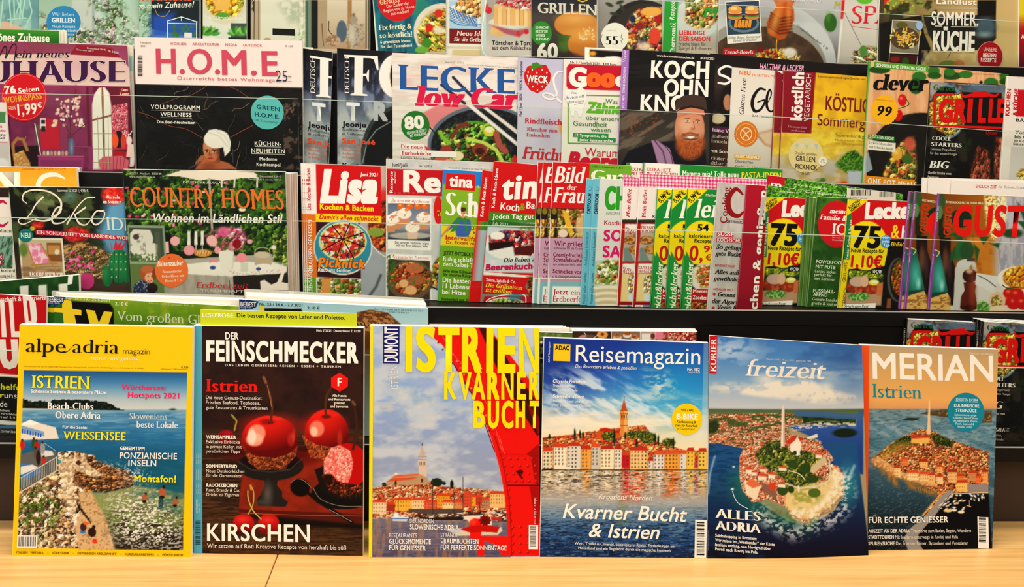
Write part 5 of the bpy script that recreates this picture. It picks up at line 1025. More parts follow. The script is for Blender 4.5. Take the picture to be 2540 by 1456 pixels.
    # Lisa-like cookery stack
    def lisa(x,layer,full,label):
        m=Mag([(x,405+(x-757)*.02),(x+215,413),(x+212,763),(x+7,762)],'C',layer,label,group='red cookery magazines with an orange spine',th=.0028,spine='efe6da',g=2.1,cell=None if full else (x-5,400,x+14,770)); m.Z(500,400,3.466,dx=x-757); 
        m.fill('d0ccc8'); m.G([(20,'c8b0a0'),(700,'a8a8ac'),(1300,'989ca0')]); 
        m.R(890,20,980,450,'f0e4dc'); m.R(890,452,982,1000,'d87a22'); m.R(890,1000,985,1300,'6a9c34')
        if full:
            m.E(1560,330,100,90,'c83828',.9,20); food(m,m.mE(1580,560,150,220,4),STEW,40,4); m.E(1500,610,70,40,'8a9c4a'); m.VL([(1460,700),(1540,780),(1640,830)],8,'e4dccc'); m.pal('a0a4a8',m.mP([(1380,800),(1640,820),(1640,1200),(1380,1200)],30)); m.L([(1540,980),(1500,1080),(1440,1160)],18,'3c3838',.8,6)
            m.R(980,22,1540,450,'c4181c'); m.R(980,450,1545,510,'f0cf20'); m.R(985,510,1360,995,'3c1420')
            m.E(1215,740,252,238,'e4dccc'); m.E(1215,738,243,228,'3c8ca0'); m.E(1215,690,205,165,'d8e0a0'); m.E(1215,690,192,152,'c83a30'); tp=m.mE(1215,690,192,152)
            m.N('f0e8d8',tp,42,.56,.08,.95,seed=6); m.N('3c6420',tp,24,.62,.06,.9,seed=7); m.N('2a2c50',tp,22,.66,.05,.95,seed=8); m.N('e8c040',tp,30,.66,.05,.8,seed=9)
            for a in range(8): m.L([(1215,668),(1215+205*math.cos(a*.785+.3),690+165*math.sin(a*.785+.3))],9,'4a1018')
            m.R(985,998,1370,1300,'e0dcc8'); food(m,m.mR(990,1000,1368,1200),['c89858','7c9c3a','e8e0c0','4a6a2c','b0502c'],40,12); m.Pg([(1030,1010),(1110,1010),(1100,1200),(1040,1200)],'d09858')
            for t,xx,w_ in (('L',1020,130),('i',1150,85),('s',1215,125),('a',1375,120)): pass
            m.T('Lisa',1022,345,490,262,'f6efe4','ki',sl=.01,out=('f6efe4',5)); m.T('Juni 2021',1362,128,155,32,'f6ece0','di'); m.T('Kochen & Backen',1018,413,462,46,'f4d828','b',out=('f4d828',1)); m.T("Damit's allen schmeckt",1012,494,510,38,'c4181c','bi')
            m.T('Picknick',1000,905,410,76,'ee8c28','ki',out=('7a2c10',3)); m.T('Raus ins Grüne!',1000,946,290,34,'f4ece0','bi')
        m.T('Lisa  Kochen & Backen',940,420,360,34,'c4181c','b',rot=90); m.T('DRAUSSEN GENIESSEN',955,945,440,32,'f4e8dc','b',rot=90); m.T('GARTENSAISON',955,1200,300,32,'f0f0e0','b',rot=90); m.build()
    lisa(747,5,False,'copy of the red cookery magazine at its left, hindmost spine'); lisa(752,4.5,False,'copy of the red cookery magazine at its left, middle spine'); lisa(757,4,True,'red cookery magazine with watermelon pizza on a blue plate, front copy')
    # recipes
    m=Mag([(959,394),(1228,403),(1222,764),(958,762)],'C',3.4,'recipe magazine with a red title bar and framed photos of cream muffins',group=FC,th=.0028,g=2.2,spine='d8d0c4'); m.fill('cfcdc8').Z(*L3); m.N('b8b8b4',None,80,.5,.3,.5,seed=3); m.N('8ca860',m.mR(240,280,800,400),40,.55,.15,.7,seed=4)
    m.R(-145,62,780,285,'b81f28'); m.T('Juni/Juli',-100,42,135,30,'2c2c2c','b'); m.T('Nr. 5/2021',135,48,110,16,'2c2c2c','b'); m.T('Deutschland € 2,99 | Österreich € 3,45 | Schweiz CHF 5,60 | Italien € 4,00',390,52,400,13,'3c3c3c','r')
    m.T('Re',5,255,315,172,'f4ece0','b',out=('f4ece0',5)); m.T('Rezepte',-110+20,272,185,26,'f4ece0','b',rot=90); m.T('mit Pfiff',-62,195,112,18,'f0c8c0','di',rot=90)
    for k in range(22): m.VR(-120+k*40,270,-120+k*40+20,274,'f0d8c8')
    m.R(-130,310,242,752,'f2ece2'); m.R(-130,360,230,672,'5c6878'); m.G([(360,'6a7484'),(560,'9ca0a4'),(672,'3c3c48')],m.mR(-130,360,230,672))
    for x in (55,125,188,-20): m.E(x,385,30,30,'d8702c'); m.E(x-6,376,12,12,'f0b060')
    for x,y in((-60,470),(10,440),(175,475),(80,560),(-110,500)): m.Pg([(x-50,y+40),(x+50,y+40),(x+38,y+110),(x-38,y+110)],'c8906a'); m.E(x,y+10,62,44,'eee2d0'); m.E(x,y-15,34,26,'f4ecdc'); m.N('8c8a54',m.mE(x,y,50,34),8,.66,.05,.9,seed=x+200); m.E(x+20,y-24,20,14,'e08a60')
    m.E(60,640,180,28,'d8d0c0',.7)
    m.VR(-10-100,320,222,358,'f6f0e8'); m.T('Backen mit Aprikosen',-100,350,322,28,'c05048','si'); m.T('Die samtigen Verführer zeigen',-70,706,292,20,'3c3c3c','r'); m.T('sich von ihrer süßesten Seite',-62,730,272,20,'3c3c3c','r')
    m.R(-130,795,242,1300,'f2ece2'); m.VR(-110,808,218,840,'f6f0e8'); m.T('Aromatische Tomaten',-100,834,318,28,'c05048','si'); m.R(-130,845,232,1180,'4a3c30'); m.E(60,1020,200,170,'6a5a48'); food(m,m.mE(60,1010,175,140),STEW,34,8); m.E(100,920,80,44,'b8704c'); m.E(110,1020,80,44,'a86444'); m.E(65,1110,52,40,'dcb080');m.E(5,1050,40,34,'dcb080'); m.N('4a7a28',m.mE(150,1000,110,120),14,.64,.06,.9,seed=9); m.N('3c6a24',m.mR(-145,800,-60,1100),20,.5,.1,.9,seed=10)
    m.E(300,420,38,120,'c82820'); m.VE(310,430,36,105,'c82820'); m.T('Tr',292,470,40,46,'e8c040','S'); food(m,m.mP([(250,900),(300,820),(330,820),(320,1100),(250,1060)],4),['d8a040','c84828','6a7a2c','e8c878'],40,13); m.L([(245,1080),(320,1110)],16,'2c241c'); m.build()
    # green weight loss magazine
    m=Mag([(1100,420),(1232,428),(1222,764),(1086,762)],'C',2.8,'slim green magazine with a man in a green scarf under white letters',group=FC,th=.0028,g=2.1,spine='3c8cc0'); m.Z(*L3).fill('86ac2c').G([(200,'8fb238'),(1250,'6e9c28')]); m.R(340,68,700,195,'2f86c8'); m.VR(370,100,622,240,'c8201e'); m.T('tina',395,215,200,95,'f8f0e4','b',out=('f8f0e4',2)); m.T('Nr. 2',635,230,40,22,'f0ece0','r'); m.T('Schlank',362,470,640,210,'f4f0e0','d')
    m.R(320,550,700,720,'e4cc34'); m.pal('6c8c2c',m.mR(330,520,700,560),0); m.Pg([(330,640),(400,560),(470,480),(575,500),(590,580),(560,650),(460,650),(440,560),(345,630)],'4c6aa4'); m.Pg([(430,560),(475,480),(500,470),(540,480),(556,600),(540,620),(525,520),(490,500),(450,600),(405,610)],'3c8a30'); m.E(515,450,27,38,'d8a07c'); m.E(512,415,29,20,'4a3424'); m.E(505,446,4,3,'2c1a14');m.E(524,446,4,3,'2c1a14'); m.L([(506,468),(524,468)],4,'a05048'); m.L([(330,645),(400,560)],18,'c89070')
    m.T('Intervallfasten',365,672,370,36,'b8281f','b'); m.T('Dr. Eckart von Hirschhausen',370,708,520,26,'b8281f','b'); m.T('„Ich zähle keine',588,592,230,24,'2c2c14','b'); m.T('Kalorien“',605,626,130,24,'2c2c14','b')
    for t,x,y,w_,h,c_,st in(('JETZT ENTDECKT!',347,802,262,30,'1f2c10','b'),('Ruhig schlafen mit',344,855,370,38,'f2eeda','b'),('dem Salbei-Trick',343,900,340,38,'f2eeda','b'),('Wie eine Klimaanlage',341,952,310,26,'1f2c10','b'),('für unseren Körper',341,984,268,26,'1f2c10','b'),('Die besten',338,1038,240,40,'f2eeda','b'),('11 Lebensmittel',338,1088,350,40,'f2eeda','b'),('bei Hitze',335,1140,200,40,'f2eeda','b'),('Nebenbei zur Wunschfigur',332,1196,390,22,'1f2c10','b'),('Kalorien-Knacker',330,1242,400,36,'e0e4b8','b')): m.T(t,x,y,w_,h,c_,st)
    m.build()
    # red cookery magazines with slanted spine
    def tk(dx,layer,full,label,dy=0):
        m=Mag([(1226+dx,400+dy),(1348+dx if full else 1300+dx,410+dy),(1325+dx if full else 1290,764),(1190+dx,761)],'C',layer,label,group='red cookery magazines with slanted spines',th=.0028,spine='c4201e',g=2.0,cell=None if full else (1180,400,1240,770)); m.Z(1000,400,3.466,dx=dx,dy=dy); m.fill('c21c1e')
        v=-.115
        m.Pg([(740,435),(1200,465),(1200,530),(730,520)],'4c8a2c'); m.Pg([(730,515),(1200,530),(1180,960),(690,950)],'a8b8bc')
        if full:
            m.R(720,505,1200,560,'3c6a34'); m.pal('c8d0d0',m.mP([(720,560),(1200,580),(1180,960),(690,950)],6)); m.E(940,720,240,130,'ece6de'); ck=m.mP([(740,640),(860,590),(1120,600),(1140,790),(960,810),(940,720),(740,760)],4); food(m,ck,BERRY,36,4); m.Pg([(735,700),(940,690),(955,730),(740,770)],'2c100c'); m.Pg([(960,740),(1140,720),(1100,815),(960,800)],'5c1c18'); m.E(810,640,62,34,'f4ecdc'); m.N('5c7a3c',m.mE(1060,560,60,40,10),12,.5,.1,.9,seed=6); m.N('e8e0d8',m.mR(700,840,860,950),50,.5,.3,.6,seed=7)
            m.R(690,950,1200,975,'ece4d8'); m.R(680,975,1200,1240,'8a8478'); m.Pg([(700,1160),(1100,1160),(1120,1300),(660,1300)],'a82028'); m.E(880,1260,190,90,'e8e0d4'); food(m,m.mE(880,1225,150,45),SALAD+['f0e4c0']*3,26,12); m.VL([(690,1250),(740,1190),(880,1165),(1040,1180),(1050,1290)],8,'f0ece4'); food(m,m.mP([(1060,990),(1180,990),(1160,1200),(1080,1160)],5),STEW+['3c5a20'],30,14); m.E(960,1170,60,34,'3c8c9c',.7,8)
            m.VP([(690,985),(1090,1000),(1050,1072),(1085,1145),(680,1140)],'c01a1e')
            m.T('tina',838,328,440,205,'f6eee2','k',sl=.0); m.T('Koch',835,415,162,60,'f6eee2','b'); m.T('&',1002,418,45,58,'8aa82c','b'); m.T('Backideen',1055,420,330,60,'f6eee2','b'); m.T('Jeden Tag gut kochen',765,495,560,40,'f2ecd8','S',sl=.05); m.T('Juli 2021',765,548,132,28,'d8e0c8','r')
            m.T('Die lieben alle',862,882,320,40,'2c1a14','Si',sl=.03); m.T('Beerenkuchen',710,938,480,50,'b8205c','b',sl=.04,out=('b8205c',2)); m.T('Salate, Spieße & Co.',712,1030,255,26,'f4e4dc','b'); m.T('Die Grillsaison',708,1080,315,38,'f0d048','Si'); m.T('ist eröffnet',706,1122,230,38,'f0d048','Si')
        m.T('Koch & Back-Ideen',785,400,335,26,'f0ece0','b',rot=90); m.build()
    tk(-28,2.3,False,'copy of the red cookery magazine with berry cake, its spine showing at left',22); tk(0,1.8,True,'red cookery magazine with a berry cake on a white plate, front copy')
    # women's magazines x3
    def bf(dx,layer,full,label):
        m=Mag([(1372+dx,402),(1463+dx if full else 1400+dx,405),(1443+dx if full else 1390+dx,766),(1357+dx,765)],'C',layer,label,group="red women's magazines standing fanned",th=.0028,spine='d8d0cc',g=2.1,cell=None if full else (1357+dx-3,400,1357+dx+42,770)); m.Z(1000,400,3.466,dx=dx); m.fill('c42024')
        m.Pg([(1265,402),(1580,408),(1560,660),(1240,660)],'2c1c14'); food(m,m.mP([(1330,410),(1580,415),(1560,660),(1320,655)],3),['d8b870','8a6a30','5c7a2c','e8dcb0','b04a28','3c2c1c'],34,5); m.Pg([(1370,420),(1420,440),(1460,600),(1440,660),(1400,560)],'e0b040'); m.E(1375,620,40,36,'e8d0c0'); m.E(1540,560,60,100,'d8b888',.9,8)
        m.F(m.mP([(1265,500),(1320,500),(1290,650),(1240,650)],3),26,['e0a030','f0c860','5c2c10'],seed=6,sx=.6,sy=2); m.E(1300,430,22,28,'8a7a2c')
        m.Pg([(1245,658),(1560,660),(1540,1000),(1225,1000)],'c8a0b4'); m.Pg([(1225,998),(1540,1005),(1530,1300),(1210,1300)],'e8e4e0'); m.Pg([(1262,1015),(1540,1020),(1530,1300),(1250,1300)],'8cb4b8'); m.Pg([(1285,1075),(1540,1078),(1532,1225),(1275,1222)],'f0ece4'); m.Pg([(1270,1225),(1540,1230),(1532,1300),(1262,1300)],'5c8c34'); m.Pg([(1262,1010),(1540,1015),(1540,1030),(1262,1025)],'d888a0')
        m.T('Bild',1300,185,265,145,'f4ece0','Si',sl=.02); m.T('der',1408,245,85,46,'f4ece0','Si'); m.T('Frau',1288,355,272,135,'f4ece0','Si',sl=.02)
        for t,x,y,w_,h,st,c_ in(('Wir grillen',1300,725,250,42,'b','7c1c3c'),('Raffiniertes für die Outdoor',1295,757,270,20,'r','2c1c24'),('Cremig-fruchtig',1290,818,262,34,'b','7c1c3c'),('Schmandkuchen',1290,862,265,34,'b','7c1c3c'),('Am leckersten leicht gekühlt',1288,895,270,20,'r','2c1c24'),('Schnelles von',1285,960,252,34,'b','7c1c3c'),('z. B. Orangen-Hähnchen',1283,997,258,20,'r','2c1c24'),('Jetzt ein',1290,1142,230,44,'s','b0203c'),('Erdbeerfest',1288,1208,290,48,'s','b0203c'),('Die 21 besten Rezepte',1288,1256,290,24,'b','e0e8d0')):
            if full or w_<1000: m.T(t,x,y,w_ if full else w_,h,c_,st)
        m.build()
    bf(-37,1.3,False,"leftmost of the three red women's magazines, mostly covered"); bf(-24,.8,False,"middle of the three red women's magazines, mostly covered"); bf(0,.3,True,"rightmost and frontmost of the three red women's magazines")
def tier_c2():
    # green good-something behind, teal chef magazines
    m=Mag([(1462,405),(1566,411),(1556,765),(1450,762)],'C',2.0,'green cookery magazine, only its top strip showing behind the pale blue spines',group=FC,th=.0028,spine='6a9c34',g=2.3,cell=(1450,400,1640,455)); m.fill('7cab3c').Z(*L3); m.T('Gut',1612,175,300,105,'f2f0e0','d'); m.T('1,95 €  Nr. 3  Mai/Juni 2021  A 1,95 €',1628,52,260,16,'24381c','b'); m.build()
    def ck(dx,layer,full,label):
        m=Mag([(1474+dx,443),(1570+dx if full else 1500+dx,446),(1545+dx if full else 1490+dx,767),(1458+dx,766)],'C',layer,label,group='cookery magazines with pale blue spines',th=.0028,spine='78b8c8',g=2.1,cell=None if full else (1452+dx,440,1452+dx+28,770)); m.Z(1000,400,3.466,dx=dx); m.fill('d4d4c8')
        m.R(1640,150,1698,1300,'78b8c8'); m.Pg([(1580,150),(1698,150),(1650,1300),(1580,1300)],'78b8c8',1)
        if full:
            m.Pg([(1690,150),(1940,150),(1900,860),(1650,860)],'d6d6cc'); m.Pg([(1655,850),(1900,850),(1890,1100),(1640,1080)],'b8c8b0'); food(m,m.mP([(1670,900),(1760,840),(1900,870),(1890,1060),(1650,1050)],8),['f0e8b8','e8dca0','c85030','4a6828','f4ecc8','8c9c40'],38,4); m.E(1820,995,24,26,'d88040'); m.E(1820,995,12,14,'3c2c24'); 
            for k in range(7): m.E(1760,1090+k*26,130-k*4,22,('e8dcc4','c8b494')[k%2])
            m.R(1640,1250,1900,1300,'5a6a4a')
            m.T('CHEFKOCH',1735,410,700,185,'3c9c30','b',out=('3c9c30',6)); m.T('EUROPAS GRÖSSTE',1745,460,250,22,'6a8c5c','r'); m.T('Köstliche',1725,545,210,38,'a82850','S'); m.T('SOMMER',1720,685,520,90,'d02070','k'); m.T('SALATE',1712,825,480,95,'d02070','k')
        m.T('CHEFKOCH',1672,455,175,28,'1c3c4c','k',rot=90); m.T('Andalusien kulinarisch',1645,900,290,24,'2c6478','r',rot=90); m.T('Nudeln selber machen',1628,1225,265,24,'2c6478','r',rot=90); m.T('Ц' if False else 'U',1682,255,36,22,'3c7c90','l',rot=90); m.build()
    ck(-18.5,-.2,False,'copy of the cookery magazine, its pale blue spine showing at left'); ck(0,-.7,True,'cookery magazine with a pale blue spine and a stack of plates, front copy')
    # gingham buffet magazines
    for i,(x,l) in enumerate(((1555,5.5),(1596,5.0))):
        m=Mag([(x,404),(1941-5*(1-i)*8,420),(1935-(1-i)*40,766),(x-12,762)],'C',l,('rear','front')[i]+' copy of the green pasta booklet showing above the gingham magazines',group='pasta booklets on the second tier',th=.003,spine='2c7c3c',g=2.3,cell=(x-5,400,x+35 if i==0 else 1945,450)); m.Z(*L4).fill('2f8a3c'); dx=-132 if i==0 else 0
        m.Pg([(352+dx,10),(650+dx,20),(640+dx,300),(345+dx,300)],'f0ece0'); m.T('EXTRA-HEFT',360+dx,82,210,28,'b82830','S'); m.T('MIT TV-KÖCHEN',358+dx,115,270,26,'b82830','S')
        if i: m.T('Mamma mia! Tolle neue',665,128,490,48,'f4ecdc','S',sl=.02); m.T('PASTA-IDEEN',1172,142,345,50,'f0d848','S',sl=.02)
        m.build()
    def bu(dx,layer,full,label):
        m=Mag([(1588+dx,431),(1902 if full else 1630+dx,445),(1890 if full else 1620+dx,768),(1570+dx,768)],'C',layer,label,group='gingham-topped magazines',th=.0028,spine='e8dcd4',g=2.0,cell=None if full else (1565+dx,428,1565+dx+68,770)); m.Z(1500,400,3.466,dx=dx); m.fill('ece0d8')
        X=(m.X-m.p(0,0)[0]); Y=m.Y-m.p(0,0)[1]-X*.045; gx=(np.sin(X*2*PI/8.6)>0)*.5; gy=(np.sin(Y*2*PI/8.6)>0)*.5; top=m.mP([(295,100),(1420,160),(1420,215),(290,215)] if False else [(295,100),(1500,165),(1500,268),(290,218)],1)
        m.pal('c8286c',top*(gx+gy)*.95); m.pal('ece0d8',m.mP([(290,218),(1500,268),(1500,505),(280,500)],1)); m.Pg([(275,500),(1500,505),(1500,540),(272,535)],'2c3c18'); m.Pg([(275,520),(460,520),(450,560),(270,555)],'5c1418')
        m.Pg([(270,535),(1500,545),(1480,1300),(240,1300)],'a8241c'); m.Pg([(310,540),(440,540),(440,610),(308,610)],'ece4da')
        m.Pg([(308,610),(470,610),(450,860),(285,860)],'b8a898'); m.E(360,680,62,38,'8c5a30'); m.N('d8a868',m.mE(360,680,58,34),16,.5,.12,.9,seed=4); m.E(400,760,62,38,'8c5a30'); m.N('d8a868',m.mE(400,760,56,32),16,.5,.12,.9,seed=5); m.Pg([(300,750),(330,740),(390,860),(300,860)],'7c8c84'); m.Pg([(290,880),(460,880),(455,962),(285,962)],'ece4da'); m.Pg([(285,965),(450,965),(430,1205),(270,1205)],'e0c890'); food(m,m.mP([(340,990),(420,975),(410,1150),(330,1130)],4),['f0dca0','d8a848','e8e8e0','8a5c34','a8b8c8'],22,7); m.E(370,1170,34,36,'ccd4dc'); m.Pg([(255,1215),(430,1215),(425,1235),(250,1235)],'7c1830'); m.Pg([(262,1236),(430,1238),(425,1300),(250,1300)],'f0ece4'); m.pal('5c9cc8',m.mR(330,1236,430,1256))
        m.T('Mein Buffet',352,482,240,34,'b8283c','S',rot=90); m.T('Mein',440,440,600,150,'b82030','S'); m.T('KÖSTLICHE',410,485,200,22,'3c3c3c','k')
        m.T('PIKANTES',312,580,140,26,'a82c30','S'); m.T('VOM BLECH',312,608,150,24,'a82c30','S'); m.T('GUTE-LAUNE',293,925,170,24,'a82c30','S'); m.T('IN GELB',292,955,112,24,'a82c30','S'); m.T('DIE SCHÖNSTEN',272,1270,220,24,'a82c30','S'); m.build()
    bu(-39,-1.2,False,'copy of the gingham-topped magazine at its left, mostly covered'); bu(0,-1.7,True,'gingham-topped magazine with meatball photos, front copy')
    # green/yellow 0,99
    def le(dx,layer,full,label):
        m=Mag([(1707+dx,468),(1800+dx if full else 1745+dx,471),(1780+dx if full else 1725+dx,769),(1688+dx,768)],'C',layer,label,group='green and yellow 99 cent magazines',th=.0028,spine='2c8c44',g=2.0,cell=None if full else (1682+dx,465,1682+dx+62,772)); m.Z(1500,400,3.466,dx=dx); m.fill('258a42')
        m.Pg([(715,235),(885,242),(705,415)],'efd820'); m.E(835,705,170,195,'efd41c',1,2); m.pal('2c3a2c',m.mP([(705,880),(930,900),(900,1300),(640,1300)],2)); m.pal('d8cfc4',m.mE(860,1000,130,120,3)); food(m,m.mP([(790,900),(920,890),(910,1080),(830,1090),(780,1000)],6),['d8603c','e8a868','b83c24','f0d0a0','7c8c3c'],24,5,sx=1.6,sy=.7); m.Pg([(748,1095),(900,1100),(895,1205),(738,1200)],'a81c24'); food(m,m.mP([(745,1210),(900,1205),(900,1300),(735,1300)],4),STEW+['6a7a2c'],26,6)
        m.Pg([(700,770),(760,880),(740,1300),(655,1300)],'2a8c44')
        m.T('leicht',765,490,450,165,'f6f0e0','Si',sl=.0); m.T('Mai/Juni',868,300,100,20,'f0ecd8','r'); m.T('NUR',752,318,62,30,'2c2410','b',rot=45); m.T('0,99 €',742,362,120,42,'2c2410','b',rot=45)
        m.T('54',795,598,98,56,'15120c','k'); m.T('kalorienarme',724,655,240,32,'15120c','b'); m.T('Rezepte',770,698,146,32,'15120c','b'); m.T('0,',725,850,115,125,'b82418','b'); m.T('99',850,780,110,55,'b82418','b'); m.T('€',865,850,48,48,'b82418','b')
        m.T('leicht&lecker',735,1310,440,56,'e8e8c8','Si',rot=90); m.T('Meeresfrüchte',758,1135,250,32,'f0e4dc','b'); m.T('Zoodles',755,1185,118,32,'f0e4dc','b'); m.build()
    le(-75,-2.2,False,'leftmost of the three green and yellow 99 cent magazines'); le(-37.5,-2.7,False,'middle of the three green and yellow 99 cent magazines'); le(0,-3.2,True,'rightmost and frontmost of the three green and yellow 99 cent magazines')
    m=Mag([(1782,453),(1900,460),(1850,772),(1754,770)],'C',-3.7,'pale grey cooking magazine with a dark red C and italic headlines',group=FC,th=.0028,spine='c8c0b8',g=2.2); m.fill('c9c2bb').Z(*L4); m.N('a8a29c',None,120,.5,.4,.6,seed=3,sx=.5,sy=2); m.VL([(1190,290),(1130,240),(1070,300),(1060,380),(1090,450),(1150,470),(1195,430)],[14,34,46,50,46,34,10],'8c1c1c'); m.T('Cooking',1048,535,310,58,'8c1c24','S',rot=90); m.T('ÖSTERREICH',1045,528,160,22,'2c2424','k'); m.VR(1045,492,1200,495,'4c4444')
    m.VR(965,604,1110,645,'b83040'); m.T('SÜSSE',968,638,140,30,'ece4e0','b'); m.VR(962,655,1190,692,'b83040'); m.T('KOCHSCHULE',966,688,250,30,'ece4e0','b')
    for t,x,y,w_ in (('So gelingen',960,752,250),('gute Buchteln',952,808,270),('Alles außer-',945,965,270),('gewöhnlich',935,1022,240),('Genuss an',972,1160,210),('der Algarve',920,1218,250),('Vegan für',965,1278,200)): m.T(t,x,y,w_,38,'1f1c1c','si',out=('1f1c1c',1))
    m.T('BENEDIKT FAUST',948,902,175,18,'b83040','b'); m.T('AUS ALLER WELT',930,1105,175,18,'b83040','b'); m.E(942,1142,14,14,'b83040'); m.E(932,1262,14,14,'b83040'); m.build()
    m=Mag([(1853,458),(1899,461),(1878,774),(1827,773)],'C',-4.2,'crimson cookery special with huge white lettering running up its spine',group=FC,th=.0028,spine='a01c30',g=2.6); m.fill('a31c34').Z(*L4).G([(200,'a81c34'),(1300,'8c1830')]); m.T('kochen & genießen',1300,1440,1185,70,'f2e8dc','b',rot=90,out=('f2e8dc',1)); m.build()
    m=Mag([(1890,489),(1902,489),(1884,560),(1880,560)],'C',-4.7,'folded grey paper label sticking out between the crimson and the yellow magazine',name='paper_label',cat='label',th=.0008,g=3,base='b8b0a8'); m.build()
    # family magazines behind
    for i,(a,b,l,lab) in enumerate(([(1903,434),(2240,482),4.4,'rear family magazine with grass top and a red corner'],[(1900,459),(2215,500),3.7,'second family magazine with a grassy green top edge'])):
        m=Mag([a,b,(b[0]-12,776),(a[0]-14,772)],'C',l,lab+', behind the 75 recipe magazine',group=FC,th=.0028,spine='5c8c34',g=2.1,cell=(1880,430,2250,520)); m.Z(*L4).fill('4f8a2c'); food(m,1.,['5c9a34','3c7420','7cb444','2c5818','8cc454'],16,4+i,.6,.3); m.R(-3000,0,-2999,1,'000000')
        if i==0: m.Pg([(1385,115),(1552,130),(1545,210),(1380,200)],'b81c34'); m.T('m',1428,212,90,40,'f4ece4','b'); m.T('Nr. 6 | Juni 2021 | Deutschland 2,80 €',1630,205,280,12,'e8e8d0','b',sl=.14)
        else: m.T('Nr. 6 | Juni 2021 | Deutschland 1,80 €',1465,262,205,12,'e8e8d0','b',sl=.08); m.T('Österreich € 3,20 | Schweiz sfr 4,50 | Italien € 3,70 | BeNeLux 3,30 €',1720,272,520,13,'e8e8d0','b',sl=.08)
        m.build()
    def l75(dx,dy,layer,label,x1):
        m=Mag([(2105+dx,495+dy),(x1,500+dy),(x1-20,779),(2077+dx,779)],'C',layer,label,group='red and yellow 75 recipe magazines',th=.0028,spine='e0c828',g=2.0); m.Z(1980,400,3.466,dx=dx,dy=dy); m.fill('17130f')
        m.Pg([(430,330),(1100,345),(1090,690),(780,690),(420,690)],'c01c20'); m.E(585,725,182,212,'efd41c',1,1.5); m.pal('efd41c',m.mP([(430,560),(600,520),(770,760),(740,900),(400,930)],1.5)*1.); m.Pg([(425,330),(600,338),(420,470)],'efd41c'); m.Pg([(418,470),(460,440),(440,850),(390,850)],'2c8048'); m.Pg([(388,845),(438,845),(400,1320),(335,1320)],'e8cc28')
        ph=m.mP([(430,940),(735,945),(715,1240),(395,1230)],1.5); m.pal('2c3a1c',ph); food(m,m.mP([(440,940),(735,945),(730,1010),(430,1000)],2),['c8c040','4a6a2c','2c3a1c','8c9c30'],24,4); m.pal('b89478',m.mP([(400,1130),(720,1130),(712,1240),(395,1232)],4)); m.E(490,1080,80,54,'8c3c1c'); m.E(630,1095,70,50,'943c20'); m.N('c8603c',m.mE(560,1090,150,60),20,.55,.12,.8,seed=5); m.E(510,1035,70,44,'c8a898'); m.E(570,1030,34,50,'d8b094'); m.E(650,1042,44,26,'e0d468'); m.E(655,1036,30,12,'f4ecc0'); m.Pg([(680,1050),(728,1040),(722,1160),(668,1150)],'c07850'); sl_=m.mE(520,1165,90,38,3); m.pal('4f8038',sl_); m.N('a8cc80',sl_,14,.55,.1,.9,seed=6)
        m.E(860,1020,95,190,'5c5854'); m.E(866,1020,80,178,'201814'); food(m,m.mE(872,1000,72,150),['b85a20','d88030','7c3410','4a5c20'],24,7); m.Pg([(765,1180),(800,1180),(790,1340),(750,1340)],'8c5a3c')
        m.T('Lecker',575,500,440,130,'f4ece0','b',out=('f4ece0',6)); m.T('&',795,655,68,110,'efd41c','b'); m.T('K',885,655,80,100,'f4ece0','b'); m.T('ALLES WAS',440,415,115,24,'1c1810','k',rot=38); m.T('SCHMECKT',455,437,110,22,'1c1810','k',rot=38)
        m.T('75',470,735,225,175,'120f0c','b',out=('120f0c',5)); m.T('Neue Rezepte für',452,780,285,34,'1c1810','b'); m.T('1,10€',450,905,265,95,'c01c20','b',out=('c01c20',1.5)); m.VE(752,690,46,56,'4c98c8'); m.T('Für',728,665,45,24,'dcecf4','b'); m.T('jeden',720,698,64,24,'dcecf4','b'); m.T('Tag',728,732,48,26,'dcecf4','b')
        m.VP([(628,925),(742,912),(738,962),(625,970)],'1c1a18'); m.T('WOW',638,962,82,30,'f0ece4','bi'); m.VP([(785,695),(1000,695),(1000,740),(782,738)],'120f0c'); m.T('EINFACH',798,728,140,32,'e8c83c','b')
        m.VP([(388,1232),(665,1238),(660,1292),(384,1292)],'efe8dc'); m.T('Frisch vom Rost',397,1265,205,24,'2c3440','bi'); m.T('Rückwärts gegrilltes Roastbeef',394,1288,262,16,'5c5c5c','r')
        m.T('Lecker Kochen & Backen',428,835,330,20,'e8e8d0','b',rot=90); m.T('GRILL-HITS',405,1035,165,26,'3c3410','r',rot=90); m.T('SCHNELLE GERICHTE',385,1420,330,26,'3c3410','r',rot=90); m.build()
    l75(-206,-6,2.2,'red and yellow 75 recipe magazine between crimson spine and green magazines',2030)
    for i in range(3): 
        x=2000+i*9; m=Mag([(x,488+i*1),(x+40,490),(x+22,777),(x-22,777)],'C',1.7-i*.5,('leftmost','second','third')[i]+' of the green family magazines, only its folded edge showing',group='green family magazines with a red disc',th=.0028,spine='5c7c3c',g=3); m.fill('4c6c2c'); m.N('7c9c4c',None,20,.5,.3,.7,sx=.5,sy=4,seed=i); m.build()
    m=Mag([(2027,488),(2135,494),(2110,779),(2000,778)],'C',.2,'front green family magazine with a red disc and sheaf of folded edges',group='green family magazines with a red disc',th=.0028,spine='6c8c4c',g=2.2); m.fill('46702a').Z(*L5); m.G([(300,'4c7a2e'),(900,'3c6424'),(1300,'335a20')]); m.N('24481a',None,90,.52,.25,.7,seed=5); m.E(330,540,160,200,'c01f28'); m.VE(330,540,158,198,'c01f28')
    m.T('meine',268,445,150,40,'f4ece0','di'); m.T('Familie &',185,500,228,44,'f4ece0','di'); m.T('ICH',290,628,200,95,'f4ece0','s',out=('f4ece0',2)); m.T('Das beste für Frauen in',292,660,180,12,'e8b8b0','r'); m.T('Deutschland',292,682,105,14,'e8b8b0','r')
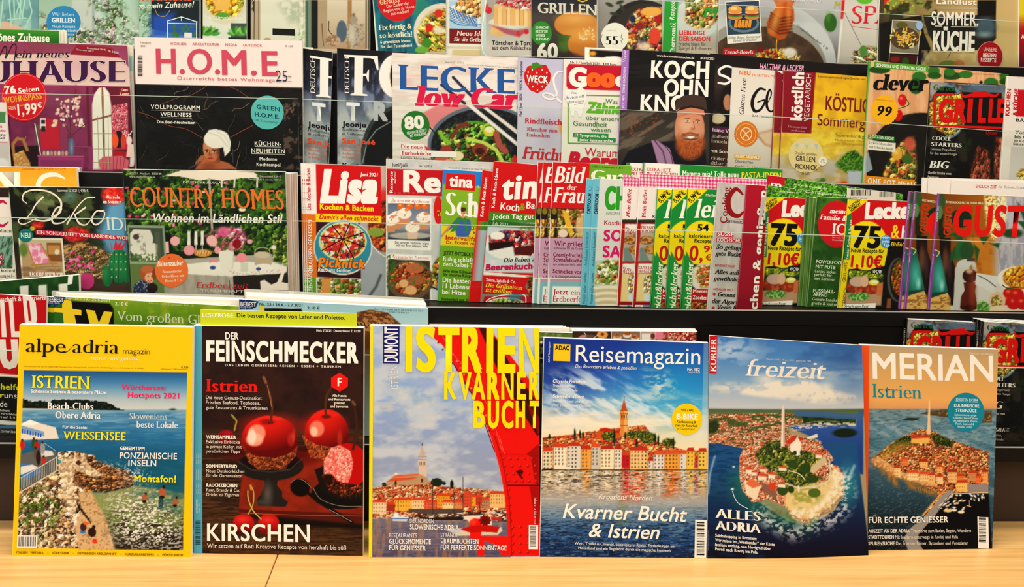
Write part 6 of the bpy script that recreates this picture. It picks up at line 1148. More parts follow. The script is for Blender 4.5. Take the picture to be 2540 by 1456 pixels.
    for t,x,y,w_,st in (('POWERFOOD',152,875,245,'b'),('MIT PUTE',148,918,170,'b'),('Leicht, lecker,',142,955,190,'r'),('perfekt für',138,985,148,'r'),('den Sommer',135,1018,180,'r'),('FUSSBALL-',126,1125,190,'b'),('ABEND',126,1158,122,'b'),('Geniale Snacks für',118,1195,265,'r'),('große & kleine Fans',112,1230,290,'r'),('LIEBLING',105,1320,165,'b')): m.T(t,x,y,w_,28 if st=='b' else 24,'d8dcc0',st)
    m.build()
    m=Mag([(2103,467),(2222,478),(2218,778),(2090,776)],'C',2.8,'white-topped magazine with a barcode strip, behind the right 75 recipe one',group=FC,th=.003,g=3); m.fill('d8d0c0').Z(*L5); m.bar(432,240,645,305,seed=21,bg=None); m.bar(690,255,835,318,seed=22,bg=None); m.T('5 198055 501107',445,320,150,12,'2c2420','r',sl=.05); m.build()
    l75(0,0,-.3,'red and yellow 75 recipe magazine beside the purple spines',2275)
    def gu(dx,dy,layer,full,label):
        m=Mag([(2328+dx,480+dy),(2620 if full else 2400+dx,490+dy),(2600 if full else 2380+dx,779),(2301+dx,778)],'C',layer,label,group='food magazines with purple spines',th=.0028,spine='8a4c90',g=2.0,cell=(2295+dx,470,(2552 if full else 2380+dx),785)); m.Z(1980,400,3.466,dx=dx,dy=dy); m.fill('8a5420')
        m.G([(1200,'7a4818'),(1500,'98601c'),(1900,'b87c3c')],None,'x'); m.N('c88838',m.mR(1450,650,1750,1050),90,.4,.3,.8,seed=3); m.pal('b8b4b8',m.mP([(1700,280),(2100,280),(2100,1100),(1690,1000)],20)); m.N('8c8c98',m.mP([(1700,280),(2100,280),(2100,1100),(1690,1000)],20),40,.55,.1,.6,sx=.6,sy=2,seed=4)
        m.pal('cfc8bc',m.mP([(1180,1050),(2100,960),(2100,1320),(1150,1320)],8)); 
        m.pal('20301c',m.mP([(1210,400),(1250,470),(1240,560),(1290,620),(1230,680),(1205,640)],4)); m.E(1235,345,28,70,'3f5c34'); m.E(1215,440,24,60,'5c8458')
        m.E(1400,490,90,80,'1f3420'); m.Pg([(1215,660),(1310,660),(1310,780),(1345,900),(1345,1240),(1215,1240)],'241410'); m.E(1265,850,25,100,'8c5c3c',.7,6); m.E(1300,900,20,120,'5c4450',.6,6); m.Pg([(1180,760),(1215,770),(1285,1110),(1290,1180),(1120,1200),(1165,800)],'2c6c60'); m.sheen('6cc0b4',1210,1000,34,90,.8); m.sheen('b8e8e0',1235,1070,16,40,.8); m.L([(1170,760),(1212,780),(1190,820)],9,'d8b878'); m.pal('1f4a3c',m.mP([(1150,1130),(1285,1120),(1285,1165),(1145,1180)],3)); m.Pg([(1130,1180),(1280,1130),(1308,1180),(1310,1320),(1120,1320)],'d8b070'); m.N('8c6430',m.mP([(1130,1180),(1280,1130),(1308,1180),(1310,1320),(1120,1320)]),18,.55,.1,.8,seed=5,sx=2,sy=.6)
        if full:
            for a,b,c in(((1270,640),(1380,600),(1440,650)),((1310,870),(1340,740),(1450,700)),((1500,640),(1560,760),(1530,870)),((1540,620),(1640,650),(1590,720)),((1640,700),(1730,700),(1720,750)),((1330,640),(1420,640),(1400,720)),((1850,480),(1960,520),(1990,640)),((1880,350),(1990,400),(1960,560))):
                m.Pg([a,((a[0]+b[0])/2-20,(a[1]+b[1])/2+10),b,c],'2c5c34',1,3)
            m.Pg([(1340,860),(1360,700),(1460,690),(1440,820)],'35683c'); m.E(1450,770,60,90,'2c5430',.9,4); m.E(1840,620,90,40,'24441f',.9,5)
            el=m.mP([(1600,290),(1780,290),(1800,400),(1760,640),(1680,680),(1630,620),(1600,400)],8); m.N('f0e8a8',el,12,.46,.1,.95,seed=6,o=2)
            m.E(1445,900,85,60,'c8c8c4'); m.Pg([(1350,910),(1530,910),(1560,1290),(1330,1290)],'c4c0b8'); m.R(1450,830,1520,860,'5c4c44'); m.E(1475,985,64,60,'3c1a10'); m.Pg([(1420,1040),(1530,1040),(1520,1120),(1540,1250),(1390,1260),(1400,1160),(1430,1110)],'5c2414'); m.E(1465,1260,72,26,'3c140c'); m.sheen('b86040',1500,1100,16,90,.8); m.sheen('e0c0a8',1470,940,30,26,.8); m.E(1485,915,14,22,'9c8450')
            m.E(1900,1010,190,110,'e4dccc'); m.E(1930,1010,170,90,'b8742c'); food(m,m.mE(1930,990,170,90),['e0a03c','c87c24','f0c060','a85c1c'],34,7); m.Pg([(1530,960),(1720,990),(1680,1130),(1520,1060)],'d4d0c8'); m.L([(1540,980),(1620,1020),(1700,1080)],10,'7c7c80')
            for x,y,r_ in((1820,1140,60),(1880,1150,62),(1850,1220,58),(1930,1220,60),(1790,1200,40)): m.E(x,y,r_,r_*.95,'b82018'); m.sheen('f07c60',x-15,y-20,18,14,.8)
            m.L([(1750,1060),(1800,1090),(1900,1080)],9,'3c5c24'); m.E(1710,1200,72,78,'d8b89c'); m.E(1705,1205,50,54,'8a7030'); m.N('e8d8a0',m.mE(1705,1205,50,54),12,.52,.1,.8,seed=8); m.E(1720,1290,80,50,'e4ccb0'); m.E(1590,1260,56,54,'4f7c3a'); m.N('9cc070',m.mE(1590,1250,56,60),14,.5,.1,.8,seed=9)
            m.T('GUSTO',1322,635,800,248,'d0261a','k',sl=.008)
            m.T('ÖSTERREICHS ERSTES FOOD MAGAZIN',1265,360,370,17,'e8d8b8','b')
        else: m.VE(1428,560,120,132,'d0261a'); m.T('ÖSTERREICH',1265,360,120,17,'e8d8b8','b')
        m.Pg([(1192,275),(1218,275),(1130,1320),(1095,1320)],'8a4c90'); m.T('GUSTO',1305,638,250,58,'c04020','k',rot=90); m.T('SOMMER 2021',1196,520,130,14,'e8d8e8','b',rot=90); m.T('GUSTO',1158,885,88,16,'e8d8e8','b',rot=90); m.build()
    gu(-72,-5,-.8,False,'leftmost of the three food magazines with purple spines'); gu(-58,-5,-1.3,False,'middle of the three food magazines with purple spines'); gu(0,0,-1.9,True,'frontmost food magazine with a purple spine, wine flask and pepper mill')
    for i,(x,y) in enumerate(((2288,441),(2305,441),(2362,447))):
        m=Mag([(x,y),(2640,y+9),(2630,778),(x-14,776)],'C',3.6-i*.8,('hindmost','middle','front')[i]+' of the three white-topped magazines above the purple spines',group='white-topped magazines on the second tier',th=.0028,g=4,cell=(2280,430,2552,490)); m.fill('ebe1d6').Z(*L5); m.T('ENDLICH ZEIT',1525 -(2-i)*200,228,180,26,'b8343c','b'); 
        if i==2: m.T('für Reisen, Essen',1720,230,230,22,'8c8480','s')
        m.build()
# ------------------------------------------------------------------ third tier
def tier_b():
    FB='magazines on the third tier'
    for i in range(2): plain([(-90,73+i*2),(164-i*9,75+i*2),(170-i*9,440),(-90,440)],'B',6-i*.9,('hindmost','nearer')[i]+' copy behind the green banner home magazine, top left','e8e0d2','green-topped home magazines',th=.004).build()
    m=Mag([(-90,71),(146,76),(152,440),(-90,440)],'B',4,'home magazine with a green banner rising behind the mauve one, top left',group=FB,g=2.3,cell=(-10,60,165,120)); m.fill('2f7a24').Z(*K1); m.G([(250,'4f9434'),(360,'2a6c1c')]); m.T('Schönes Zuhause',-130,350,555,68,'e8ecd8','b',out=('e8ecd8',1)); m.build()
    m=Mag([(170,106),(329,112),(338,440),(178,440)],'B',2.8,'pale turquoise-striped magazine peeking out behind the mauve one',group=FB,g=3); m.fill('eadccc').Z(*K1); m.R(1060,480,1135,610,'9cc0bc'); m.R(560,610,1135,2000,'e0d4c4'); m.T('ll',990,470,30,50,'9a9088','si'); m.build()
    m=Mag([(-90,100),(316,113),(336,440),(-90,440)],'B',1.4,'mauve interiors magazine with a pink room and a round red price badge',group=FB,th=.004,g=2.0); m.Z(*K1)
    # curled corner handled by outline of the sheet
    m.fill('7c3c58').G([(380,'8c4a5c'),(740,'8a3c5c'),(1100,'742f52'),(1456,'6a284a')]); m.N('9a4c70',None,150,.5,.3,.5,seed=3); m.Pg([(-100,470),(600,460),(1040,500),(1200,690),(1200,745),(-100,720)],'dcc4b8'); m.sheen('c890a0',700,560,260,80,.5); m.Pg([(660,385),(960,410),(1040,495),(600,470)],'8c1f34')
    m.Pg([(740,745),(1200,750),(1200,1456),(760,1456)],'6c2438'); m.Pg([(1020,760),(1115,760),(1115,830),(1020,830)],'8c1c28'); m.Pg([(760,750),(800,750),(830,1456),(790,1456)],'843a60'); 
    m.pal('e8e4d4',m.mP([(800,1456),(792,900),(810,810),(850,755),(900,750),(940,800),(955,900),(970,1456)],2)); m.L([(880,760),(900,1456)],16,'8c6448'); m.L([(790,1035),(965,990)],16,'8c5a44'); m.L([(800,1150),(970,1150)],5,'a89c84'); m.L([(800,1280),(970,1280)],5,'a89c84'); m.L([(800,1395),(970,1395)],5,'a89c84'); m.L([(840,1000),(850,1456)],5,'a89c84'); m.L([(930,1000),(935,1456)],5,'a89c84'); m.Pg([(970,1290),(1110,1310),(1110,1350),(970,1340)],'a8202c')
    m.Pg([(958,910),(1095,885),(1105,1280),(968,1290)],'b83c4c'); food(m,m.mP([(958,910),(1095,885),(1105,1190),(968,1190)]),['d87888','e8a8a8','a83048','c85064'],14,5,.5,.2); m.Pg([(1000,1120),(1050,1130),(1040,1275),(1005,1270)],'2c1018'); m.E(990,1210,28,60,'e8643c'); m.E(1060,1215,20,60,'d84c3c')
    m.Pg([(1115,760),(1170,800),(1170,1456),(1100,1456)],'5c1c34'); m.pal('f0ccc4',m.mP([(1100,1240),(1160,1240),(1180,1350),(1085,1350)],2)); m.E(1110,1210,24,40,'ecd8d4'); m.L([(1105,1150),(1108,1200)],9,'ecd8d4'); m.L([(1138,1162),(1115,1200)],9,'ecd8d4'); m.Pg([(1120,1350),(1160,1350),(1150,1430),(1115,1430)],'e4d4d0')
    m.Pg([(845,1380),(900,1345),(1050,1340),(1110,1380),(1100,1456),(860,1456)],'cc6c78'); 
    for k in range(7): m.L([(880+k*32,1350),(890+k*28,1456)],5,'a84c60')
    m.Pg([(340,1010),(500,1025),(515,1280),(355,1285)],'b4283c'); m.R(345,1015,395,1105,'e8dcd0'); m.R(355,1030,390,1065,'2c3444'); m.R(355,1085,392,1130,'2c2430'); m.L([(300,1060),(350,1330)],8,'dcd4c8'); m.R(300,1070,340,1290,'6c5a54'); m.Pg([(510,1050),(580,1060),(580,1300),(520,1300)],'8c4060'); 
    m.L([(610,1190),(605,1000),(640,850),(650,770)],5,'5c3c34'); m.L([(620,1160),(680,1110),(740,1060)],5,'5c3c34'); m.L([(600,1150),(560,1070),(500,1020)],5,'5c3c34'); m.L([(605,1050),(560,950),(520,900)],5,'5c3c34')
    r=random.Random(6)
    for (cx,cy,sx_,sy_,n) in((550,950,70,90,26),(650,900,40,110,22),(700,1060,50,40,14),(460,1060,40,30,8)):
        for i in range(n): m.E(cx+r.gauss(0,sx_*.5),cy+r.gauss(0,sy_*.5),r.uniform(7,16),r.uniform(8,16),r.choice(('ecd8c0','e0c4a8','f0e4d4','d8a0a0')))
    m.Pg([(588,1190),(632,1190),(645,1240),(640,1335),(590,1335),(585,1240)],'5c6478'); m.E(615,1270,12,50,'98a0b4',.8,6); 
    for k in range(7): m.E(380+k*32,1318,12,22,('c8a890','d8c8b8','b89890')[k%3])
    m.Pg([(325,1340),(720,1345),(715,1456),(330,1456)],'9c4474'); m.Pg([(350,1375),(700,1378),(700,1456),(355,1456)],'8a3c68'); m.L([(322,1340),(722,1345)],10,'b0607c'); m.R(760,1260,800,1456,'8c4068'); m.L([(640,1260),(780,1265)],9,'94486c')
    m.Pg([(85,1260),(330,1250),(330,1456),(90,1456)],'2c1018'); m.L([(180,1430),(120,1330),(110,1240),(150,1190),(200,1200),(235,1290)],26,'a87c4c'); m.Pg([(110,1330),(200,1290),(260,1400),(270,1456),(130,1456)],'b88a54'); m.N('e0c088',m.mP([(110,1330),(200,1290),(260,1400),(270,1456),(130,1456)]),12,.55,.1,.7,seed=8); m.L([(215,1200),(225,1175)],8,'a87c4c')
    m.T('ZUHAUSE',-330,715,1410,195,'45164a','d',sl=.018,out=('dcc8c0',5)); m.VL([(-10,500),(40,400),(60,430),(50,500),(110,385),(140,400),(125,520)],[6,8,9,7,8,9,8],'1c1418'); m.T('ein neues',135,500,465,68,'1c1418','si',sl=-.01)
    m.VE(208,835,198,208,'c41c28'); m.VE(208,835,188,198,'e08080'); m.VE(208,835,184,194,'c41c28'); m.T('76',42,808,98,62,'f8ecdc','k',rot=6); m.T('Seiten',160,800,180,40,'f8ecdc','b',rot=6); m.T('WOHNSPASS',30,890,335,52,'e8b040','S',rot=7); m.VR(35,922,370,926,'e8b040',sl=-.12); m.T('NUR',72,948,68,26,'f0e0d0','r',rot=5); m.T('1,99',155,990,165,92,'f8ecdc','b',rot=4); m.T('€',325,925,38,42,'f8ecdc','b',rot=4); m.T('Gute',1042,785,60,24,'f0d8c8','di'); m.T('Laune',1036,815,78,24,'f0d8c8','di'); m.T('Deutschland 1,99 €',750,420,160,14,'e8d0c8','r',sl=.1); m.T('Österreich 2,30 €',658,432,150,12,'e8d0c8','r',sl=.1); m.T('Nr. 2 2021',930,445,90,16,'e8d0c8','b',sl=.2); m.build()
    m=Mag([(-90,252),(14,254),(27,440),(-90,440)],'B',.4,'pale pink magazine sliver at the left edge in front of the mauve room',group=FB,g=2.4,th=.004); m.fill('ecdcd8').Z(*K1); m.R(-90,960,48,1055,'5c8a5c'); m.T('Wohnideen',-160,1095,180,26,'c02c4c','S'); m.T('das Beste',-140,1130,190,24,'c02c4c','S'); m.T('Unsere',-90,1165,140,20,'3c2c34','S'); m.T('Stil',-10,1195,50,20,'3c2c34','S'); m.R(-90,1215,66,1222,'c02c4c'); m.R(-90,1225,80,1456,'c8c0bc'); m.E(10,1410,70,50,'e8e4e0',.9,6); m.build()
    # black marble magazine
    plain([(420,100),(776,118),(776,440),(420,440)],'B',4.4,'copy of the black marble magazine, only its white right edge showing','efe4d6','black marble magazines',th=.004).build()
    m=Mag([(333,92),(750,101),(752,441),(343,440)],'B',.4,'architecture magazine with white masthead over black marble and a woman in a towel',group=FB,th=.006,g=2.0); m.Z(*K1).fill('0d0b0a'); m.N('1f1b18',None,120,.55,.2,.8,seed=4)
    r=random.Random(4)
    for i in range(26):
        x=1180+r.random()*1350; y=740+r.random()*700; a=r.uniform(-.9,.9) if r.random()<.5 else r.uniform(1.2,1.9); pts=[(x,y)]
        for k in range(4): x+=math.cos(a)*r.uniform(20,60);y+=math.sin(a)*r.uniform(20,60);a+=r.uniform(-.5,.5);pts.append((x,y))
        m.VL(pts,r.uniform(1.5,4),r.choice(('5c5048','8a7a6c','4a3c34')))
    m.VL([(1780,740),(1640,820),(1560,830),(1380,900)],4,'8c5a44'); m.VL([(1180,960),(1300,1000),(1450,1080),(1600,1110),(1750,1190)],5,'8c4c3c'); m.Z(*K2); m.VL([(150,740),(280,760),(400,835)],4,'8c5040'); m.VL([(440,1080),(380,1110),(250,1180)],6,'8c4c34'); m.N('c8a090',m.mE(770,960,90,90,20),30,.6,.1,.6,seed=9,sx=.6); m.N('8a7464',m.mR(700,1080,860,1456),50,.62,.1,.6,seed=10)
    m.Z(*K1); m.Pg([(1100,300),(2650,340),(2650,755),(1100,722)],'ecdcd4')
    m.Z(*K2)
    m.Pg([(-60,1456),(0,1380),(80,1350),(160,1380),(230,1400),(310,1456)],'b06c48'); m.sheen('8a4a30',60,1440,60,40,.8); m.Pg([(60,1330),(150,1310),(160,1400),(80,1410)],'a05c3c'); m.E(88,1270,76,118,'bc7a54'); m.sheen('d89c74',60,1250,34,50,.6); m.E(150,1270,26,90,'4a2418',.7,10); m.Pg([(20,1215),(60,1180),(160,1200),(190,1290),(160,1330),(150,1240),(60,1210)],'1c100c'); m.E(130,1195,110,80,'e8e0d4'); m.Pg([(20,1200),(60,1120),(120,1108),(220,1150),(252,1220),(245,1300),(200,1345),(185,1260),(120,1190),(40,1200)],'ece4d8'); m.L([(60,1140),(150,1170),(225,1260)],7,'c0b8ac',.8,4); m.L([(110,1115),(200,1170),(240,1240)],6,'c8c0b4',.8,4)
    m.E(45,1302,17,8,'e4d4c8'); m.E(108,1302,18,8,'e4d4c8'); m.E(46,1302,8,8,'1c0f0c'); m.E(109,1302,8,8,'1c0f0c'); m.E(30,1340,20,14,'d08c68',.6,6); m.E(120,1340,18,14,'c47c58',.6,6); m.E(76,1330,9,5,'7c4028',.8,2); m.E(45,1296,15,4,'1c0f0c'); m.E(108,1296,16,4,'1c0f0c'); m.L([(28,1288),(60,1284)],5,'2c1810'); m.L([(92,1284),(124,1290)],5,'2c1810'); m.L([(72,1290),(66,1330),(82,1336)],5,'8c4c34'); m.E(76,1362,22,9,'9c3c30'); m.E(14,1370,26,34,'b4704c'); m.L([(-40,1400),(0,1350),(20,1360)],26,'b06c48'); m.L([(268,1280),(272,1400)],9,'4a4440')
    m.Z(*K1); m.T('H.O.',1345,628,550,205,'c4586a','b',sl=.01); m.Z(*K2); m.T('M.',178,640,300,205,'c4586a','b',sl=.01); m.T('E',520,648,140,205,'c4586a','b',sl=.01); m.Z(*K1); m.T('O',1600,630,220,215,'c4586a','l',sl=.01) if False else None
    m.T('WOHNEN',1463,385,140,20,'c46c74','b',tr=.08); m.T('ARCHITEKTUR',1655,388,232,20,'c46c74','b',tr=.08); m.Z(*K2); m.T('MEDIA',205,393,102,20,'c46c74','b',tr=.08); m.T('OUTDOOR',358,398,162,20,'c46c74','b',tr=.08); m.T('€ 4,00',720,403,66,14,'6c6460','r'); m.Z(*K1); m.T('Österreichs bestes Wohnmagazin',1525,685,915,28,'c46c74','r',tr=.08); m.T('Mai/Juni',1210,373,88,14,'6c6460','r'); m.T('2021',1210,402,48,13,'6c6460','r'); m.bar(1178,465,1240,668,True,bg=None,seed=5)
    m.Z(*K2); m.T('25',640,700,98,96,'242c48','l'); m.T('JAHRE',708,664,65,14,'242c48','r'); m.T('1995-2021',704,704,70,8,'242c48','r'); m.VE(566,968,142,145,'6cb8b4')
    for t,x,y,w_,h,c_,st in(('GREEN',474,935,200,36,'1c4c58','b'),('H.O.M.E.',460,1000,208,36,'1c4c58','b'),('100 % nachhaltig!',462,1040,190,18,'1c4c58','r')): m.T(t,x,y,w_,h,c_,st,sl=.12)
    for t,x,y,w_,u in(('KÜCHEN-',458,1250,228,1),('NEUHEITEN',430,1312,288,1)): m.T(t,x,y,w_,34,'ece4d8','b',tr=.05); m.VR(x,y+8,x+w_,y+11,'ece4d8')
    m.T('Moderne',500,1378,150,26,'ece4d8','b'); m.T('Kochtempel',474,1426,205,28,'ece4d8','b'); m.Z(*K1)
    for t,x,y,w_ in(('VOLLPROGRAMM',1298,935,425),('WELLNESS',1382,1000,268)): m.T(t,x,y,w_,34,'ece4d8','b',tr=.05); m.VR(x,y+10,x+w_,y+13,'ece4d8')
    m.T('Die Bad-Neuheiten',1352,1060,328,24,'ece4d8','b'); m.build()
    # travel-food magazines
    def fo(dx,layer,full,label):
        m=Mag([(837+dx,120),(1010 if full else 850+dx+60,130),(1006 if full else 905+dx-6,448),(837+dx,445)],'B',layer,label,group='black and grey food travel magazines',th=.0035,g=2.0,spine='15151a'); m.Z(500,0,3.466,dx=dx); m.fill('14151c').G([(420,'0c0c10'),(700,'262c3c'),(900,'4c5462'),(1100,'8c9296'),(1456,'7c8082')])
        m.N('8a94a8',m.mP([(1170,560),(1700,480),(1700,1000),(1170,1000)],60),110,.52,.2,.75,seed=4,sx=.8,sy=1.3).N('c4c6c4',np.clip((m.Y-225)/60,0,1),140,.5,.3,.8,seed=5)
        m.E(1690,1330,320,420,'3c4240'); m.E(1700,1340,300,400,'15181a'); m.L([(1385,1400),(1420,1230),(1500,1120),(1620,1050)],9,'a8b0ac',.8); m.N('d8a030',m.mE(1640,1400,70,60,6),20,.5,.1,.8,seed=6)
        m.VP([(1225,470),(1515,482),(1522,600),(1508,600),(1480,510),(1450,500),(1390,498),(1388,635),(1420,632),(1430,600),(1440,600),(1438,700),(1428,700),(1415,655),(1388,652),(1385,805),(1425,812),(1425,825),(1280,820),(1280,808),(1312,800),(1315,495),(1225,485)],'ece6dc')
        if full: m.E(1690,655,165,195,'ece6dc'); m.E(1720,655,100,180,'1c2230',1); m.T('R',1478,1032,125,150,'b4b8b8','k')
        m.T('DEUTSCH',1270,800,310,40,'e8e4dc','s',rot=90); m.T('FEINE',1270,900,90,38,'e8e4dc','s',rot=90) if False else None
        m.T('T',1245,1028,115,145,'e4e4e0','k'); m.T('Jeonju',1208,1085,205,42,'15151a','k'); m.T('Traditionsküche',1208,1122,238,24,'1c1c20','si'); m.T('in Südkorea',1208,1158,178,24,'1c1c20','si'); m.T('San José',1208,1228,285,42,'d8582c','k')
        for i,(t,w_) in enumerate((('Costa Ricas',168),('Hauptstadt',165),('kulinarisch',162),('erkunden',138))): m.T(t,1210,1262+i*32,w_,22,'c87454','si')
        m.T('Kenia',1210,1440,170,40,'15151a','k'); m.build()
    fo(-85,3.2,False,'copy of the black food travel magazine beside the marble one, left'); fo(0,2.5,True,'black and grey food travel magazine with a big white F, right copy')
    # low carb
    m=Mag([(973,131),(1300,143),(1296,446),(974,442)],'B',1.9,'white low-carb magazine with blue capitals and a black bowl of stir fry',group=FB,th=.004,g=2.0); m.Z(*K3).fill('e6ddd4'); m.N('d0c4b8',None,60,.55,.3,.7,sx=3,sy=.5,seed=3); m.N('e0b0a8',m.mR(0,500,1000,780),50,.62,.15,.5,sx=2,sy=.5,seed=4)
    m.pal('d88c8c',m.mP([(150,980),(300,900),(800,900),(1000,1000),(1000,1100),(240,1100),(200,1170)],4)); m.E(700,1250,490,345,'6c7480'); m.E(705,1255,465,322,'1a1c20'); m.N('3c4048',m.mE(705,1255,465,322),18,.6,.1,.8,seed=5)
    sf=m.mP([(300,1130),(480,1060),(700,1040),(860,1150),(900,1300),(980,1400),(960,1456),(300,1456),(330,1250)],8); food(m,sf,['2c5c20','4c8430','1c3c14','8cb044','5c3020','8c4c34','c8d078'],44,7,1.,.6)
    m.L([(310,1135),(360,1200),(400,1230)],30,'8cb848'); m.L([(550,1050),(640,1050),(760,1090)],22,'5c9a34'); m.L([(640,1170),(700,1080),(740,1060)],18,'a8cc50'); m.L([(550,1190),(700,1230),(800,1290),(850,1380)],30,'c4d070'); m.E(740,1130,52,44,'d4c84c'); m.E(740,1115,36,26,'ece8b8'); m.E(655,1285,64,52,'8c4430'); m.E(660,1300,40,30,'4a1c14'); m.E(470,1340,50,40,'e8d8b0'); m.L([(420,1180),(470,1100),(540,1060)],34,'7c4030'); m.L([(800,1150),(830,1250),(880,1300)],50,'a85c50'); m.E(370,1290,50,40,'9c4438'); m.E(960,1390,20,60,'c83028'); m.E(330,1370,60,44,'b86c58'); m.E(740,1380,60,40,'5c2c1c'); m.E(400,1400,46,36,'d89c8c')
    m.Pg([(540,900),(590,900),(985,1225),(985,1262)],'ece4dc'); m.Pg([(650,900),(690,900),(985,1120),(985,1160)],'e8dcd0'); m.L([(330,730),(530,890)],26,'2c3450'); m.L([(430,665),(620,860)],26,'2c3450'); m.L([(225,1090),(270,1140)],10,'1c2430'); m.Pg([(180,1250),(240,1280),(200,1300)],'c84858')
    B='2f6098'; m.T('LECKER',-50+5,770,1250,220,B,'S',sl=.02); 
    m.T('low Carb',105,905,1010,170,'cc1f50','di',sl=.012,out=('cc1f50',6)); m.T('Special N° 2/2021',362,540,157,14,'8c8480','r'); m.T('Deutschland € 4,90 · Österreich € 5,60 · Schweiz sfr 9,40 · BeNeLux € 5,90',550,545,560,10,'8c8480','r',sl=.05); m.Z(*K2); m.T('',0,0,1,1)
    m.VE(1838,1078,122,125,'2f7a34'); m.T('80',1752,1110,160,100,'f4ece0','b',rot=5,out=('f4ece0',4)); m.T('GRANDIOSE REZEPTE',1768,1158,172,24,'e0e8d8','b',rot=10); m.T('MIT OHNE REUE',1795,1182,138,24,'e0e8d8','b',rot=10)
    m.VR(1708,1235,1916,1280,'f4ece4'); m.VR(1708,1285,2190,1338,'f4ece4'); m.T('Die neue',1715,1275,185,34,'c8244c','S'); m.T('Turboküche',1715,1330,260,34,'c8244c','S'); m.T('Leichte Abendessen',1715,1368,270,22,'2c2424','r'); m.build()
    # garden journal
    m=Mag([(1287,142),(1420,149),(1412,450),(1283,446)],'B',1.2,'lilac preserving magazine with a red strawberry emblem and white script',group=FB,th=.0035,g=2.1,spine='b8b4c4'); m.Z(*K3).fill('c4bfd0').G([(500,'bebbcf'),(900,'ccc8d4'),(1456,'c4c0c8')]); m.sheen('b0a8bc',1250,1150,90,160,.5)
    st=[(1150,552),(1230,560),(1272,640),(1262,700),(1210,770),(1155,802),(1090,775),(1048,710),(1036,640),(1070,570)]; m.VP(st,'c01c20'); 
    for x,y in((1075,620),(1110,600),(1150,625),(1195,600),(1235,625),(1075,720),(1115,745),(1155,720),(1195,745),(1235,720),(1155,775)): m.VE(x,y,6,9,'f0dcc8',8)
    m.VP([(1095,590),(1110,545),(1150,535),(1185,560),(1210,585),(1160,575),(1130,595)],'4c8a34'); m.T('WECK',1060,705,185,58,'f4ece4','k',out=('8c1014',2))
    m.VL([(1375,615),(1330,620),(1295,670),(1300,740),(1320,800),(1300,845),(1240,850),(1200,820),(1230,800),(1290,820),(1350,870),(1400,880)],[12,18,20,20,20,18,16,14,14,18,20,20],'ece6e0')
    m.T('Mai / Juni  2021   WECK LandJournal',1020,1000,475,22,'2c2c34','b',rot=90); m.T('Rindfleisch',1045,1058,320,46,'b8404c','S'); m.T('Klassiker zum',1065,1125,262,32,'b8505c','S'); m.T('Einkochen',1063,1172,198,32,'b8505c','S'); m.T('Früchte',1025,1362,420,105,'b8343c','si',out=('b8343c',2)); m.E(1355,1100,20,40,'e0a858',.8,5); m.build()
    m=Mag([(1451,117),(1560,123),(1556,446),(1450,442)],'B',2.2,'white-framed magazine corner peeking out above the red health magazine',group=FB,th=.004,g=2.4); m.fill('f0e8da').Z(*K3); m.R(1605,425,1900,490,'15120f'); m.pal('d89c3c',m.mE(1630,460,30,20,4)); m.E(1800,500,80,16,'ece4dc'); m.build()
    m=Mag([(1400,146),(1560,153),(1550,450),(1392,446)],'B',.4,'health magazine with white and orange letters on a red plate and a tooth',group=FB,th=.0035,g=2.1,spine='e0d8cc'); m.Z(*K3).fill('e6e0d4'); m.Pg([(1425,550),(1900,565),(1900,780),(1420,768),(1402,740),(1405,580)],'b81834'); m.T('Nr. 5 / Juni/Juli 2021 / 4.00 Euro',1435,545,400,20,'3c2c28','S',sl=.05)
    m.T('G',1425,735,150,150,'f4ece0','k',out=('f4ece0',4)); m.T('o',1580,735,118,150,'e8702c','k',out=('e8702c',6)); m.T('o',1700,740,118,150,'e8702c','k',out=('e8702c',6)); m.T('d',1820,740,118,140,'f4ece0','k')
    g_='6ca034'; 
    for a in (((1420,815),(1860,825)),((1418,815),(1418,1230)),((1418,1230),(1850,1240))): m.L(list(a),9,g_)
    m.VP([(1385,790),(1420,765),(1470,775),(1530,745),(1580,790),(1570,870),(1545,950),(1530,1010),(1510,1005),(1495,960),(1475,955),(1465,1005),(1445,990),(1425,900),(1390,850)],'ece8e0'); m.T('Von',1440,808,55,24,'4c6c78','si'); m.T('Ärzten oft',1390,855,170,26,'2c5c78','si',rot=6); m.T('übersehen',1412,892,145,26,'4c6c78','si',rot=6); m.L([(1470,900),(1550,885)],4,g_)
    m.T('Was',1738,890,105,42,'4c7c34','r'); m.T('Zähne',1575,965,300,88,'6cb02c','bi',out=('6cb02c',3)); m.T('über unsere',1575,1030,290,38,'4c7c34','r'); m.T('Gesundheit',1462,1080,292,42,'4c7c34','r'); m.T('wissen',1612,1130,170,38,'4c7c34','r'); m.VP([(1460,1142),(1765,1150),(1762,1185),(1828,1190),(1826,1226),(1500,1215),(1502,1178),(1458,1175)],'3c8c50'); m.T('12 Symptome, die',1475,1172,272,24,'f0f0e0','b'); m.T('jeder kennen sollte',1515,1212,290,24,'f0f0e0','b')
    m.T('Warum',1560,1340,300,72,'b82c3c','r'); m.T('Beeren',1415,1440,520,130,'c01f3c','bi',out=('c01f3c',6)); m.build()
    # black vegetarian with bearded cook
    m=Mag([(1545,122),(1775,136),(1760,452),(1531,446)],'B',-.4,'black cookery magazine with bold white letters and a smiling bearded man in a cap',group=FB,th=.004,g=2.0,spine='a47cb8'); m.Z(*K4).fill('14100f'); m.N('2a2422',m.mR(200,500,700,950),90,.5,.2,.7,sx=3,sy=.5,seed=3)
    m.G([(940,'3c342f'),(1200,'4c443c'),(1456,'3a322c')],m.mP([(130,945),(900,960),(900,1456),(100,1456)],4)); m.N('7c7064',m.mP([(130,960),(600,960),(600,1200),(110,1300)],10),70,.52,.15,.8,sx=3,sy=.5,seed=4,ang=-.5); m.N('a85c3c',m.mP([(200,1000),(480,980),(460,1100),(160,1250)],20),14,.66,.06,.8,seed=5)
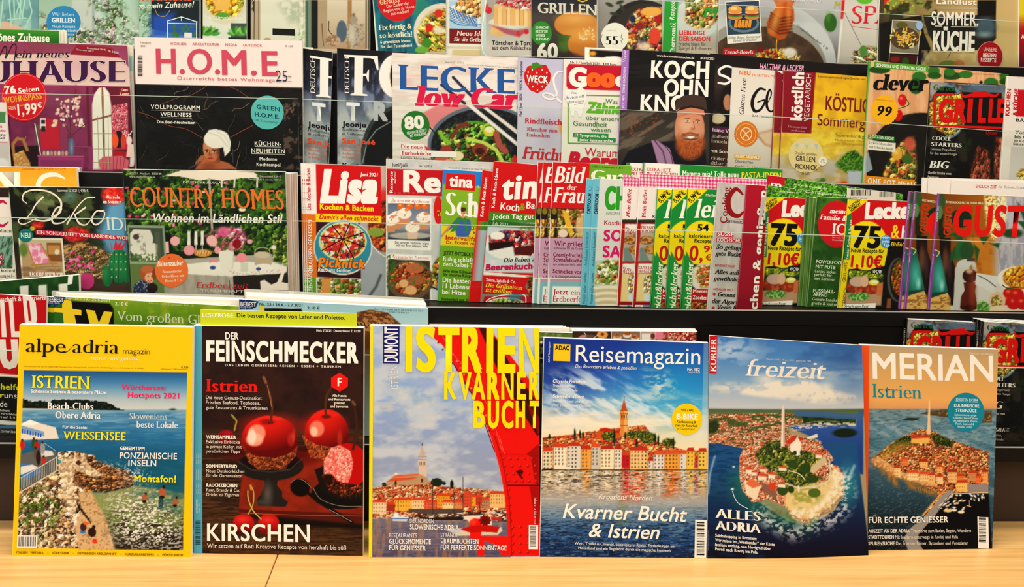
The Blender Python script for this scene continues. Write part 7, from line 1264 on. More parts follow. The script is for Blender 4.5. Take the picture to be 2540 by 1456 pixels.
    m.Pg([(120,1456),(200,1300),(380,1230),(600,1210),(860,1240),(880,1456)],'1a1722'); m.Pg([(400,1205),(450,1210),(560,1280),(610,1456),(470,1456)],'a888a4'); m.L([(430,1210),(500,1300),(540,1456)],12,'6c3c60'); m.L([(470,1215),(560,1310),(590,1456)],7,'6c3c60')
    m.Pg([(620,1150),(830,1150),(820,1290),(700,1330),(620,1250)],'a05c44'); m.E(730,1110,128,200,'d49478'); m.pal('9c5030',m.mE(735,1240,122,130,14)); m.N('c07840',m.mE(735,1240,120,130,10),9,.5,.2,.7,seed=6,sx=.5,sy=2); m.E(740,1140,96,70,'dca084',1,12); m.sheen('ecc0a4',700,1070,60,50,.6); m.E(735,1175,66,16,'8c4c30',1,4); m.E(738,1178,54,13,'f0e4dc',1,2); m.pal('8c4828',m.mL([(668,1160),(735,1142),(800,1160)],12,5)); m.E(712,1040,17,7,'e8e0d8'); m.E(712,1040,8,7,'3c4c54'); m.E(800,1052,15,7,'e8e0d8'); m.E(800,1052,7,7,'3c4c54'); m.E(738,1186,62,20,'5c2a1c',1,2); m.E(738,1182,52,12,'f4ece0',1,2); m.L([(672,1150),(700,1180),(738,1202),(776,1182),(806,1152)],7,'7c3c20',.8,3); m.L([(640,1010),(660,980),(720,965),(790,970),(850,1000)],10,'b87858',.5,4); m.L([(690,1052),(730,1054)],3,'b07454'); m.L([(685,1022),(735,1020)],7,'8c5438'); m.L([(780,1030),(820,1036)],7,'8c5438'); m.L([(760,1040),(770,1100),(748,1108)],7,'b06c50'); m.E(757,1108,22,12,'cc8468',1,4)
    m.pal('4c3a32',m.mP([(605,940),(610,880),(660,830),(760,812),(860,835),(880,950),(860,940),(740,915),(640,935),(620,962)],3)); m.pal('33261f',m.mP([(605,935),(740,905),(880,940),(880,975),(740,935),(612,965)],3)); m.pal('6c584a',m.mE(690,860,40,24,10),.6)
    m.pal('a47cb8',m.mP([(150,425),(210,428),(190,945),(130,940)],1.5)); m.T('KOCHEN  OHNE KNOCHEN',165,930,350,18,'f0e4f0','b',rot=90); m.T('Vegan',178,535,100,26,'f0e4f0','si',rot=88)
    m.T('KOCH',395,665,500,140,'f4ece0','k',sl=.02); m.T('OHN',503,820,385,135,'f4ece0','k',sl=.02); m.T('www.kochenohneknochen.de',447,485,322,18,'e0d8cc','b',sl=.07); m.T('#43 03/2021',822,508,120,20,'e0d8cc','b',sl=.07)
    m.T('KNO',305,945,400,128,'f4ece0','k',sl=.02); 
    m.pal(np.array(hexc('14100f')),0)
    V=m.vec
    # cap and face are printed over the last letter
    n=len(m.vec); 
    m.VP([(607,958),(606,900),(625,860),(670,825),(760,810),(850,835),(870,860),(880,950),(850,925),(740,905),(650,925)],'4c3a32'); m.VP([(610,962),(650,925),(740,905),(850,925),(880,955),(850,945),(740,925),(660,945)],'33261f'); m.VP([(618,962),(660,945),(740,925),(850,945),(862,990),(740,975),(625,1000)],'c88a70')
    m.build()
    # pantry magazine
    m=Mag([(1757,132),(2102,160),(2088,452),(1740,448)],'B',-.2+.9,'black pantry magazine with pink chalk lettering, behind the cream one',group=FB,th=.004,g=2.1,spine='e8e0d4'); m.Z(*K4).fill('241a16'); m.Pg([(885,458),(905,465),(850,1456),(826,1456)],'ece4d8'); m.N('4a3c34',None,90,.55,.2,.6,seed=4); m.G([(460,'15100e'),(560,'1c1512')],m.mR(905,465,2500,560)); 
    m.Pg([(985,880),(1010,760),(1080,750),(1110,1100),(985,1090)],'1a1210'); m.E(1055,880,34,70,'b08468'); m.E(950,700,60,120,'4c3c38',.8,20); m.E(975,1020,62,44,'c8bca0'); m.Pg([(885,1085),(1110,1100),(1105,1150),(880,1135)],'5c2050'); m.Pg([(870,1140),(1110,1150),(1080,1456),(860,1456)],'3c2a22'); m.E(1050,1280,30,120,'5c3420',.8,8)
    m.VL([(1095,580),(1040,570),(985,600),(990,640),(1040,660),(1080,690),(1040,720),(970,710)],[14,20,22,22,22,22,20,14],'f0ece4'); m.VL([(1330,590),(1340,540)],5,'e0a8c0') if False else None
    m.T('HALTBAR & LECKER',1330,592,380,46,'dca4bc','bi',sl=.05); m.T('SPEISEKAMMER',940,720,215,28,'d8d0c4','r',rot=87); m.T('Meine Vorräte',898,1128,300,30,'d8c8c8','S'); m.T('Kindheitsküche',895,1180,300,30,'c8b8ac','s'); m.T('Manuela W',890,1222,230,30,'c8b8ac','s'); m.T('Den Sommer',885,1305,270,30,'d8ccc0','S'); m.T('Kräuter und',880,1368,240,30,'c8b8ac','s'); m.T('haltbar gemacht',878,1410,330,30,'c8b8ac','s'); m.build()
    # gluten free
    m=Mag([(1817,167),(1955,177),(1940,455),(1803,452)],'B',-.1,'cream gluten-free magazine with black brush script and an orange seal',group=FB,th=.0035,g=2.1); m.Z(*K4).fill('e2d8cc'); m.G([(580,'dcd4c8'),(1000,'e4dcd0'),(1456,'c8beb0')]); m.pal('b88c6c',m.mL([(1320,1150),(1440,1120)],16,6)); m.pal('a07050',m.mL([(1320,1170),(1380,1240),(1440,1260)],14,6)); m.pal('d8b898',m.mP([(1320,1140),(1500,1100),(1500,1300),(1380,1250)],14),.7)
    m.T('NEU',1155,640,98,34,'e08030','k'); m.T('16 SEITEN MEHR',1268,655,245,22,'e08030','b',sl=.06); m.T('Gluten Free',1195,985,310,42,'15120f','i' and 'si',rot=86); m.VL([(1385,775),(1330,765),(1280,830),(1268,900),(1290,955),(1340,940),(1375,880),(1370,860),(1310,880)],[12,22,28,30,26,20,18,16,8],'15120f'); m.VL([(1390,900),(1430,820),(1420,770),(1395,830),(1395,920),(1430,960),(1470,920)],[6,10,16,22,22,14,6],'15120f')
    m.T('DAS MAGAZIN FÜR',1265,1002,260,16,'4c4440','b'); m.VE(1215,1152,105,114,'d8802c',star=30); m.VE(1215,1152,84,90,'e8c89c'); m.VE(1215,1152,80,86,'d8802c'); m.VE(1215,1152,52,58,'f0dcc0'); m.VE(1215,1152,44,50,'d8802c'); m.VL([(1180,1190),(1215,1150),(1255,1115)],9,'f0dcc0'); m.VL([(1185,1115),(1245,1195)],9,'f0dcc0'); m.VR(1115,1325,1338,1360,'e0a83c'); m.T('REZEPTVIELFALT',1125,1352,205,22,'f4ecdc','b'); m.T('Obstkuchen',1120,1396,155,24,'6c6460','r'); m.T('Karibische Urlaubsküche',1118,1440,330,24,'6c6460','r'); m.build()
    # yellow vegetarian
    def ko(dx,layer,full,label):
        m=Mag([(1945+dx,174),(2170 if full else 1975+dx,192),(2160 if full else 1962+dx,458),(1932+dx,455)],'B',layer,label,group='yellow vegetarian magazines with a burgundy strip',th=.0035,g=2.1,spine='8c1c2c'); m.Z(*K4,dx=dx).fill('e0b430'); m.Z(1500,0,3.466,dx=dx)
        m.G([(600,'dcae2c'),(1000,'e4bc34'),(1250,'d8b448'),(1350,'c8bc9c'),(1456,'b8b0a4')]); m.N('f0d460',m.mR(1500,1080,2400,1330),60,.5,.2,.8,sx=3,sy=.6,seed=3,ang=-.15); m.N('b8902c',None,110,.55,.3,.5,seed=4)
        m.Pg([(1540,610),(1815,620),(1775,1148),(1520,1140)],'861a2c')
        if full:
            m.Z(*K5); food(m,m.mP([(330,1400),(420,1310),(490,1290),(560,1360),(590,1440),(480,1500),(400,1480)],6),['3c6c1c','2c5414','5c8c2c'],16,5); m.E(480,700,1,1,'e0b430'); m.pal('b08a20',m.mP([(500,780),(600,700),(600,1050),(520,1050)],30),.6)
            m.Z(*L5); m.Pg([(420,60),(600,100),(600,230),(440,200)],'b8bcc4'); m.E(460,30,130,50,'3c6820',.9,6); m.N('7ca040',m.mE(460,30,130,60),12,.55,.1,.8,seed=7); m.E(190,160,50,20,'5c7838'); m.E(370,185,50,16,'c84828'); m.N('d8c8b0',m.mR(-200,60,400,240),60,.5,.3,.6,seed=8)
        m.Z(1500,0,3.466,dx=dx); m.T('köstlich',1690,1035,410,95,'f0e4dc','b',rot=87,out=('f0e4dc',2)); m.T('VEGETARISCH',1755,1045,410,44,'e8d4cc','r',rot=87); m.T('Die neue Lust',1575,1095,165,18,'c8a0a0','si'); m.T('am Kochen',1600,1128,120,18,'c8a0a0','si')
        if full:
            m.Z(*K5); m.T('Köstliche vegetarische & vegane Gerichte – von',168,665,405,18,'5c4418','r',sl=.06); m.T('KÖSTLICHER',235,932,560,120,'7c2c1c','r',out=('7c2c1c',2),sl=.04); m.T('Sommergenuss',165,1068,640,98,'7c2c1c','l',out=('7c2c1c',2),sl=.05); m.T('Superlecker & gesund',322,1165,330,28,'8c7438','r',sl=.04); m.T('Mediterraner Ofengenuss',318,1205,330,20,'b08c3c','r',sl=.04); m.T('mit Olivengemüse',318,1240,250,20,'b08c3c','r',sl=.04)
            m.VE(65,1335,150,152,'e0cc98'); 
            for k in range(5): m.VP([(-30+k*42,1245+abs(k-2)*-4),(2+k*42,1245+abs(k-2)*-4),(-10+k*42,1290)],('b8c0b8','d8d0c0')[k%2])
            m.T('Draußen genießen:',-30,1325,190,24,'5c4c38','r'); m.T('GRILLEN,',-22,1380,175,42,'5c4c38','r',out=('5c4c38',1)); m.T('PICKNICK',-25,1448,185,40,'5c4c38','r',out=('5c4c38',1)); m.VE(208,1385,36,40,'ece4d4'); m.T('ab',195,1378,28,12,'5c5048','r'); m.T('S. 26',190,1400,40,13,'5c5048','r'); m.T('& CO.',32,1500,66,28,'5c4c38','r')
        m.build()
    ko(-20,-.7,False,'copy of the yellow vegetarian magazine, its burgundy strip showing at left'); ko(0,-1.3,True,'yellow vegetarian magazine with a burgundy strip and a round bunting badge')
    # clever
    for i in range(2):
        x0=2335 if i==0 else 2157
        m=Mag([(x0,168 if i==0 else 150),(2502 if i==0 else 2342,184 if i==0 else 169),(2490 if i==0 else 2330,470),(2325 if i==0 else 2139,466)],'B',(1.2,-1.9)[i],('rear copy of the quick kitchen magazine, wood and basil leaves at its top','quick kitchen magazine with black script, tomatoes and a yellow 99 seal')[i],group='quick kitchen magazines with basil leaves',th=.004,g=2.0,spine='4c9a3c'); dx=0 if i else 178; dy=0 if i else 15
        m.Z(1980,0,3.466,dx=dx,dy=dy).fill('dcb088'); m.N('c8946c',None,50,.5,.3,.7,sx=.5,sy=3,seed=3)
        if i:
            m.Pg([(610,525),(660,528),(590,1456),(540,1456)],'ddb48c'); m.L([(615,525),(545,1456)],16,'4c9a3c'); 
        m.E(700,600,90,34,'2c5024'); m.pal('3c7430',m.mE(1165,610,52,44,3)); m.E(1040,660,62,44,'3c7430'); m.E(1170,650,60,30,'2c5c24'); m.E(1010,740,60,70,'2c5c24')
        if i:
            m.Pg([(600,900),(1250,880),(1250,1600),(540,1600)],'c89878',0); m.E(1050,1420,470,450,'191512'); m.pal('2c2420',m.mE(1050,1420,440,420,30),.5); m.L([(620,1320),(700,1150),(860,1030),(1000,975)],8,'5c5048',.6,4)
            m.E(895,862,38,52,'c01f1c'); m.E(858,990,40,50,'b81c1a'); m.sheen('f09080',885,845,12,14,.8); m.L([(925,850),(950,900),(860,935)],8,'3c5c24'); m.Pg([(545,1400),(600,1300),(640,1456),(560,1500)],'b8c4cc',.8); food(m,m.mP([(740,1456),(800,1330),(900,1200),(1000,1170),(1020,1456),(1000,1650),(700,1650)],8),['d8a850','c85c3c','5c7a3c','e8c878','8c4020','3c5a24'],44,6,.8,.5); m.E(850,1325,44,50,'dca84c'); m.sheen('f0d080',840,1310,20,20,.7); m.E(960,1240,50,60,'c86450',.9,8); m.E(940,1370,50,40,'4c6c2c')
            m.R(600,1155,828,1192,'3c8c3c'); m.T('5-ZUTATEN-KÜCHE',612,1183,208,24,'f0ece0','b'); m.R(600,1205,838,1285,'e8e0d0'); m.T('Leckere Ideen ohne',608,1235,200,22,'4c4438','s'); m.T('viel Schnickschnack',608,1270,205,22,'4c4438','s')
            m.VE(742,945,118,134,'e8b02c',star=30); m.T('99',678,990,125,82,'15120f','Si'); m.T('FÜR JEDEN GESCHMACK REZEPTE',665,860,150,10,'8c6418','r')
            m.VP([(655,532),(1118,562),(1116,615),(652,582)],'5c9a34'); m.T('SCHNELLE UND EINFACHE KÜCHE',672,572,425,26,'f0f0e0','b',sl=.085)
            m.T('clever',645,775,470,140,'100e0c','di',sl=.02,out=('100e0c',3)); m.Z(*L5); m.VR(578,122,1000,210,'e0962c'); m.T('ONE POT MEALS',595,190,420,45,'f8f0e0','b',tr=.05); m.Pg([(570,225),(1000,240),(1000,400),(560,400)],'c8b8a4'); m.T('schnelle Mahlzeiten',680,288,255,26,'5c5448','s')
        else: m.Z(*K5); m.T('Deutschland 3,99 €   Österreich 3,99',1460,638,220,11,'6c5440','r',sl=.05); m.T('2,99 €',1702,652,58,14,'3c2c20','b',sl=.05); m.Pg([(1230,585),(1800,620),(1800,640),(1230,600)],'dcb088',0); m.E(1300,620,50,36,'3c7430'); m.E(1440,640,60,34,'3c7430'); m.E(1570,708,14,14,'1c1814')
        m.build()
    grill(2289,201,'B',-.9,'leftmost of the three black grill magazines, mostly covered','upper',True); grill(2298,202,'B',-1.5,'middle of the three black grill magazines, mostly covered','upper',True); grill(2308,203,'B',-2.1,'front black grill magazine with red stencil letters and bull horns','upper')
    m=Mag([(2500,189),(2660,197),(2640,470),(2480,466)],'B',-2.7,'cream kitchen magazine with red vertical lettering, cut by the right edge',group=FB,th=.004,g=2.1,spine='e8dcd0'); m.Z(*K5).fill('e6dcd2'); m.T('KOCHEN',1812,995,230,36,'b8242c','b',rot=86,out=('b8242c',1)); m.T('& KÜCHE',1880,995,230,36,'b8242c','b',rot=86,out=('b8242c',1)); m.Pg([(1890,770),(2100,775),(2100,1010),(1875,1000)],'b8202c'); m.T('BÄUERIN',1870,1045,240,26,'3c3430','b'); m.R(1880,665,2100,672,'c8c0b8'); m.T('Von Omas',1860,1150,230,32,'5c6444','S'); m.T('bis Gemüse',1855,1188,250,30,'5c6444','S'); m.T('30 Köchinnen',1850,1218,220,18,'6c645c','b'); m.T('Südtirol',1845,1245,160,18,'6c645c','b'); m.G([(1260,'c8c0b8'),(1456,'d4ccc4')],m.mR(1830,1260,2300,2000)); m.Z(*L5); food(m,m.mE(1960,120,80,60,6),PASTA,30,5); m.build()
# ------------------------------------------------------------------ top tier, cut by the upper edge of the view
def tier_a():
    FA='magazines on the top tier'
    def A(x0,x1,layer,label,col='d0c8b8',x0b=None,x1b=None,yb=140,top=-130,**k):
        m=Mag([(x0,top),(x1,top+2),(x1b if x1b is not None else x1,yb+1),(x0b if x0b is not None else x0,yb)],'A',layer,label,group=FA,g=2.1,cell=(-10,-8,2552,1400),th=.0035,**k); return m.fill(col)
    m=A(-90,100,2,'garden magazine with a pale green slatted chair at the top left edge','a8c4c0').Z(*K1); m.G([(0,'8cb0b0'),(250,'b4ccc4')]); m.N('5c8a8c',None,70,.5,.3,.6,seed=3); m.Pg([(-50,190),(60,185),(200,240),(200,300),(-50,300)],'e4b8a4')
    C_='b4dcc8'
    for a in (((25,0),(0,240)),((80,0),(100,240)),((120,0),(125,170)),((180,0),(170,160)),((215,0),(190,150)),((250,0),(265,60),(270,120),(210,260)),((60,170),(230,155)),((150,0),(200,150)),((180,0),(140,120))): m.VL(list(a),12,C_)
    m.R(270,0,350,260,'78a0a4',.7); m.build()
    m=A(97,347,1,'country garden magazine with a blue round badge and blossoms','bcd0c0').Z(*K1); m.G([(0,'a4bca8'),(200,'b8c8b4'),(420,'8ca48c')]); m.Pg([(620,0),(860,0),(860,330),(620,330)],'c8ccc4'); m.pal('acb4b0',m.mR(790,0,815,330)); food(m,m.mP([(350,120),(600,330),(620,200),(760,200),(780,0),(1040,0),(1100,100),(1220,420),(350,420)],20)*m.mN(60,.42,.2,seed=5),['3c5c30','5c7c44','8ca870','24381f','c8d4b8','d8a8c0'],20,6,.7,.3); m.N('ece8e4',m.mR(640,240,1200,420),22,.62,.08,.9,seed=7); m.N('c87ca0',m.mR(660,250,1000,420),18,.68,.06,.8,seed=8); m.pal('dcf0f0',m.mL([(860,0),(880,200),(860,300)],40,30)*.6+m.mL([(1100,0),(1120,150),(1110,380)],60,50)*.5)
    m.VE(547,190,147,140,'2f8ab8'); m.T('Wir lieben',448,138,188,32,'d0e8f0','r'); m.T('GRILLEN',445,192,200,38,'e8f4f8','k'); m.T('Neue Rezepte',448,238,200,24,'d8ecf4','r'); m.T('mit Fisch, Steaks',435,272,235,24,'d8ecf4','r'); m.T('Gemüse',540,305,100,22,'d8ecf4','r'); m.T('M',585,370,60,50,'b8ccc0','di'); m.build()
    m=A(345,497,0,'garden house magazine with orange title letters and a blue greenhouse photo','c4d0c0').Z(*K1); m.G([(0,'94ac90'),(330,'b8c4b8')]); food(m,m.mR(1190,30,1320,330)*m.mN(50,.45,.2,seed=3),['3c5c34','8caa78','1c2c1a','d8e0cc'],18,4); m.pal('b8e0d0',m.mL([(1230,0),(1240,330)],60,40)*.6); m.Pg([(1300,0),(1715,0),(1715,330),(1305,250)],'1c2a30'); m.pal('2f5cb8',m.mP([(1300,130),(1500,110),(1460,250),(1440,330),(1300,330)],20),.9); m.pal('3c6cc0',m.mP([(1440,170),(1700,190),(1700,330),(1440,330)],10),.8); m.N('4c7c3c',m.mR(1480,200,1700,320),20,.52,.1,.9,seed=5)
    for a in (((1440,180),(1560,145),(1700,190)),((1440,180),(1440,330)),((1560,145),(1560,180)),((1690,190),(1690,330)),((1440,200),(1690,205))): m.VL(list(a),7,'e4ece8') if len(a)==2 else [m.VL([a[0],a[1]],7,'e4ece8'),m.VL([a[1],a[2]],7,'e4ece8')]
    m.VR(1585,280,1650,325,'ece4dc'); m.VL([(1330,70),(1360,130),(1420,140),(1460,90)],5,'b8a060'); m.T('GARTEN & HOME',1010,10,635,60,'e05828','S'); m.T('Ich liebe mein Zuhause!',1015,78,655,48,'e8e8dc','bi',sl=-.01); m.Pg([(1200,330),(1700,325),(1700,420),(1200,420)],'c8c0d0'); m.build()
    m=A(503,612,-.4,'magazine with a plate of citrus pastries over potted green plants','d8d8c8').Z(*K2); m.R(10,180,400,420,'dcdcd0'); m.E(200,20,190,190,'d8d0b8'); food(m,m.mE(200,10,165,150),['e8c040','f0d878','c88c2c','8ca840','e8a030'],50,4,.6,.3); m.E(180,135,62,30,'6a9a44'); m.Pg([(90,0),(250,0),(230,90),(130,90)],'e8b868'); m.pal('1c2428',m.mR(385,0,430,420)); m.R(250,200,400,330,'2c3830',.8)
    for cx in (80,300,380,20): 
        for a in range(7): t=a*.45-1.35; m.E(cx+45*math.sin(t),290-40*math.cos(t)+10,16,36,('5c9a44','8cc070','3c7430')[a%3],1,2,ang=t)
    m.R(0,318,120,420,'e8e4dc'); m.R(230,318,390,420,'2c3430'); m.T('mit Zitrusfrüchten',55,165,290,30,'e8e4d8','b',sl=.02); m.build()
    m=A(622,764,-.4,'misty cream magazine with a small black bar, between two dark spines','dcd8c8').Z(*K2); m.R(420,0,505,420,'b8a890'); m.L([(455,0),(450,420)],8,'6c5c4c'); m.L([(490,0),(490,420)],8,'8a7a68'); m.N('a8b098',m.mP([(640,0),(900,0),(900,200),(760,200)],20),40,.5,.2,.7,seed=4); m.N('8cb07c',m.mP([(790,330),(880,200),(900,380),(780,380)],12),16,.52,.1,.8,seed=5,sy=2); m.R(893,0,940,420,'5c7060'); m.VP([(610,243),(803,252),(803,308),(610,300)],'15120f'); 
    for k in range(5): m.VL([(395+k*14,10+k*10),(430+k*5,-10+k*6),(450,40+k*10),(430+k*4,80+k*6)],4,'2c2824')
    m.E(565,340,30,16,'b8a080'); m.build()
    m=A(764,918,-1,'beige antiques magazine with a stone urn beside a black spine','cbb8a0').Z(*K2); m.R(915,0,1000,420,'15140f'); m.R(890,0,945,420,'7c8c78'); m.R(1000,0,1080,420,'b09c84'); m.G([(0,'d8ccb8'),(400,'b89c84')],m.mR(1080,0,1410,420)); m.R(1255,0,1290,420,'a8845c'); m.Pg([(1230,205),(1395,205),(1385,250),(1350,250),(1395,300),(1370,370),(1330,400),(1345,420),(1270,420),(1290,395),(1260,340),(1250,290),(1265,250)],'b4a898'); m.N('8a7c6c',m.mR(1240,200,1400,420),14,.58,.12,.8,seed=6); m.E(1308,170,34,34,'a4988a'); m.E(1308,128,15,16,'8a7a68'); m.sheen('dcd4c8',1290,310,20,60,.7); m.E(1205,270,44,95,'5c6a78'); m.E(1130,350,65,44,'c4a890'); m.N('8a6a54',m.mE(1130,350,65,50),16,.5,.1,.8,seed=7); m.VL([(1095,180),(1095,260),(1125,300)],7,'5c4434'); m.VL([(1035,200),(1040,300),(1050,400)],10,'8a6c54'); m.L([(1440,0),(1440,420)],14,'4c4c44'); m.R(1410,0,1420,420,'5c4c3c'); m.build()
    m=A(915,1106,-1.8,'teal recipe magazine with a plate of pasta and a red round badge','1f6470',x0b=934,x1b=1106).Z(*K2); m.G([(0,'1c6474'),(440,'1a5060')]); m.N('3c8c9a',None,90,.5,.25,.6,seed=4,sx=.6,sy=2); m.Pg([(1440,0),(1475,0),(1520,440),(1480,440)],'e8e4d8'); m.Z(*K3); m.E(140,60,90,80,'3c8c7c',.8,10); m.E(330,270,240,240,'e0d4c4'); m.E(340,280,215,215,'d0c0a8'); food(m,m.mP([(120,260),(200,140),(370,60),(370,440),(200,440),(130,360)],6),PASTA,36,5,.9,.5,ang=.6,sx=2,sy=.7); m.E(225,240,34,34,'c82c20'); m.E(305,115,34,36,'c83820'); m.E(205,370,40,44,'4c8a30'); m.E(160,430,60,30,'7cb050'); m.E(310,260,54,30,'e4dcc8',.9,6)
    m.Z(*K2); m.VE(1680,15,165,168,'c41c24'); m.T('GENUSS',1535,42,170,44,'f0d0a8','S',rot=8); m.T('Den Zauber der',1592,68,195,26,'f0dcd0','r',rot=9); m.T('Region von zu Hause',1568,108,265,26,'f0dcd0','r',rot=9); m.T('aus erleben!',1630,132,155,26,'f0dcd0','r',rot=9); m.T('Fix fertig &',1525,260,280,46,'ece4c8','S',rot=3); m.T('so köstlich!',1532,328,280,46,'ece4c8','S',rot=3); m.T('6 grandiose Ideen',1537,375,258,26,'ece4d8','b',rot=3); m.T('für den Feierabend',1540,415,270,26,'ece4d8','b',rot=3); m.build()
    m=A(1106,1210,-1,'white-framed magazine with cookies on a blue checked cloth','ece4da').Z(*K3); m.Pg([(395,0),(720,0),(720,370),(398,370)],'b0c8dc'); m.Pg([(395,60),(560,0),(720,80),(700,200),(640,230),(420,170)],'e4e4e0'); 
    for k in range(8): m.L([(400+k*28,60+k*14),(440+k*28,150+k*12)],8,'4c7ab0'); m.L([(400,70+k*14),(640,160+k*10)],5,'6c94c4')
    m.E(600,90,130,70,'e8e0d4'); food(m,m.mE(590,60,140,100,4),['e0b880','c88c54','f0d4a8','a86838'],40,5,.8,.4); m.VL([(400,170),(500,215),(720,210)],7,'4c84b8'); m.VR(398,245,720,372,'7c1a24'); m.T('Neue Ideen',458,305,290,42,'f0e0d0','Si'); m.T('für die Grillsaison',435,352,330,34,'f0e0d0','Si'); m.R(380,395,720,420,'d8ccb8'); m.R(420,425,720,480,'d8c49c'); m.build()
    m=A(1194,1330,-1.8,'baking magazine with a ladyfinger strawberry cake','c8cccc').Z(*K3); m.G([(0,'a8a09c'),(200,'b8b0a8'),(340,'c4bcb4'),(470,'d8d0c8')]); m.R(665,0,712,480,'c4d0d0'); m.L([(712,0),(700,465),(1100,470)],9,'efe8dc'); m.E(925,195,190,52,'d8d4cc'); m.Pg([(780,40),(1110,40),(1110,230),(780,200)],'e4bc88'); 
    for k in range(9): m.Pg([(778+k*37,75),(790+k*37,60),(805+k*37,62),(812+k*37,75),(812+k*37,215+k*2),(778+k*37,210+k*2)],'ecc898' if k%2 else 'e0b47c'); m.L([(814+k*37,80),(814+k*37,220)],3,'a87848')
    food(m,m.mP([(800,0),(1110,0),(1110,90),(1000,80),(800,30)],6),['c82c30','e8dcd4','d84848','f0ece4','a81c24'],30,4,.7,.4); m.E(735,90,30,30,'c83038'); m.E(720,60,16,30,'d84c4c'); m.Pg([(760,230),(820,225),(835,265),(800,300),(745,290)],'e0b884'); m.Pg([(810,270),(880,290),(860,315),(790,305)],'dcb07c'); m.Pg([(740,210),(820,230),(960,260),(1080,250),(1000,320),(880,290)],'a84c5c',.8,4); m.E(990,290,20,20,'c83840'); m.E(1058,272,22,22,'c82c34'); m.T('Törtchen & Torten',762,385,380,36,'2c2c34','b'); m.T('aus dem Kühlschrank',762,425,380,32,'5c2c34','b'); m.build()
    m=A(1318,1480,-2.6,'dark barbecue magazine with seeded bread rolls and a green disc','4c4440').Z(*K3); m.G([(0,'2c2c34'),(150,'544c48'),(500,'3c3430')]); m.E(1490,210,190,110,'c88a48'); m.sheen('e8b878',1480,160,110,40,.7); m.Pg([(1320,290),(1660,330),(1660,420),(1400,440),(1340,380)],'3c5c28'); m.E(1400,400,70,50,'5c7c34',.8,10); m.E(1600,380,185,130,'c8843c'); m.sheen('e8b46c',1560,300,120,50,.7); m.pal('5c3018',m.mL([(1420,455),(1540,500),(1660,500)],26,10)); m.pal('3c4464',m.mR(1430,485,1700,530))
    r=random.Random(2)
    for i in range(34): m.E(1510+r.random()*130,235+r.random()*110,8,4,'ecdcb8',ang=r.random()*3)
    m.T('GRILLEN',1160,110,510,90,'dcd4c8','s',sl=.03,out=('dcd4c8',2)); m.VE(1190,285,88,103,'3c8a38'); 
    for i,(t,w_) in enumerate((('EINFACHE',110),('REZEPTE!',104),('WENIG',78),('AUFWAND',118))): m.T(t,1138,248+i*33,w_,22,'e0ecd4','b')
    m.T('60',1155,505,172,128,'f4ece0','b',out=('f4ece0',3)); m.VL([(1490,-10),(1540,15),(1600,-10)],10,'e0c020'); m.build()
    m=A(1472,1652,-1.4,'food magazine with fruit crumble and a white paper badge numbered 55','948c84').Z(*K4); m.G([(0,'a09c98'),(440,'847c74')]); m.R(-95,0,-60,440,'e4dcd0'); m.E(330,330,330,330,'2c2824'); m.E(350,340,310,310,'3c3430'); food(m,m.mP([(200,420),(170,250),(230,130),(300,70),(500,60),(520,440)],6),['d89038','f0c878','b85c28','e8a850','8c1c24','2c2c44','f4e4c8'],48,4,.9,.5); m.E(300,225,40,36,'8c2c20'); m.E(465,165,36,40,'a8281f'); m.E(430,310,50,70,'d8503c'); m.E(240,165,26,30,'2c3048'); m.E(400,100,90,40,'e8b060'); m.E(340,400,60,40,'f0e4d0',.8,8); m.N('4c6c34',m.mR(330,220,400,340),14,.5,.1,.8,seed=5)
    for x,y,a in((40,40,.4),(130,20,-.3),(80,120,.2),(150,70,1.)): m.E(x,y,36,15,'3c4434',1,2,ang=a)
    m.VE(85,320,118,125,'ece6da'); m.T('mehr als',15,268,80,14,'b0a89c','r'); m.T('55',8,385,108,78,'15120f','d'); m.VL([(150,285),(140,320),(158,335),(140,350),(152,378)],4,'2c2824'); m.Z(*K3); m.VL([(1712,295),(1702,330),(1690,345),(1702,360),(1712,390)],4,'2c2824'); m.build()
    m=A(1645,1800,-2.2,'recipe magazine with a green spine strip and a slice of casserole','b8b8b0',x0b=1642).Z(*K4); m.G([(0,'a8b0b4'),(260,'b8b8b0'),(470,'a09488')]); m.E(800,150,200,170,'cfd0cc'); m.E(790,240,240,60,'c4c8c4',.7,8); food(m,m.mP([(690,0),(980,0),(980,160),(900,240),(780,245),(690,190),(700,80)],6),['e0b878','c87c40','8c4424','f0dcb0','4c6c2c','d8a060'],36,4,.9,.5); m.pal('f0e0c8',m.mL([(690,50),(980,20)],20,12)*.5); m.E(790,460,190,60,'c8b8a8',.8,10); m.Pg([(515,10),(630,12),(612,470),(495,470)],'3c9a44'); m.T('Thermomix',600,470,275,40,'f0ece0','b',rot=88); m.T('®',560,210,16,12,'f0ece0','r'); m.T('Rezepte',596,172,160,38,'e4e8cc','bi',rot=88); m.T('M',845,150,135,90,'3c9a44','bi'); m.T('LIEBLINGE',640,298,225,36,'d03038','k'); m.T('DER SAISON',638,350,268,38,'d03038','k'); m.T('Frische Ideen für',635,390,232,28,'3c3c3c','r'); m.T('Spargel & Erdbeeren',634,428,282,28,'3c3c3c','r'); m.build()
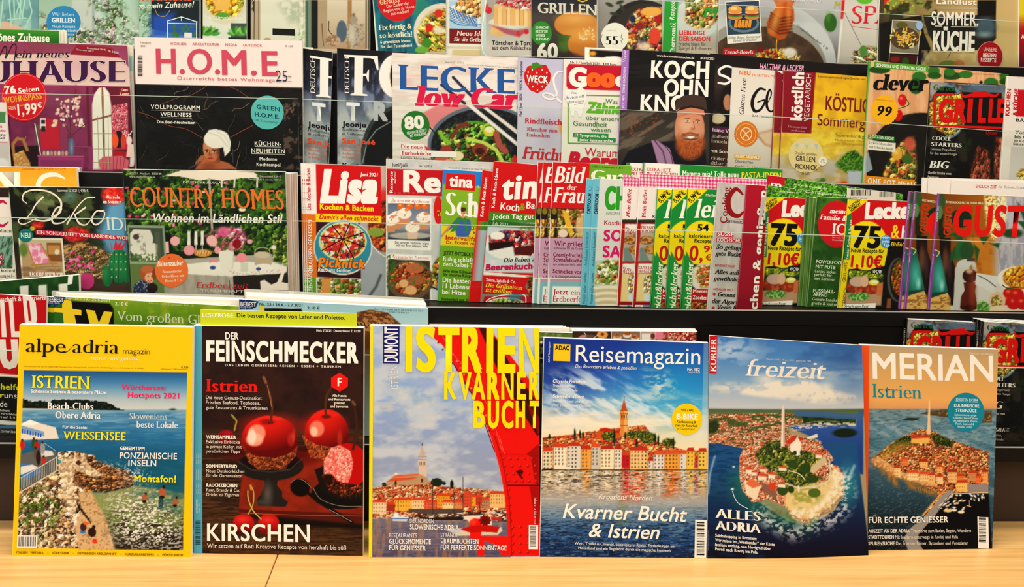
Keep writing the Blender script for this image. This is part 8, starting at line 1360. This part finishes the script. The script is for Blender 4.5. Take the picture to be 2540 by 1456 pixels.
    m=A(1788,2092,-3.2,'bowl food magazine with a wooden honey dipper and a burger photo','b4b0ac',x0b=1780,x1b=2076,yb=160).Z(*K4); m.G([(0,'b8b8b8'),(300,'a8a8a8'),(520,'6c6460')]); m.E(1350,560,640,560,'c8c8c8'); m.pal('8c8c8c',m.mE(1350,120,260,160,60),.5); m.E(1350,600,560,450,'9c9890'); m.E(1370,640,530,410,'4c3828'); m.N('6c5440',m.mE(1370,640,530,410),60,.5,.3,.6,seed=4); food(m,m.mP([(1280,470),(1400,420),(1600,420),(1680,480),(1660,560),(1300,560)],6),['e8a030','f0c860','8c1c24','f4e4c0','c8641c'],28,5,.8,.5); m.E(1590,450,60,40,'ece4dc',.9,6); m.E(1340,425,30,22,'7c1418'); 
    m.Pg([(1450,0),(1640,0),(1610,60),(1590,100),(1480,60)],'b87040'); dp=m.mP([(1490,40),(1560,20),(1625,70),(1630,170),(1600,240),(1550,330),(1500,345),(1440,310),(1400,280),(1390,200),(1430,120)],3); m.pal('b05a20',dp); 
    for k in range(6): m.L([(1410+k*4,170-k*24+60),(1500,200-k*26+90),(1610-k*2,215-k*26+60)],13,'5c2408',1,4)
    m.sheen('f0b868',1470,170,26,90,.8,.3); m.sheen('f0b060',1580,130,14,60,.7); m.L([(1480,340),(1475,400),(1485,460)],9,'e0a040'); m.E(1940,195,55,80,'3c6828'); m.sheen('6c9844',1920,150,20,40,.6)
    m.VP([(1035,15),(1330,0),(1352,355),(1055,378)],'ece4dc'); m.pal('3c4c5c',m.mP([(1042,20),(1326,5),(1338,290),(1055,300)],1)); 
    # burger photo drawn as small printed shapes
    m.VP([(1042,20),(1324,8),(1338,288),(1056,300)],'3a4a5a'); m.VE(1195,200,132,80,'6c8090'); m.VE(1195,195,112,64,'2c3c4c')
    for x in (1120,1265): m.VE(x,150,62,20,'c89058'); m.VE(x,132,62,16,'5c8c34'); m.VE(x,120,60,16,'8c3c28'); m.VE(x,106,60,14,'e8c8b8'); m.VE(x,84,58,36,'dca058'); m.VE(x-10,74,30,14,'f0c888')
    for x in (1120,1150,1180,1210,1240): m.VP([(x,170),(x+24,175),(x+14,240),(x-10,235)],'e0983c')
    m.T('Grillen, Burger, Sommerzeit!',1062,335,275,22,'8c8884','ri',sl=-.04); m.T('Genuss für draußen!',1105,358,200,22,'8c8884','ri',sl=-.04); m.VP([(1018,415),(1290,430),(1288,480),(1012,470)],'b81c2c'); m.T('Trend-Bowls',1028,462,248,32,'f4ece0','Si'); m.T('Orangen-Couscous-Bowl   S. 28',1650,225,330,20,'5c6478','r',rot=-38); m.T('LEICHT + FRISCH',1612,10,255,28,'dcd8d4','b',sl=.06); m.Z(*K5); m.T('M',305,75,70,60,'a8b030','bi'); m.build()
    m=A(2094,2205,-2.6,'white pasta magazine with red widely spaced capitals and a red spine','cfcac4',x0b=2073,yb=170).Z(*K5); m.G([(0,'c8c4bc'),(200,'d4ccc4'),(620,'b4aca4')]); m.Pg([(375,0),(402,0),(385,165),(365,165)],'c8282c'); m.Pg([(365,165),(385,165),(345,560),(328,560)],'ece8e0'); m.E(570,-30,80,66,'6cb038'); food(m,m.mP([(440,560),(480,440),(600,400),(760,420),(760,640),(440,640)],8),['e0d0a0','c8b480','f0e8c8','b03830','5c7a3c'],30,4,.8,.5,ang=.5,sx=2.4,sy=.6); m.E(560,440,34,50,'5c8a44'); m.E(500,445,14,10,'15251c'); m.VL([(400,110),(440,190),(540,390)],6,'8c8480'); m.T('SPAGHETTI',455,212,1130,160,'cc2c34','s'); m.VR(455,225,760,229,'cc2c34',sl=.12); m.build()
    m=A(2186,2530,-3.4,'summer kitchen magazine with white condensed capitals and a penne photo','a89468',yb=180,x0b=2176,x1b=2524).Z(*K5); m.G([(700,'4c4430'),(1000,'8c7c54'),(1400,'b8a070'),(1800,'c8b080')],None,'x'); m.N('8a9a4c',m.mR(740,0,1150,120),40,.5,.15,.9,seed=3); m.N('d8c048',m.mR(740,0,1000,110),24,.6,.1,.8,seed=4); m.N('2c3018',m.mR(740,0,1200,300),60,.58,.15,.8,seed=5); m.Pg([(700,200),(1060,130),(1080,280),(1140,420),(1060,560),(700,560)],'1c1512'); m.Pg([(1070,130),(1700,130),(1700,330),(1640,400),(1560,430),(1200,440),(1120,300)],'2c2824'); m.Pg([(1540,0),(1700,0),(1700,130),(1540,140)],'1c1814'); m.E(1610,230,90,80,'5c7480',.8,14); m.sheen('a8bcc0',1600,300,60,20,.7); m.N('c8b890',m.mR(1060,430,1800,640),70,.5,.3,.7,seed=6); m.L([(1280,500),(1310,450)],6,'4c5c78'); m.E(1290,570,90,50,'6c7c3c'); m.E(1380,560,50,44,'a86c3c',.8,6)
    m.VP([(808,168),(1060,180),(1030,468),(782,455)],'dcd0bc'); ph=[(815,175),(1052,187),(1024,460),(792,448)]; m.VP(ph,'8c8474'); m.VE(915,330,125,95,'5c4c34'); 
    r=random.Random(9)
    for i in range(46):
        x=915+r.gauss(0,48);y=325+r.gauss(0,38); a=r.random()*3.1; dx_,dy_=18*math.cos(a),18*math.sin(a); m.VL([(x-dx_,y-dy_),(x+dx_,y+dy_)],13,r.choice(('e0b040','f0d078','c88c28','d8c890')))
    m.VE(890,215,50,24,'6c6434'); m.VE(1040,220,30,40,'a8bcd8'); m.VP([(780,470),(1025,482),(1015,560),(778,560)],'4c1c18'); m.VE(920,530,30,34,'3c5c24'); m.VE(830,510,40,24,'8c2c1c'); m.VL([(782,458),(776,560)],4,'e0d8c8'); m.VL([(1025,480),(1015,560)],4,'e0d8c8')
    m.T('Landlust',1185,35,345,48,'ece4d8','b',sl=.02); m.VR(1180,70,1540,74,'e4dccf'); m.T('SOMMER.',1140,215,405,115,'e8e0d4','b',sl=.02); m.T('KÜCHE',1155,430,355,160,'e8e0d4','b',sl=.03,out=('e8e0d4',3)); m.VR(1170,222,1235,229,'e4dccf'); m.VR(1310,228,1535,235,'e4dccf'); m.VR(1150,440,1505,444,'e4dccf')
    m.VE(1645,475,113,126,'c8a090'); m.VE(1645,475,108,121,'9c1c24'); m.T('UNSERE',1590,440,115,32,'e8ccc0','r',sl=.04); m.T('BESTEN',1585,490,112,32,'f4e4d8','b',sl=.04); m.T('REZEPTE',1565,530,132,32,'f4e4d8','b',sl=.04); m.Pg([(740,0),(780,0),(740,40)],'c82c28'); m.build()
    m=A(2528,2640,-4,'dark red magazine with a yellow corner at the upper right edge','7c1c28',yb=185).Z(*K5); m.R(1890,0,1960,120,'e0c838'); m.G([(120,'d8c83c'),(260,'b8282c'),(500,'7c1828'),(640,'3c3430')]); m.T('Alte',1915,335,80,40,'f0e4d8','b'); m.build()
mag_seaside(); mag_cherries(); mag_redcrane(); mag_reise(); mag_aerial(); mag_sunset(); tier_d(); tier_c(); tier_c2(); tier_b(); tier_a()
font_cleanup()
